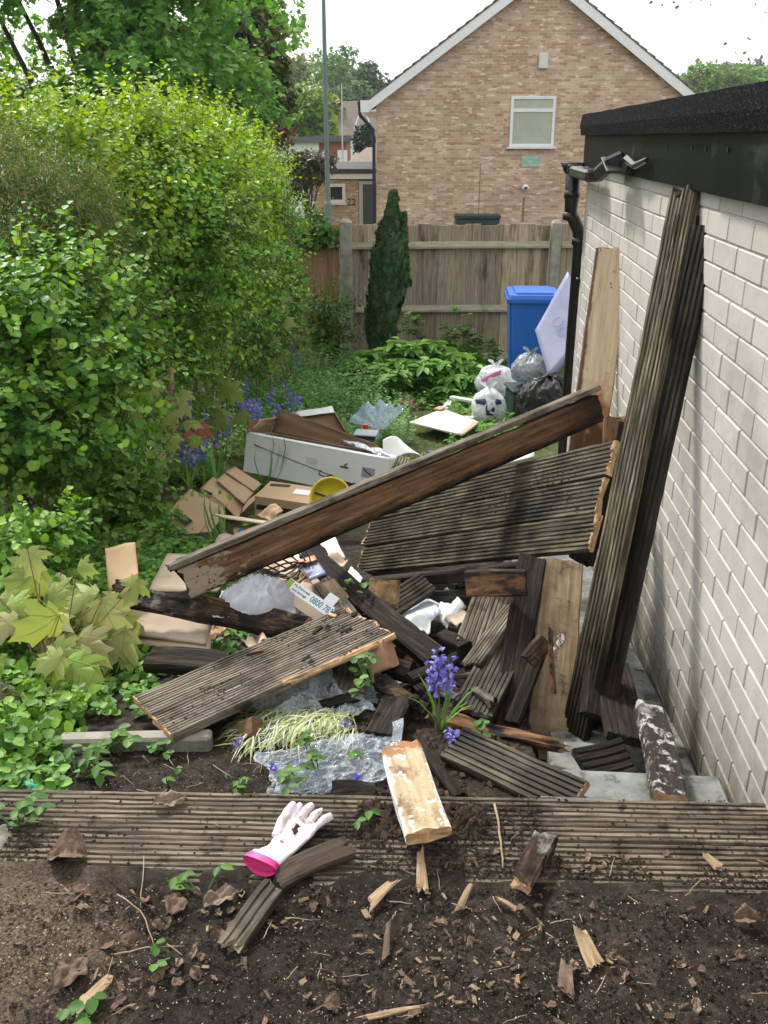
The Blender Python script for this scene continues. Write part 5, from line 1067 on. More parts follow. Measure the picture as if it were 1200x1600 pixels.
b = MB(); b.lathe([(0, 0), (.022, 0), (.022, .03), (0, .03)], 12); tag(b.build('bottle_top', plain('red_plastic', (.6, .03, .03), .4), None, Matrix.Translation(at(571, 669, 6.85))), 'small red cap beside the grey blue carton', 'cap')
p = gnd(672, 708, .01); tag(MB().box(-.03, .03, -.02, .02, 0, .02, bev=.004).build('blue_scrap', plain('dark_blue_plastic', (.04, .1, .22), .4), None, eul(p, 10, 0, 30)), 'small dark blue plastic scrap on the grass behind the long joist', 'scrap')
p = at(702, 712, 5.6)
# teal plastic item at the left
quad([gnd(20, 1240, .02), gnd(78, 1228, .02), gnd(78, 1215, .03), gnd(40, 1218, .03)], 'green_plastic_scrap', plain('mint_plastic', (.08, .42, .26), .4), .012, bend=.01, label='mint green plastic scrap behind the left end of the front boards', cat='scrap')
# rubber glove ------------------------------------------
def glove():
    G = gnd(458, 1342, .0); G.z = 1.412
    X = atz(486, 1280, 1.41)-atz(418, 1360, 1.41)
    m = MB()
    def ell(pts):     # pts: (x, y, half width, half height, z centre) along local x
        n = 20; V = []; F = []
        for x, y, a_, h, z in pts:
            for j in range(n): t_ = 2*math.pi*j/n; V.append((x, y+a_*math.cos(t_), z+h*math.sin(t_)))
        for i in range(len(pts)-1):
            for j in range(n): F.append((i*n+j, i*n+(j+1) % n, (i+1)*n+(j+1) % n, (i+1)*n+j))
        F.append(tuple(range(n))[::-1]); F.append(tuple((len(pts)-1)*n+j for j in range(n))); m.add(V, F)
    ell([(-.105, .012, .04, .022, .026), (-.08, .006, .037, .018, .022), (-.045, 0, .033, .013, .018), (-.01, 0, .038, .014, .018), (.03, 0, .043, .015, .018), (.055, .002, .041, .013, .017), (.066, .003, .034, .009, .016)])
    m.tube([(.05, .033, .017), (.075, .037, .02), (.098, .037, .021)], [.0115, .0105, .0085], 12)
    m.tube([(.055, .0125, .018), (.085, .014, .024), (.112, .012, .026)], [.0115, .0105, .009], 12)
    m.tube([(.055, -.009, .018), (.082, -.012, .024), (.105, -.02, .024)], [.011, .01, .006], 12)
    m.tube([(.045, -.028, .017), (.075, -.038, .02), (.1, -.05, .021)], [.011, .0095, .0085], 12)
    m.tube([(-.02, .03, .02), (.03, .043, .028), (.062, .05, .031), (.085, .047, .033)], [.013, .0125, .011, .0095], 12)
    me = m.mesh('g'); o = bpy.data.objects.new('g', me); scene.collection.objects.link(o)
    md = o.modifiers.new('r', 'REMESH'); md.mode = 'VOXEL'; md.voxel_size = .0016; ms = o.modifiers.new('s', 'SMOOTH'); ms.iterations = 5
    dg = bpy.context.evaluated_depsgraph_get(); me2 = bpy.data.meshes.new_from_object(o.evaluated_get(dg)); bpy.data.objects.remove(o); me2.name = 'glove_body'
    for v in me2.vertices:       # thin limp rubber: dents and creases
        q = v.co; k = noise.noise(Vector((q.x*26, q.y*26, 0)))
        if q.z > .018: v.co.z += .009*k+.003*noise.noise(Vector((q.x*70, q.y*70, 3)))-.011*math.exp(-((q.y+.002)**2)/.0003)*(1 if -.05 < q.x < .06 else .2)
    for pl in me2.polygons: pl.use_smooth = True
    root = empty('rubber_glove', frame(G, UPV, (X.x, X.y, 0)) @ Matrix.Scale(.9, 4), 'dirty white rubber glove with a pink cuff lying on the front boards', 'glove')
    M_rub = mat('white_rubber', [(.3, (.66, .58, .64)), (.7, (.78, .72, .77))], 14, rough=.65, over=[((.3, .24, .19), 40, .6, .68), ((.5, .42, .4), 12, .52, .7)], bmp=.6, bscale=50)
    new('body', me2, M_rub, root, Matrix.Identity(4))
    q = quad([(.0, -.006, .026), (.03, -.012, .026), (.034, .012, .027), (.012, .008, .028)], 'dirt_smear', M_dirt, .002, 5, .003, 4, parent=root)
    n = 28
    cf = MB(); cf.add([(-.104-.006*s_+.004*math.cos(t_*2), .012+(.041+.001*s_)*math.cos(t_), .027+(.023-.0*s_)*math.sin(t_)) for s_ in (0, 1, 2, 3) for t_ in [2*math.pi*j/n for j in range(n)]], [(i*n+j, i*n+(j+1) % n, (i+1)*n+(j+1) % n, (i+1)*n+j) for i in range(3) for j in range(n)])
    pk = plain('pink_rubber', (.75, .06, .25), .5)
    cf.build('cuff', pk, root, smooth=True)
    lin = MB(); lin.add([(-.1125, .012+.036*math.cos(t_), .027+.018*math.sin(t_)) for t_ in [2*math.pi*j/n for j in range(n)]]+[(-.1075, .012, .022)], [(j, (j+1) % n, n) for j in range(n)]); lin.build('cuff_lining', plain('pink_rubber_inside', (.55, .03, .16), .6), root, smooth=True)
    return root
glove()
# chips, bark, dead leaves on the soil and the boards ------------------
def topz(x, y):
    z = gz(x, y); e = e1+dx_*((Vector((x, y, 0))-e1).dot(dx_)); d = y-e.y
    return 1.407 if 0 < d < .285 else (z+.006)
def chip(L, w_, t, seed, kind=0):
    b = beam(L, w_, t, 0, rough=.004*(1 if L < .5 else 12), ragA=L*.45, ragB=L*.5, warp=.003*(1 if L < .5 else 14), seg=6, seed=seed, taper=.35 if kind else 0, rot=.003); return b
M_chipp = mat('fresh_wood_chip', [(.3, (.15, .1, .055)), (.7, (.4, .29, .175))], 20, (1, 6, 6), .85, bmp=.4)
M_chipd = mat('weathered_bark_chip', [(.3, (.07, .045, .03)), (.7, (.2, .14, .1))], 20, (1, 6, 6), .9, [((.36, .25, .15), 9, .55, .65)], bmp=.6)
big = [(658, 1392, 60, 16, 'fresh orange wood chip standing out on the soil below the pale offcut', M_chipp, 88), (574, 1415, 48, 18, 'flat pale wood chip left of the orange chip', M_chipp, 40), (885, 1555, 45, 24, 'thick two tone bark chip near the bottom right of centre', M_chipd, 80),
       (938, 1515, 60, 22, 'split orange bark lump on the soil right of the thick two tone chip', M_chipp, 110), (560, 1590, 90, 10, 'long thin pale sliver at the bottom edge', M_chipp, 3), (812, 1425, 36, 9, 'small pale sliver just below the front boards', M_chipp, 150), (1122, 1380, 30, 16, 'orange bark flake on the near edge of the front boards at the right', M_chipp, 120), (600, 1500, 55, 9, 'upright thin pale chip left of centre near the bottom', M_chipd, 80), (715, 1425, 50, 14, 'crumbled orange chip below the front boards', M_chipp, 60), (1012, 1262, 26, 14, 'brown bark flake on the concrete step', M_chipp, 160), (120, 1575, 50, 22, 'pale torn bark piece at the bottom left', M_chipp, 50)]
for i, (px_, py_, L, w_, lab, m, ang) in enumerate(big):
    p = gnd(px_, py_, .012); p.z = topz(p.x, p.y)+.008; s_ = (p-Vector((0, 0, EYE))).length/FPX
    o = chip(L*s_*1.15, w_*s_*1.1, .007, 300+i, 1).build('wood_chip', [m, m], None, eul(p, rng.uniform(-12, 12), -12, ang)); tag(o, lab, 'wood chip')
protos = [chip(1, [.2, .32, .45, .26][i % 4], [.08, .14, .07, .1][i % 4], 400+i, i % 2).mesh('wood_chip') for i in range(8)]
for me in protos:
    for mm in (M_chipp, M_chipp): me.materials.append(mm)
protos2 = []
for me in protos:
    q = me.copy(); q.materials.clear(); [q.materials.append(M_chipd) for _ in (0, 1)]; protos2.append(q)
rs = random.Random(21); n_ = 0
spots = []
for i in range(283):
    if i < 120: px_, py_ = rs.gauss(740, 230), rs.uniform(1395, 1600)
    elif i < 215: c_ = rs.choice(((700, 1430), (720, 1485), (790, 1520), (930, 1500), (640, 1500), (800, 1445), (600, 1460), (540, 1570), (690, 1580))); px_, py_ = rs.gauss(c_[0], 28), rs.gauss(c_[1], 22)
    elif i < 245: px_, py_ = rs.uniform(40, 500), rs.uniform(1390, 1600)
    else: px_, py_ = rs.gauss(840, 180), rs.uniform(1270, 1390)
    if not (-20 < px_ < 1220): continue
    p = gnd(px_, py_, 0); p.z = topz(p.x, p.y); L = rs.uniform(.005, .024)
    me = rs.choice(protos if rs.random() < .3 else protos2); o = bpy.data.objects.new('wood_chip', me); scene.collection.objects.link(o)
    o.matrix_basis = eul(p+Vector((0, 0, L*.12)), rs.uniform(-40, 40), rs.uniform(-25, 25), rs.uniform(0, 360)) @ Matrix.Scale(L, 4)
    tag(o, ('pale fresh' if me in protos else 'dark bark')+' wood chip '+('on the front boards' if py_ < 1390 else 'on the soil at the left' if px_ < 400 else 'on the soil in the middle' if px_ < 800 else 'on the soil at the right'), 'wood chip', 'small wood chips on the ground')
# curled dead leaves
M_dead = mat('dead_leaf', [(.3, (.08, .05, .035)), (.7, (.2, .135, .095))], 12, rough=.8, bmp=.6, bscale=30, bdist=.003)
M_dead2 = mat('pale_dead_leaf', [(.3, (.15, .11, .08)), (.7, (.3, .23, .17))], 12, rough=.8, bmp=.6, bscale=30)
def deadleaf(seed, w_=1.):
    sd = seed*1.7
    def fn(u, v):
        x = u; hw = w_*.5*math.sin(math.pi*min(1, u*.93+.05))**.7*(1+.3*noise.noise(Vector((u*6, 0, sd)))); y = (v-.5)*2*hw
        z = (.25+.6*(.5+.5*math.sin(sd*3)))*abs(y)+.2*noise.noise(Vector((u*3, v*3, sd)))+.09*noise.noise(Vector((u*8, v*8, sd)))+.12*(u-.5)**2*math.sin(sd*5)+.1*math.sin(u*3)*(.5+.5*math.sin(sd))
        return (x-.5, y, z)
    b = MB(); n = 12; V = [fn(i/n, j/n) for j in range(n+1) for i in range(n+1)]
    b.add(V, [(j*(n+1)+i, j*(n+1)+i+1, (j+1)*(n+1)+i+1, (j+1)*(n+1)+i) for j in range(n) for i in range(n)]); me = b.mesh('dead_leaf', True); return me
dl = [deadleaf(i, .55+.2*(i % 3)) for i in range(6)]
for i, me in enumerate(dl): me.materials.append(M_dead if i % 3 else M_dead2)
named = [(268, 1278, .075, 'large curled brown leaf on the front boards', 20), (114, 1528, .07, 'big curled brown leaf at the lower left', 60), (276, 1420, .05, 'pointed tan leaf standing below the front boards on the left', 80), (345, 1412, .07, 'torn brown leaf left of the grey splintered offcut', 30), (1166, 1445, .05, 'flat brown leaf at the right edge of the soil', -10), (110, 1362, .08, 'dark rusty bark strip shaped leaf at the near edge of the front boards', 0)]
for px_, py_, L, lab, ang in named:
    p = gnd(px_, py_, 0); p.z = topz(p.x, p.y); me = dl[named.index((px_, py_, L, lab, ang)) % 6]; o = bpy.data.objects.new('dead_leaf', me); scene.collection.objects.link(o)
    o.matrix_basis = eul(p+Vector((0, 0, .006)), 8, 0, ang) @ Matrix.Scale(L, 4); tag(o, lab, 'leaf')
for i in range(98):
    if i < 48: px_, py_ = rs.gauss(240, 110), rs.uniform(1395, 1600)
    elif i < 70: px_, py_ = rs.gauss(930, 70), rs.uniform(1280, 1390)
    else: px_, py_ = rs.uniform(0, 1200), rs.uniform(1400, 1600)
    if not (0 < px_ < 1200): continue
    p = gnd(px_, py_, 0); p.z = topz(p.x, p.y); me = rs.choice(dl); o = bpy.data.objects.new('dead_leaf', me); scene.collection.objects.link(o); L = rs.uniform(.01, .03)
    o.matrix_basis = eul(p+Vector((0, 0, L*.1)), rs.uniform(-30, 30), rs.uniform(-30, 30), rs.uniform(0, 360)) @ Matrix.Scale(L, 4)
    tag(o, 'small dry dead leaf '+('on the front boards' if py_ < 1390 else 'on the soil at the left' if px_ < 250 else 'on the soil left of centre' if px_ < 500 else 'on the soil at the right'), 'leaf', 'small dead leaves on the ground')
# twigs
def twig(lab, pts, r=.0018, m=None):
    P_ = []
    for px_, py_ in pts: p = gnd(px_, py_, 0); p.z = topz(p.x, p.y)+.006+r; P_.append(p)
    Q = []
    for a_, c_ in zip(P_, P_[1:]):
        for k in range(4): q = a_.lerp(c_, k/4); Q.append(q+Vector((rs.uniform(-1, 1), rs.uniform(-1, 1), rs.uniform(0, 1)))*.0018)
    Q.append(P_[-1]); b = MB(); b.tube(Q, [r*(1-.4*i/len(Q)) for i in range(len(Q))], 6)
    return b.world('twig', m or M_twig, smooth=True, label=lab, cat='twig')
M_twig = mat('pale_twig', [(.3, (.2, .14, .09)), (.7, (.38, .3, .2))], 20, rough=.9, bmp=.3)
twig('pale twig lying across the front boards right of centre', [(772, 1284), (779, 1330), (784, 1385)], .0032)
twig('long thin stem crossing the left of the front boards', [(215, 1240), (280, 1262), (345, 1318)], .0015)
twig('thin reddish twig standing at the far edge of the front boards', [(788, 1298), (805, 1262), (822, 1232)], .002, M_rot)
twig('curved pale stem on the soil below the left of the front boards', [(185, 1405), (222, 1432), (243, 1490)], .0015)
twig('straight brown twig on the left soil', [(172, 1375), (225, 1420), (262, 1452)], .0018, M_rot)
twig('short pale stem standing left of centre on the soil', [(228, 1365), (221, 1425)], .0012)
twig('thin twig near the grey splintered offcut', [(330, 1500), (372, 1522)], .0015, M_rot)
twig('pale horizontal stem on the left soil', [(180, 1500), (230, 1490), (290, 1487)], .0014)
for i in range(110):
    px_, py_ = rs.uniform(0, 1200), rs.uniform(1392, 1600); a_ = rs.uniform(0, 6.28); l_ = rs.uniform(12, 45)
    if i > 80: py_ = rs.uniform(1165, 1240); px_ = rs.uniform(90, 420)
    p = [(px_, py_), (px_+l_*math.cos(a_), py_+l_*math.sin(a_)*.7)]
    o = twig('tiny twig lying on the '+('soil behind the front boards' if i > 80 else 'bare soil at the left' if px_ < 400 else 'bare soil in the middle' if px_ < 800 else 'bare soil at the right'), p, rs.uniform(.0006, .0013), M_twig if rs.random() < .5 else M_rot); o['group'] = 'tiny twigs on the soil'
# crumbs of soil and flakes: nobody could count these
def crumbs(name, n, regions, smin, smax, m, sq=1.):
    P_ = []; rs2 = np.random.default_rng(3+n)
    ico = np.array([(0, 0, 1), (.9, 0, .2), (.2, .9, .2), (-.8, .4, .1), (-.5, -.8, .2), (.5, -.8, 0), (0, 0, -.6)]); fc = [(0, 1, 2), (0, 2, 3), (0, 3, 4), (0, 4, 5), (0, 5, 1), (6, 2, 1), (6, 3, 2), (6, 4, 3), (6, 5, 4), (6, 1, 5)]
    V = []; F = []
    for i in range(n):
        x0, x1, y0, y1 = regions[i % len(regions)]; px_, py_ = rs2.uniform(x0, x1), rs2.uniform(y0, y1); p = gnd(px_, py_, 0); z = topz(p.x, p.y) if p.y < 2 else gz(p.x, p.y)
        s_ = smin+(smax-smin)*rs2.random()**3; a_ = rs2.uniform(0, 6.28); c_, d_ = math.cos(a_), math.sin(a_)
        j = ico*(1+.35*rs2.standard_normal((7, 1)))*s_; j = j*np.array([1, sq, .7*sq]); q = np.stack([j[:, 0]*c_-j[:, 1]*d_+p.x, j[:, 0]*d_+j[:, 1]*c_+p.y, j[:, 2]+z], 1)
        b0 = len(V); V.extend(map(tuple, q)); F.extend([(a+b0, b_+b0, c+b0) for a, b_, c in fc])
    b = MB(); b.v = V; b.f = F; b.m = [0]*len(F); o = b.build(name, m, None, None, fix=False); return tag(o, kind='stuff')
M_crumb = mat('soil_crumbs', [(.3, (.010, .008, .006)), (.7, (.05, .037, .028))], 60, rough=.95, bmp=.4, rnd=False, island=.5)
M_crumb2 = mat('rot_crumbs', [(.3, (.010, .007, .005)), (.55, (.045, .028, .017)), (.8, (.22, .14, .08))], 12, rough=.95, bmp=.4, rnd=False, island=.5)
M_fleck = mat('pale_flecks', [(.3, (.22, .16, .1)), (.7, (.52, .44, .33))], 60, rough=.9, bmp=.2, rnd=False, island=.4)
FULL = (-40, 1240, 1385, 1640)
crumbs('soil_crumbs', 14000, [FULL, FULL, FULL, (40, 640, 1160, 1250), (560, 760, 1270, 1400), (720, 1000, 1280, 1400)], .0008, .0055, M_crumb)
crumbs('pale_flecks', 5200, [FULL, (-40, 260, 1400, 1560), FULL, (420, 1240, 1385, 1640), (80, 640, 1160, 1250), (860, 1160, 1200, 1290)], .0007, .0034, M_fleck, .45)
crumbs('rot_debris', 6500, [(480, 900, 930, 1180), (560, 900, 1060, 1230), (560, 760, 1240, 1330), (880, 1100, 1000, 1220), (1000, 1120, 1180, 1280)], .002, .014, M_crumb2)
# ------------------------------------------------------------ leaves
def T_round(w=.42, f=.3):
    v = [(0, 0, 0), (w*.75, .2, 0), (w, .5, 0), (w*.66, .84, 0), (0, 1, -.06), (-w*.66, .84, 0), (-w, .5, 0), (-w*.75, .2, 0)]
    v = [(x, y, abs(x)*f-.12*(y-.4)**2) for x, y, z in v]; return v, [(0, 1, 2, 3, 4), (0, 4, 5, 6, 7)]
def T_oval(w=.24, f=.25):
    v = [(0, 0, 0), (w, .38, 0), (w*.8, .7, 0), (0, 1, 0), (-w*.8, .7, 0), (-w, .38, 0)]
    return [(x, y, abs(x)*f-.25*y*y) for x, y, z in v], [(0, 1, 2, 3), (0, 3, 4, 5)]
def T_clump():
    v = [(0, 0, 0), (.3, .25, .05), (.14, .5, 0), (.45, .72, -.1), (0, 1, -.05), (-.4, .7, -.08), (-.16, .45, 0), (-.34, .22, .06)]
    return v, [(0, 1, 2, 4), (2, 3, 4), (0, 4, 6, 7), (4, 5, 6)]
def T_maple(f=.0, cur=.12):
    half = [(0, 0), (.12, -.06), (.36, -.02), (.26, .1), (.5, .2), (.62, .38), (.44, .36), (.42, .46), (.27, .42), (.3, .6), (.37, .8), (.2, .76), (.1, .86), (0, 1.08)]
    out = half+[(-x, y) for x, y in half[-2:0:-1]]; v = [(0, .3, 0)]+[(x, y, 0) for x, y in out]; n = len(out)
    v = [(x, y, f*abs(x)-cur*(x*x+(y-.3)**2)+.05*math.sin(7*x+5*y)) for x, y, z in v]
    F = [(0, 1+i, 1+(i+1) % n) for i in range(n)]
    for a, L in ((0, .9), (38, .72), (-38, .72), (80, .5), (-80, .5)):      # raised veins
        c, s_ = math.sin(math.radians(a)), math.cos(math.radians(a)); b0 = len(v); w_ = .011
        for t, q in ((.03, w_), (.5, w_*.7), (1, .003)):
            for g in (-1, 1):
                x, y = c*L*t+g*q*s_, s_*L*t-g*q*c+.02; v.append((x, y, f*abs(x)-cur*(x*x+(y-.3)**2)+.05*math.sin(7*x+5*y)+.012))
        F += [(b0, b0+1, b0+3, b0+2), (b0+2, b0+3, b0+5, b0+4)]
    return v, F
def T_maple_far(f=.0, cur=.12):
    half = [(0, 0), (.12, -.06), (.36, -.02), (.26, .1), (.5, .2), (.62, .38), (.44, .36), (.42, .46), (.27, .42), (.3, .6), (.37, .8), (.2, .76), (.1, .86), (0, 1.08)]
    out = half+[(-x, y) for x, y in half[-2:0:-1]]; v = [(0, .3, 0)]+[(x, y, 0) for x, y in out]; n = len(out)
    v = [(x, y, f*abs(x)-cur*(x*x+(y-.3)**2)+.05*math.sin(7*x+5*y)) for x, y, z in v]
    F = [(0, 1+i, 1+(i+1) % n) for i in range(n)]
    return v, F
def T_blade():
    return [(-.03, 0, 0), (.03, 0, 0), (-.032, .4, .03), (.032, .4, .03), (-.022, .75, -.02), (.022, .75, -.02), (0, 1, -.16)], [(0, 1, 3, 2), (2, 3, 5, 4), (4, 5, 6)]
def T_needle():
    return [(-.035, 0, 0), (.035, 0, 0), (.02, 1, 0), (-.02, 1, 0)], [(0, 1, 2, 3)]
def leaves(name, P, D, U, S, T, m, parent=None, org=(0, 0, 0), kind=None):
    P, D, U = [np.asarray(a, float).reshape(-1, 3) for a in (P, D, U)]; S = np.asarray(S, float).reshape(-1)
    n = len(P); tv = np.array(T[0]); D = D/(np.linalg.norm(D, axis=1, keepdims=True)+1e-9)
    X = np.cross(D, U); X /= np.linalg.norm(X, axis=1, keepdims=True)+1e-9; Z = np.cross(X, D)
    V = (P-np.array(org))[:, None, :]+S[:, None, None]*(tv[None, :, 0, None]*X[:, None]+tv[None, :, 1, None]*D[:, None]+tv[None, :, 2, None]*Z[:, None])
    K = len(tv); me = bpy.data.meshes.new(name); me.vertices.add(n*K); me.vertices.foreach_set('co', V.reshape(-1).astype(np.float32))
    li = np.concatenate([np.array(f) for f in T[1]]); tot = np.array([len(f) for f in T[1]]); L = len(li)
    loops = (li[None]+np.arange(n)[:, None]*K).reshape(-1); me.loops.add(n*L); me.loops.foreach_set('vertex_index', loops.astype(np.int32))
    me.polygons.add(n*len(tot)); st = np.concatenate([[0], np.cumsum(tot)[:-1]])
    me.polygons.foreach_set('loop_start', (st[None]+np.arange(n)[:, None]*L).reshape(-1).astype(np.int32))
    me.polygons.foreach_set('loop_total', np.tile(tot, n).astype(np.int32))
    me.update(calc_edges=True); me.validate()
    o = new(name, me, m, parent); 
    if kind: o['kind'] = kind
    return o
def unit(a): return a/(np.linalg.norm(a, axis=-1, keepdims=True)+1e-9)
def sticks(name, A, B, r, m, parent=None, org=(0, 0, 0)):
    A = np.asarray(A)-np.array(org); B = np.asarray(B)-np.array(org); D = unit(B-A); X = unit(np.cross(D, np.array([.3, .2, .93]))); Y = np.cross(D, X); n = len(A)
    r = np.broadcast_to(np.asarray(r, float).reshape(-1, 1), (n, 1)); V = np.zeros((n, 6, 3))
    for j in range(3):
        a = 2*math.pi*j/3; o_ = (math.cos(a)*X+math.sin(a)*Y)*r; V[:, j] = A+o_; V[:, 3+j] = B+o_*.6
    b = MB(); b.v = [tuple(v) for v in V.reshape(-1, 3)]; b.f = [(i*6+j, i*6+(j+1) % 3, i*6+3+(j+1) % 3, i*6+3+j) for i in range(n) for j in range(3)]; b.m = [0]*len(b.f)
    return b.build(name, m, parent, fix=False)
def ellpts(c, r, n, lo=.75, face=None, zmin=-.6):
    """points near the surface of an ellipsoid, more of them on the side `face`"""
    d = unit(rng.standard_normal((int(n*2.6), 3))); d = d[d[:, 2] > zmin]
    if face is not None: k = d @ np.array(face); d = d[rng.random(len(d)) < .28+.72*(k > -.15)]
    d = d[:n]; s = lo+(1.04-lo)*rng.random((len(d), 1))**.6
    # lumpy outline
    ph = rng.uniform(0, 6, 3); lump = 1+.2*np.sin(d[:, 0:1]*5+ph[0])*np.sin(d[:, 2:3]*6+ph[1])+.08*np.sin(d[:, 1:2]*11+ph[2])
    return np.array(c)+d*np.array(r)*s*lump, unit(d/np.array(r))
def shoots(P, O, k, ln, sz, out=.6, up=.5, rnd=.5, spread=1.0, droop=0., hang=.3):
    """k leaves in pairs along a shoot starting at each P; returns leaf arrays and shoot ends"""
    n = len(P); D = unit(O*out+np.array([0, 0, up])+rng.standard_normal((n, 3))*rnd); X = unit(np.cross(D, rng.standard_normal((n, 3)))); ln = ln*(.6+.8*rng.random((n, 1)))
    Ps, Ds, Us, Ss = [], [], [], []
    for j in range(k):
        t = (j+1)/k; q = P+D*ln*t; q[:, 2] -= droop*(t*t)*ln[:, 0]
        s = 1 if j % 2 else -1; dd = unit(D*.45+X*s*spread+rng.standard_normal((n, 3))*.3-np.array([0, 0, hang*.5])); uu = unit(np.array([0, 0, .9])+O*.5+rng.standard_normal((n, 3))*.35)
        Ps.append(q); Ds.append(dd); Us.append(uu); Ss.append(sz*(.45+.95*rng.random(n))*(1.05-.35*t))
    return np.concatenate(Ps), np.concatenate(Ds), np.concatenate(Us), np.concatenate(Ss), P+D*ln
FACE = unit(np.array([.55, -.8, .25]))
M_stem = mat('brown_stems', [(.3, (.05, .035, .022)), (.7, (.14, .1, .07))], 12, rough=.9, bmp=.3)
M_bark = mat('tree_bark', [(.3, (.05, .042, .03)), (.7, (.14, .12, .09))], 4, (6, 6, 1), .95, bmp=1., bdist=.02)
def shrub(name, label, lobes, m, n, k, ln, sz, T, cat='shrub', group=None, base=None, inner=.22, minner=None, twigr=.003, face=FACE, **kw):
    """lobes: [(centre, radii)]; leaves on shoots over them, stems from the ground"""
    c0 = Vector(base) if base is not None else Vector((lobes[0][0][0], lobes[0][0][1], gz(lobes[0][0][0], lobes[0][0][1])))
    r = empty(name, c0, label, cat, group); vol = np.array([l[1][0]*l[1][2]+l[1][1]*l[1][2] for l in lobes]); vol = vol/vol.sum()
    A = [[], [], [], []]; T1, T2 = [], []
    for (c, rad), f in zip(lobes, vol):
        nl = int(8+16*max(rad)**1.2); fa = np.array(face)
        for _ in range(nl):
            d = unit(rng.standard_normal(3)); d = d if d[2] > -.5 else -d
            if d @ fa < -.2 and rng.random() < .6: d = -d
            s_ = rng.uniform(.62, 1.); lr = np.mean(rad)*rng.uniform(.2, .42); q = np.array(c)+d*np.array(rad)*s_*(1-lr/np.mean(rad)*.35)
            P, O = ellpts(q, (lr, lr, lr*.8), max(6, int(n*f/nl)), .5, face=face, zmin=-1.); a = shoots(P, O, k, ln, sz, **kw)
            for i in range(4): A[i].append(a[i])
            T1.append(P); T2.append(a[4])
        no = int(26+70*max(rad)); d = unit(rng.standard_normal((no, 3))+np.array([0, 0, .6])+fa*.5); P = np.array(c)+d*np.array(rad)*.9; O = d     # long whippy shoots past the outline
        a = shoots(P, O, 12, max(ln*2.2, .16), sz*.85, out=.7, up=.55, rnd=.3, droop=.35)
        for i in range(4): A[i].append(a[i])
        T1.append(P); T2.append(a[4])
        if inner:
            ni = int(n*f*inner*k); d = unit(rng.standard_normal((ni, 3))); P2 = np.array(c)+d*np.array(rad)*(.25+.55*rng.random((ni, 1))**.5)
            A[0].append(P2); A[1].append(rng.standard_normal((ni, 3))); A[2].append(rng.standard_normal((ni, 3))+[0, 0, 1]); A[3].append(np.full(ni, sz*1.25))
    A = [np.concatenate(a) for a in A]; leaves('foliage', *A, T, m, r, c0)
    T1, T2 = np.concatenate(T1), np.concatenate(T2); q = rng.choice(len(T1), min(len(T1), 700), replace=False)
    SA, SB, SR = [T1[q]], [T2[q]], [np.full(len(q), twigr*.5)]
    for (c, rad) in lobes:      # crooked stems up into each lobe
        for i in range(9):
            g0 = np.array([c[0]+rng.uniform(-.7, .7)*rad[0], c[1]+rng.uniform(-.7, .7)*rad[1], 0]); g0[2] = gz(g0[0], min(g0[1], 60.))-.03
            e_ = np.array(c)+unit(rng.standard_normal(3))*np.array(rad)*.85; e_[2] = max(e_[2], c[2]); p = g0
            for t in (.25, .5, .75, 1):
                q_ = g0+(e_-g0)*t+rng.standard_normal(3)*.06*np.linalg.norm(e_-g0)*(t < 1); SA.append(p[None]); SB.append(q_[None]); SR.append(np.array([twigr*(2.4-1.6*t)])); p = q_
    sticks('stems', np.concatenate(SA), np.concatenate(SB), np.concatenate(SR), M_stem, r, c0)
    return r
def L_(px, py, F, rx, ry, rz): p = at(px, py, F); return ((p.x, p.y, p.z), (rx, ry, rz))
MG_bright = leafmat('snowberry_leaves', [(.055, .14, .02), (.1, .23, .032), (.17, .34, .05), (.29, .46, .08)], .3)
MG_yellow = leafmat('yellow_green_leaves', [(.09, .18, .022), (.18, .31, .035), (.28, .43, .045), (.42, .52, .07)], .3)
MG_yew = leafmat('yew_needles', [(.05, .11, .03), (.085, .16, .04), (.14, .2, .05), (.3, .24, .08)], .25)
MG_mid = leafmat('hedge_leaves', [(.045, .11, .02), (.075, .17, .03), (.12, .24, .045)], .3)
MG_maple = leafmat('maple_leaves_far', [(.085, .2, .04), (.14, .31, .065), (.23, .42, .11)], .38)
MG_olive = leafmat('olive_tree_leaves', [(.07, .09, .035), (.12, .145, .055), (.19, .2, .08)], .2)
MG_tan = leafmat('tan_maple_leaves', [(.22, .29, .07), (.33, .36, .12), (.22, .36, .06), (.4, .36, .18), (.28, .42, .08)], .35)
MG_lime = leafmat('lime_leaves', [(.13, .23, .03), (.19, .3, .045)], .3)
# hedge on the left, from near to far
shrub('snowberry_shrub', 'bright round leaved shrub hanging over the ground in the near left of the hedge', [L_(30, 630, 4.3, .46, .5, .6), L_(110, 580, 4.8, .4, .5, .62), L_(150, 760, 4.9, .3, .35, .42)], MG_bright, 1150, 9, .2, .05, T_round(.44), twigr=.004, hang=.5)
shrub('yew_shrub', 'dull olive yew with bronze tips at the left edge of the hedge', [L_(40, 430, 5.2, .55, .6, .62), L_(120, 470, 5.6, .42, .5, .45), L_(0, 330, 5.6, .5, .6, .4)], MG_yew, 2600, 14, .17, .04, T_oval(.1), inner=.3, spread=.6, out=1., up=.05, hang=.6)
shrub('golden_privet', 'tall yellow green shrub forming the sunlit top of the hedge', [L_(120, 330, 6.8, .9, .8, .66), L_(250, 340, 7.4, .75, .9, .62), L_(0, 320, 7., .7, .9, .6), L_(190, 250, 7.2, .35, .35, .3)], MG_yellow, 2300, 9, .28, .05, T_round(.4), up=.9, inner=.15)
shrub('climber_shrub', 'mid green climbing shrub with bare twigs in the middle of the hedge', [L_(250, 450, 6.9, .62, .9, .85), L_(235, 610, 6.4, .36, .6, .6), L_(330, 440, 7.6, .45, .7, .7)], MG_bright, 2000, 9, .2, .045, T_round(.42), inner=.15)
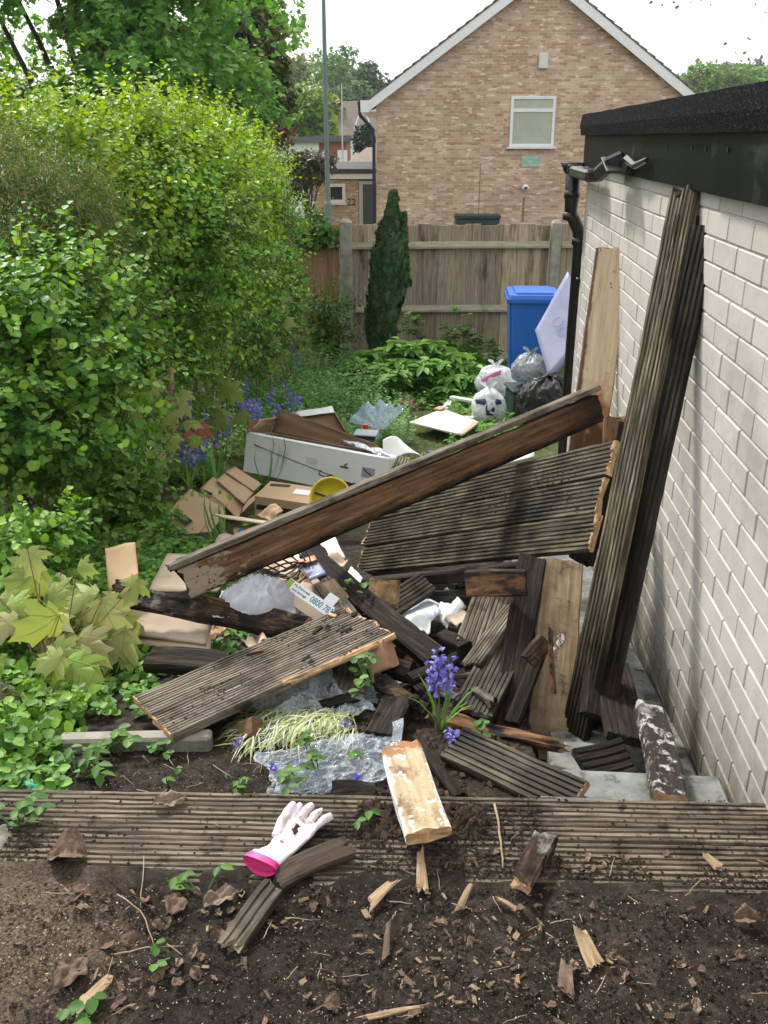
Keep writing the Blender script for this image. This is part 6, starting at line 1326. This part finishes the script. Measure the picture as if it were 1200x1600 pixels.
shrub('hawthorn_shrub', 'feathery yellow green shrub in the far half of the hedge', [L_(360, 325, 9.0, .5, 1.0, .62), L_(295, 300, 8.2, .55, .8, .6)], MG_yellow, 1500, 9, .2, .038, T_round(.4), up=.8, inner=.15)
shrub('ivy_shrub', 'ivy covered end of the hedge reaching over the fence', [L_(405, 400, 10.2, .42, 1.0, .85), L_(420, 480, 10.0, .3, .7, .6), L_(365, 500, 9., .4, .7, .7)], MG_bright, 2100, 9, .14, .048, T_round(.46), inner=.15)
shrub('ivy_clump', 'dark ivy clump on top of the fence beside the left concrete post', [L_(488, 372, 11.8, .22, .25, .15)], MG_mid, 90, 7, .12, .07, T_round(.46), twigr=.002)
shrub('wild_rose', 'low leafy shoots in front of the orange fence boards', [L_(512, 520, 11.2, .25, .25, .5)], MG_mid, 110, 8, .2, .05, T_round(.4))
shrub('bare_twig_thicket', 'tangle of bare brown twigs under the near left of the hedge', [L_(20, 780, 4.1, .4, .5, .4)], MG_mid, 40, 5, .2, .045, T_round(.4), inner=.1)
A_, B_ = [], []
for i in range(420):
    p = np.array(at(rng.uniform(-40, 110), rng.uniform(600, 850), rng.uniform(4.1, 4.6))); d = unit(rng.standard_normal(3)+np.array([.4, 0, -.4]))*rng.uniform(.08, .3); A_.append(p); B_.append(p+d)
c_ = gnd(40, 850); tk = empty('dead_twigs', c_, 'mass of dry grey brown twigs showing under the near hedge', 'twigs'); sticks('twig_tangle', A_, B_, .002, M_stem, tk, c_)
A_, B_ = [], []
for i in range(300):
    p = np.array(at(rng.uniform(190, 470), rng.uniform(300, 620), 0+rng.uniform(5.9, 9))); d = unit(rng.standard_normal(3)+np.array([.2, 0, .9]))*rng.uniform(.1, .45); A_.append(p); B_.append(p+d)
sticks('twig_tangle', A_, B_, .003, M_stem, tk, c_)
# broken stump in the hedge
m = MB(); p = at(268, 640, 5.9); q = at(266, 575, 5.9); m.tube([p-Vector((0, 0, .3)), p, q], [.03, .028, .02], 8); m.world('cut_stem', M_pale, label='pale broken stem standing up in front of the dark hedge', cat='stump', smooth=True)
# low cover along the hedge foot and across the back: nobody could count it
def cover(name, polys, n, hmin, hmax, sz, T, m, k=6, **kw):
    P = []; 
    while len(P) < n:
        x0, x1, y0, y1, h = polys[rng.integers(len(polys))]; px_, py_ = rng.uniform(x0, x1), rng.uniform(y0, y1); g = gnd(px_, py_)
        if g.y > 11.75 or g.x > .6+.04*g.y+.4: continue
        hh = h*(.5+.8*rng.random())*(.75+.5*noise.noise(Vector((g.x*2.5, g.y*2.5, 1)))); P.append((g.x, g.y, g.z, hh))
    P = np.array(P); A = [[], [], [], []]; O = unit(rng.standard_normal((n, 3))*np.array([1, 1, .1])); D = unit(O*.35+np.array([0, 0, 1])+rng.standard_normal((n, 3))*.15)
    for j in range(k):
        t = (j+1)/k; q = P[:, :3]+D*P[:, 3:4]*t; a = rng.uniform(0, 6.28, n); sd = np.stack([np.cos(a), np.sin(a), rng.uniform(-.1, .5, n)], 1)
        A[0].append(q); A[1].append(sd); A[2].append(np.array([0, 0, 1])+rng.standard_normal((n, 3))*.3); A[3].append(sz*(.6+.8*rng.random(n)))
    A = [np.concatenate(a) for a in A]; o = leaves(name, *A, T, m); o['kind'] = 'stuff'; return o
MG_weed = leafmat('weed_leaves', [(.06, .15, .028), (.11, .25, .045), (.18, .35, .07), (.27, .43, .1)], .35)
MG_fine = leafmat('cow_parsley_leaves', [(.09, .21, .055), (.16, .32, .085), (.27, .44, .15)], .35)
cover('ground_ivy', [(-40, 100, 1040, 1260, .06), (40, 240, 960, 1120, .07), (40, 240, 1000, 1110, .05), (60, 300, 850, 1060, .1), (200, 480, 985, 1050, .05)], 850, 0, 0, .026, T_round(.46), MG_weed, k=7)
cover('nettle_cover', [(120, 245, 640, 880, .16), (380, 480, 820, 900, .05), (120, 260, 830, 960, .18), (250, 400, 850, 960, .05), (240, 330, 700, 760, .12), (330, 480, 600, 720, .3)], 3000, 0, 0, .042, T_oval(.3), MG_weed, k=8)
cover('cow_parsley', [(400, 600, 560, 660, .42), (440, 640, 600, 700, .25), (560, 780, 560, 620, .2), (380, 520, 540, 620, .5)], 3800, 0, 0, .028, T_clump(), MG_fine, k=12)
cover('back_weeds', [(560, 860, 545, 610, .3), (600, 780, 580, 640, .15), (700, 860, 600, 700, .12)], 1500, 0, 0, .05, T_oval(.3), MG_weed, k=7)
# short turf
G_ = []
while len(G_) < 9000:
    g = gnd(rng.uniform(520, 860), rng.uniform(640, 760)); G_.append((g.x, g.y, g.z))
G_ = np.array(G_); n = len(G_)
o = leaves('short_grass', G_, rng.standard_normal((n, 3))*[.5, .5, .1]+[0, 0, .7], rng.standard_normal((n, 3))*[1, 1, .2], rng.uniform(.02, .055, n), T_blade(), leafmat('grass_blades', [(.08, .13, .03), (.15, .2, .06), (.25, .25, .1)], .25)); o['kind'] = 'stuff'
# peony like plant with whorled leaves
def plant(name, label, p, h, rad, nst, m, sz, T, k=8, cat='plant', group=None, lean=.5):
    r = empty(name, p, label, cat, group); A = [[], [], [], []]; SA, SB = [], []
    for i in range(nst):
        a = rng.uniform(0, 6.28); q = rad*math.sqrt(rng.random()); e_ = np.array([q*math.cos(a), q*math.sin(a), h*(1-.5*(q/rad)**2)*rng.uniform(.65, 1.05)]); b_ = e_*np.array([.3, .3, 0]); SA.append(b_); SB.append(e_)
        for j in range(k):
            aa = 2*math.pi*j/k+rng.uniform(-.3, .3); A[0].append(e_-np.array([0, 0, .02*(j % 3)])); A[1].append((math.cos(aa), math.sin(aa), rng.uniform(-.35, .35))); A[2].append((rng.uniform(-.2, .2), rng.uniform(-.2, .2), 1)); A[3].append(sz*rng.uniform(.7, 1.15))
    leaves('leaves', *[np.array(a) for a in A], T, m, r); sticks('stems', SA, SB, .003, leafm_stem, r)
    return r
leafm_stem = plain('green_stems', (.1, .17, .05), .6)
p = gnd(648, 618, 0); plant('peony_plant', 'bushy green plant with long whorled leaves in front of the fence beside the conifer', p+Vector((0, .2, 0)), .55, .75, 130, MG_weed, .17, T_oval(.2), 9)
p = gnd(700, 590, 0); plant('peony_plant', 'smaller spreading leafy plant between the conifer bush and the blue bin', p+Vector((.0, .2, 0)), .4, .45, 45, MG_weed, .13, T_oval(.22), 8)
p = gnd(610, 610, 0); plant('hosta_plant', 'pale broad leaved clump at the foot of the conifer', p, .25, .35, 16, MG_fine, .2, T_oval(.14), 7)
for i, (px_, py_, h_, lab) in enumerate(((715, 560, .85, 'tall thin leafy stem by the fence left of the blue bin'), (640, 560, .8, 'thin leafy stem against the fence right of the conifer'), (505, 560, .6, 'leafy stem in front of the orange fence boards'), (755, 560, .5, 'dark leafy clump at the foot of the fence beside the blue bin'))):
    p = gnd(px_, 585, 0); p.y = min(p.y, 11.4); p.x = at(px_, 560, p.y).x; p.z = gz(p.x, p.y)
    plant('weed_plant', lab, p, h_, .22, 26, MG_mid, .075, T_round(.38), 5)
# foreground seedlings
for i, (px_, py_, h_, nst, sz, lab) in enumerate(((318, 1402, .05, 3, .03, 'small bright green seedling in the soil below the front boards'), (500, 1210, .12, 5, .032, 'upright green seedling in front of the polythene'), (440, 1240, .05, 6, .028, 'leafy weed at the far edge of the front boards below the stripped stems'), (380, 1240, .04, 4, .024, 'small weed at the far edge of the front boards left of the stripped stems'), (585, 1085, .1, 7, .03, 'pale green weed growing beside the brick block'), (30, 1310, .07, 5, .035, 'green seedling at the left end of the front boards'), (572, 1295, .02, 2, .03, 'fallen green leaves on the front boards left of the pale offcut'), (270, 1170, .05, 6, .028, 'small weeds on the soil in front of the kerb'), (180, 1180, .07, 8, .035, 'leafy weeds in front of the kerb at the left'), (120, 1215, .08, 9, .04, 'large leafy weed behind the left end of the front boards'), (275, 1495, .02, 2, .026, 'tiny seedling on the left soil among the dead leaves'), (115, 1598, .03, 3, .03, 'green leaves at the bottom left corner'), (265, 1230, .03, 3, .026, 'tiny weed at the far edge of the front boards'), (740, 1160, .05, 5, .03, 'weed at the foot of the front bluebell'), (560, 915, .02, 2, .03, 'bright green leaf on the middle beam'))):
    p = gnd(px_, py_, 0); p.z = topz(p.x, p.y)
    if i == 14: p = at(px_, 912, 3.0)
    if i == 4: p = at(585, 1070, 2.38)
    plant('seedling', lab, p, h_, .04+h_*.5, nst, MG_mid, sz, T_round(.4) if i % 3 else T_oval(.3), 4, 'seedling')
# climbing leaves at the left foot
shrub('bramble', 'round leaved low shrub at the far left behind the concrete lump', [L_(30, 1030, 2.85, .16, .25, .18), L_(70, 1150, 2.35, .13, .12, .12), L_(10, 1200, 2.15, .1, .12, .12)], MG_bright, 120, 6, .07, .042, T_round(.44), inner=.2, twigr=.0015)
shrub('bramble', 'bright leaves climbing above the maple seedling at the left', [L_(60, 870, 3.2, .17, .15, .13), L_(20, 930, 3.1, .14, .15, .12)], MG_bright, 70, 6, .08, .042, T_round(.44), inner=.2, twigr=.0015)
# maple seedlings: big lobed leaves
def seedling(label, spots_, sz, foot, m=MG_tan, T=None, group=None, face=(.15, -.75, .6)):
    r = empty('maple_seedling', foot, label, 'maple seedling', group); P, D, U, S = [], [], [], []; SA, SB = [], []
    for q in spots_:
        px_, py_, F = q[:3]; s_ = sz*(q[3] if len(q) > 3 else 1)*rng.uniform(.9, 1.1); p = np.array(at(px_, py_, F)); a = rng.uniform(-1.5, 1.5)
        d = np.array([math.sin(a), -.45+rng.uniform(-.3, .3), -.72*math.cos(a)]); u = np.array(face)+rng.standard_normal(3)*.4; u -= u @ d*d/(d @ d)
        P.append(p-unit(d)*s_*.4); D.append(d); U.append(u); S.append(s_); SA.append(p-unit(d)*s_*.42); SB.append(np.array(foot)+(p-np.array(foot))*.45+np.array([0, 0, .05]))
    leaves('leaves', P, D, U, S, T or T_maple(-.18, .3), m, r, foot); sticks('stems', SB+[np.array(foot)]*len(SB), SA+SB, .003, M_redstem, r, foot); return r
M_redstem = plain('red_brown_stems', (.17, .1, .05), .6)
rs = random.Random(77); big_ = []
for cx, cy, F, sx, sy, cnt in ((90, 905, 2.9, 70, 45, 14), (55, 990, 2.66, 60, 50, 13), (110, 1035, 2.52, 32, 30, 6), (180, 940, 2.85, 32, 45, 9), (165, 1000, 2.7, 30, 30, 5)):
    for q in range(cnt): big_.append((cx+rs.uniform(-1, 1)*sx, cy+rs.uniform(-1, 1)*sy, F+rs.uniform(-.12, .12), rs.choice((.6, .8, 1., 1.2, 1.3))))
seedling('young maple with large tan and lime lobed leaves at the left beside the rotten timber', big_, .13, gnd(90, 1090))
seedling('maple seedling with tan leaves in front of the cut stem in the hedge', [(225, 610, 5.3), (255, 640, 5.3), (240, 670, 5.6), (285, 620, 5.8), (215, 650, 5.6), (262, 590, 5.8), (270, 690, 5.5), (300, 660, 5.8), (245, 715, 5.4), (225, 745, 5.4, .9), (305, 690, 5.7, .8), (200, 600, 5.6), (240, 605, 5.5), (230, 630, 5.5), (262, 655, 5.6), (285, 640, 5.7), (215, 625, 5.4), (238, 740, 5.4)], .13, gnd(250, 790))
seedling('maple seedling with lime leaves above the bluebells', [(320, 622, 6.6), (345, 640, 6.6), (360, 610, 6.7), (335, 660, 6.5), (370, 650, 6.6)], .2, gnd(340, 740), leafmat('lime_maple', [(.16, .24, .05), (.25, .3, .08)], .3))
seedling('small red leaved maple seedling among the bluebells', [(312, 676, 6.2, 1.), (300, 684, 6.15, .8)], .17, gnd(312, 740), leafmat('red_maple', [(.38, .14, .1), (.42, .17, .12)], .25))
seedling('maple seedling with tan leaves on the far hedge near the fence', [(435, 470, 9.3), (400, 500, 9.0), (440, 500, 9.2), (415, 530, 9.0), (430, 550, 9.0), (400, 545, 8.9)], .27, gnd(430, 620), leafmat('lime_maple_far', [(.2, .26, .07), (.33, .3, .12)], .3))
# conifer
def conifer():
    p = at(597, 560, 10.9); p.z = gz(p.x, p.y); r = empty('conifer', p, 'narrow dark green columnar conifer in front of the fence', 'conifer')
    ztop = at(612, 300, 10.9).z; hh = ztop-p.z; A = [[], [], [], []]; tips = []
    for i in range(5200):
        t = rng.random(); rr_ = (.09+.1*math.sin(math.pi*min(1, t*.95))**1.3)*(1-t**5)+.01; a = rng.uniform(0, 6.28)
        cx = .17*t-.04; q = rr_*(.4+.6*rng.random()**.4)*(1+.2*math.sin(a*3+t*15)); A[0].append((cx+q*math.cos(a), q*math.sin(a), t*hh*.97)); A[1].append((math.cos(a)*.35, math.sin(a)*.35, 1)); A[2].append((math.cos(a), math.sin(a), 0)+rng.standard_normal(3)*.3); A[3].append(rng.uniform(.05, .11))
    for i in range(700):
        t = rng.random(); rr_ = .085*(1-t)+.012; a = rng.uniform(0, 6.28); q = rr_*rng.random()**.4
        A[0].append((.23+.02*t+q*math.cos(a), q*math.sin(a), hh*(.5+.37*t))); A[1].append((math.cos(a)*.3, math.sin(a)*.3, 1)); A[2].append((math.cos(a), math.sin(a), 0)+rng.standard_normal(3)*.3); A[3].append(rng.uniform(.05, .09))
    leaves('foliage', *[np.array(a) for a in A], T_clump(), leafmat('conifer_sprays', [(.018, .042, .02), (.032, .075, .034), (.055, .115, .05), (.11, .12, .05)], .1), r)
    b = MB(); b.tube([(0, 0, -.05), (.02, 0, hh*.5), (.12, 0, hh*.93)], [.035, .025, .008], 8); b.build('trunk', M_bark, r, smooth=True)
conifer()
# bluebells
M_bb = leafmat('bluebell_flowers', [(.2, .17, .52), (.28, .24, .66), (.38, .34, .75)], .2); M_bs = plain('bluebell_stem', (.13, .2, .09), .6)
def bluebell(p, h, nst, nfl, label, fs=.016, group=None, spread=.06):
    r = empty('bluebell', p, label, 'bluebell', group); A = [[], [], [], []]; SA, SB = [], []; Lf = [[], [], [], []]
    for i in range(nst):
        a = rng.uniform(0, 6.28); l = rng.uniform(.2, 1)*spread; e_ = np.array([l*math.cos(a), l*math.sin(a), h*rng.uniform(.75, 1.05)]); b_ = e_*np.array([.3, .3, 0]); SA.append(b_); SB.append(e_)
        for j in range(nfl):
            t = 1-.42*j/nfl; q = b_+(e_-b_)*t; aa = j*2.4; 
            for kk in range(4):
                d = np.array([math.cos(aa)*.8, math.sin(aa)*.8, -.5])+rng.standard_normal(3)*.35; A[0].append(q+np.array([math.cos(aa), math.sin(aa), 0])*.006); A[1].append(d); A[2].append(rng.standard_normal(3)); A[3].append(fs*rng.uniform(.8, 1.2))
    for i in range(int(nst*1.7)):
        a = rng.uniform(0, 6.28); Lf[0].append((0, 0, 0)); Lf[1].append((math.cos(a)*.6, math.sin(a)*.6, 1)); Lf[2].append((-math.cos(a), -math.sin(a), .6)); Lf[3].append(h*rng.uniform(.4, .75))
    leaves('flowers', *[np.array(a) for a in A], T_oval(.3), M_bb, r); leaves('leaves', *[np.array(a) for a in Lf], T_blade(), MG_weed, r); sticks('stems', SA, SB, .0022, M_bs, r); return r
bluebell(gnd(690, 1150, 0)+Vector((0, .02, .0)), .27, 6, 12, 'large violet bluebell clump in flower at the front of the pile', .017, spread=.035)
bluebell(gnd(712, 1168, 0), .08, 3, 6, 'low bluebell flowers at the foot of the large clump', .014)
rs = random.Random(8)
bs = [(rs.uniform(265, 400), rs.uniform(690, 770)) for _ in range(16)]+[(rs.uniform(375, 470), rs.uniform(640, 700)) for _ in range(13)]+[(rs.uniform(285, 345), rs.uniform(680, 740)) for _ in range(8)]+[(465, 600), (458, 590)]
for px_, py_ in bs:
    bluebell(gnd(px_, py_, 0), .4*rs.uniform(.85, 1.15), 2, 9, 'violet bluebell flowering '+('by the far end of the hedge' if py_ < 620 else 'behind the left end of the long white box' if px_ > 420 else 'left of the long white box' if px_ > 370 else 'under the tan maple seedling by the hedge' if px_ < 310 else 'behind the kraft boxes'), .028, 'bluebells along the hedge', .08)
for px_, py_, lab in ((372, 1170, 'fallen violet bluebell head at the left end of the stripped stems'), (542, 1140, 'fallen violet bluebell head beside the polythene'), (558, 1222, 'fallen violet bluebell head near the dark cube'), (427, 1206, 'fallen violet bluebell head under the stripped stems'), (420, 1145, 'pale violet bluebell head on the stripped stems')):
    p = gnd(px_, py_, .02); r = empty('fallen_flower', p+Vector((0, 0, .02)), lab, 'flower head'); n = 16
    leaves('petals', rng.standard_normal((n, 3))*.004, rng.standard_normal((n, 3)), rng.standard_normal((n, 3)), np.full(n, .015), T_oval(.3), M_bb, r)
# pale stripped bluebell stems spread over the polythene
r = empty('stripped_stems', gnd(470, 1170, 0), 'heap of blanched white and yellow bluebell stems lying on the polythene', 'plant stems')
o0 = np.array(r.location); mats_ = (leafmat('blanched_stems', [(.5, .52, .36), (.58, .6, .48), (.42, .48, .18)], .2), leafmat('yellow_green_stems', [(.27, .33, .08), (.4, .45, .13)], .25))
for mi, (mm, cnt) in enumerate(zip(mats_, (650, 330))):
    P, D, U, S = [], [], [], []
    for i in range(cnt):
        t = rng.random(); px_ = 385+165*t+rng.normal(0, 8); py_ = 1150-14*t+rng.normal(0, 14)-(4 if mi else 0); g = gnd(px_, py_, .0)
        a = R(rng.normal(-62 if not mi else -20, 24)); P.append((g.x, g.y, g.z+.012+.03*rng.random()+.02*math.sin(math.pi*t))); D.append((-math.cos(a)*.9, math.sin(a), rng.uniform(-.3, .1))) ; U.append(rng.standard_normal(3)*.4+np.array([0, 0, 1])); S.append(rng.uniform(.05, .1))
    leaves('stem_bundle', P, D, U, S, ([(-.018, 0, 0), (.018, 0, 0), (-.022, .3, .07), (.022, .3, .07), (-.018, .65, .03), (.018, .65, .03), (-.004, 1, -.14), (.004, 1, -.14)], [(0, 1, 3, 2), (2, 3, 5, 4), (4, 5, 7, 6)]), mm, r, o0)
# long grass blades at left of the boxes
for px_, py_, h_, lab in ((352, 850, .3, 'arching pale green blades in front of the flattened kraft box'), (410, 770, .45, 'tall thin nettle stem in front of the long white box'), (340, 760, .4, 'clump of long bluebell leaves beside the kraft boxes')):
    p = gnd(px_, py_, 0); r = empty('grass_tuft', p, lab, 'grass tuft'); n = 7; a = rng.uniform(0, 6.28, n)
    leaves('blades', np.stack([rng.normal(0, .03, n), rng.normal(0, .03, n), np.zeros(n)], 1), np.stack([np.cos(a)*.4, np.sin(a)*.4, np.ones(n)], 1), np.stack([np.cos(a), np.sin(a), np.full(n, .3)], 1), rng.uniform(.7, 1.1, n)*h_, T_blade(), MG_fine, r)
# ------------------------------------------------------------ trees
def tree(name, label, px_, pyb, F, clumps, m, n, k, ln, sz, T, trunk=.25, group=None, base=None, minr=.5, up=.4):
    """clumps: ellipsoids (centre, radii) that hold many smaller leafy lumps"""
    p = at(px_, pyb, F); p.z = gz(p.x, p.y)-.05; r = empty(name, p, label, 'tree', group); A = [[], [], [], []]; lumps = []
    for c, rad, cnt in clumps:
        c = np.array(c)
        for i in range(cnt):
            d = unit(rng.standard_normal(3)); d[2] = d[2] if d[2] > -.5 else -d[2]; s = .55+.45*rng.random()
            q = c+d*np.array(rad)*s; rr_ = np.mean(rad)*rng.uniform(.22, .4); lumps.append((q, rr_))
    per = max(4, n//len(lumps))
    for q, rr_ in lumps:
        P, O = ellpts(q, (rr_, rr_, rr_*.75), per, .5, None, -1.); a = shoots(P, O, k, ln, sz, up=up, rnd=.6)
        for i in range(4): A[i].append(a[i])
    leaves('crown', *[np.concatenate(a) for a in A], T, m, r, p)
    b = MB(); top = Vector(np.mean([l[0] for l in lumps], axis=0))-p; b.tube([(0, 0, 0), (top.x*.2, top.y*.2, top.z*.4), (top.x*.6, top.y*.6, top.z*.8), top], [trunk, trunk*.8, trunk*.5, trunk*.2], 10)
    for i in range(0, len(lumps), max(1, len(lumps)//16)):
        e_ = Vector(lumps[i][0])-p; s0 = top*(.35+.4*random.random()); b.tube([s0, s0.lerp(e_, .5)+Vector((0, 0, .1*e_.length*.3)), e_], [trunk*.35, trunk*.2, trunk*.06], 6)
    b.build('trunk', M_bark, r, smooth=True); return r
def E(px_, py_, F, rx, ry, rz, cnt): p = at(px_, py_, F); return (tuple(p), (rx, ry, rz), cnt)
tree('maple_tree', 'big bright green maple filling the top left behind the hedge', 150, 300, 15, [E(80, 40, 15, 2.4, 2.2, 2.6, 26), E(250, 60, 15.5, 1.5, 2, 2.3, 20), E(310, 190, 15.8, .9, 1.4, 1.2, 12), E(-40, 150, 14, 1.8, 2, 1.6, 10), E(160, 210, 15, 1.8, 1.8, 1.0, 10)], MG_maple, 7000, 6, .3, .125, T_maple_far(.1, .2), .22)
tree('olive_green_tree', 'dark olive leaved tree standing right of the big bright maple', 385, 300, 20, [E(372, 60, 20, .75, 1.2, 2.0, 14), E(372, 150, 20, .8, 1.2, 1.1, 10)], MG_olive, 2300, 6, .3, .16, T_maple_far(.1, .2), .18)
tree('lime_tree', 'round lime green tree beyond the white rendered house', 465, 230, 74, [E(452, 196, 74, 2.0, 2, 1.6, 26), E(478, 188, 74, 1.9, 2, 1.9, 26), E(492, 202, 74, 1.3, 1.6, 1.1, 10)], MG_lime, 1500, 5, .5, .4, T_clump(), .2)
MG_copper = leafmat('copper_leaves', [(.09, .035, .035), (.15, .06, .05), (.2, .11, .08)], .15); MG_grey = leafmat('grey_twigs_leaves', [(.12, .12, .11), (.18, .17, .16)], .1)
tree('copper_tree', 'small copper red tree behind the far end of the hedge', 410, 240, 30, [E(410, 212, 30, .75, .7, .5, 14)], MG_copper, 500, 5, .22, .15, T_clump(), .08)
tree('bare_grey_tree', 'hazy grey tree behind the copper tree', 400, 230, 45, [E(398, 178, 45, 1.1, 1, .9, 12)], MG_grey, 400, 4, .4, .2, T_clump(), .1)
tree('holly_bush', 'dark bush with reddish leaves beside the entrance porch', 480, 300, 28, [E(474, 285, 28, .6, .8, .7, 14), E(492, 262, 29, .5, .8, .35, 7)], leafmat('dull_green_leaves', [(.035, .05, .025), (.07, .08, .04), (.13, .09, .06)], .15), 800, 5, .2, .13, T_clump(), .08)
tree('small_conifer', 'small dark conifer in front of the hipped roof house', 571, 230, 60, [E(571, 222, 60, .55, .5, 1.1, 9)], leafmat('far_conifer_leaves', [(.02, .04, .02), (.04, .06, .035)], .1), 260, 4, .3, .25, T_clump(), .06)
MG_far = [leafmat('far_leaves_'+n_, c_, .2) for n_, c_ in (('bright', [(.12, .25, .05), (.19, .33, .07)]), ('mid', [(.07, .16, .05), (.12, .22, .07)]), ('dark', [(.04, .085, .04), (.07, .12, .05)]), ('yellow', [(.16, .2, .05), (.23, .26, .07)]), ('grey', [(.08, .09, .06), (.12, .12, .085)]))]
hill = [(430, 150, 150, 3.2, 4.5, 0), (465, 145, 150, 3.5, 4.8, 3), (405, 190, 140, 4, 4, 2), (500, 158, 155, 3.6, 4.2, 0), (448, 170, 140, 3, 3, 1), (545, 150, 130, 3.6, 5, 1), (520, 140, 140, 3, 4, 0), (575, 150, 135, 2.6, 4, 2), (555, 180, 120, 2.6, 3.2, 1), (525, 175, 118, 2.2, 2.8, 2), (513, 195, 100, 1.6, 1.6, 3), (1112, 140, 150, 2.4, 2.4, 3), (1138, 138, 175, 2.8, 3, 1), (1165, 140, 150, 3.0, 2.8, 0), (1205, 140, 160, 3.4, 3, 0), (1100, 142, 150, 3, 3, 0), (1160, 124, 230, 5, 2.6, 2), (1200, 124, 260, 6, 3, 4), (1120, 122, 260, 5, 2.4, 4), (395, 140, 170, 4, 5, 1), (380, 200, 130, 3.5, 3.5, 4)]
labs = {0: 'bright green', 1: 'mid green', 2: 'dark green', 3: 'yellow green', 4: 'grey green'}
for i, (px_, py_, F, rx, rz, mi) in enumerate(hill):
    p = at(px_, py_, F); where = 'on the hill left of the gable' if px_ < 600 else 'on the hill above the garage roof'
    tree('hill_tree', 'rounded far '+labs[mi]+' tree '+where, px_, py_, F, [((p.x, p.y, p.z), (rx, rx, rz), 16)], MG_far[mi], 520, 4, .8, .65 if F < 200 else 1., T_clump(), .3, 'far trees '+where)
# far woods along the skyline, read as one mass
def woods(name, pts, m, sz=4.2, n=5200):
    P = []
    for i in range(n):
        t = rng.random()*(len(pts)-1); j = int(t); a, c = pts[j], pts[j+1]; f = t-j
        px_ = a[0]+(c[0]-a[0])*f; py_ = a[1]+(c[1]-a[1])*f; F = 330+rng.uniform(-30, 60); q = at(px_, py_, F); lump = 2.2*noise.noise(Vector((px_/11, 0, F/40)))
        P.append((q.x, q.y, q.z-rng.random()**.5*22+lump))
    P = np.array(P); o = leaves(name, P, rng.standard_normal((n, 3)), rng.standard_normal((n, 3)), rng.uniform(.5, 1, n)*sz, T_clump(), m); o['kind'] = 'stuff'; return o
woods('far_woods', [(-300, 140), (-50, 134), (150, 130), (280, 130), (380, 128), (440, 122), (520, 130), (600, 140)], MG_far[1]); woods('far_woods', [(1040, 112), (1110, 103), (1160, 104), (1240, 106), (1330, 108), (1430, 110), (1560, 114), (1720, 120)], MG_far[4])
# leaves of an overhanging twig at the top right
r = empty('overhanging_twig', at(1150, -30, 3.2), 'sparse leafy twig hanging into the sky at the top right', 'twig'); o0 = np.array(r.location); P, D, S = [], [], []
for px_, py_ in ((1020, 2), (1035, 6), (1050, 3), (1062, 9), (1078, 4), (1095, 2), (1110, 5), (1148, 80), (1160, 85), (1168, 90), (1175, 62), (1185, 50), (1192, 88), (1130, 70), (1196, 20), (1180, 10)):
    P.append(np.array(at(px_, py_, 9.))); D.append(rng.standard_normal(3)); S.append(rng.uniform(.03, .06))
r.location = Vector(P[0]); leaves('leaves', P, D, rng.standard_normal((len(P), 3)), S, T_oval(.3), MG_olive, r, np.array(P[0]))
P = np.array(P); sticks('stems', np.array([at(1230, -60, 9.)]*6), P[[0, 4, 7, 10, 13, 15]], .003, M_stem, r, P[0])
# ------------------------------------------------------------ a little haze between the garden and the hill
hm = bpy.data.materials.new('haze'); hm.use_nodes = True; hn = hm.node_tree; hn.nodes.clear(); ho = hn.nodes.new('ShaderNodeOutputMaterial'); pv = hn.nodes.new('ShaderNodeVolumePrincipled')
pv.inputs['Color'].default_value = (.92, .95, 1, 1); pv.inputs['Density'].default_value = .00035; pv.inputs['Anisotropy'].default_value = .2; hn.links.new(pv.outputs[0], ho.inputs['Volume'])
hz_ = MB(); hz_.box(-2600, 2600, -40, 3100, -12, 75); hz_.build('haze', hm)['kind'] = 'stuff'
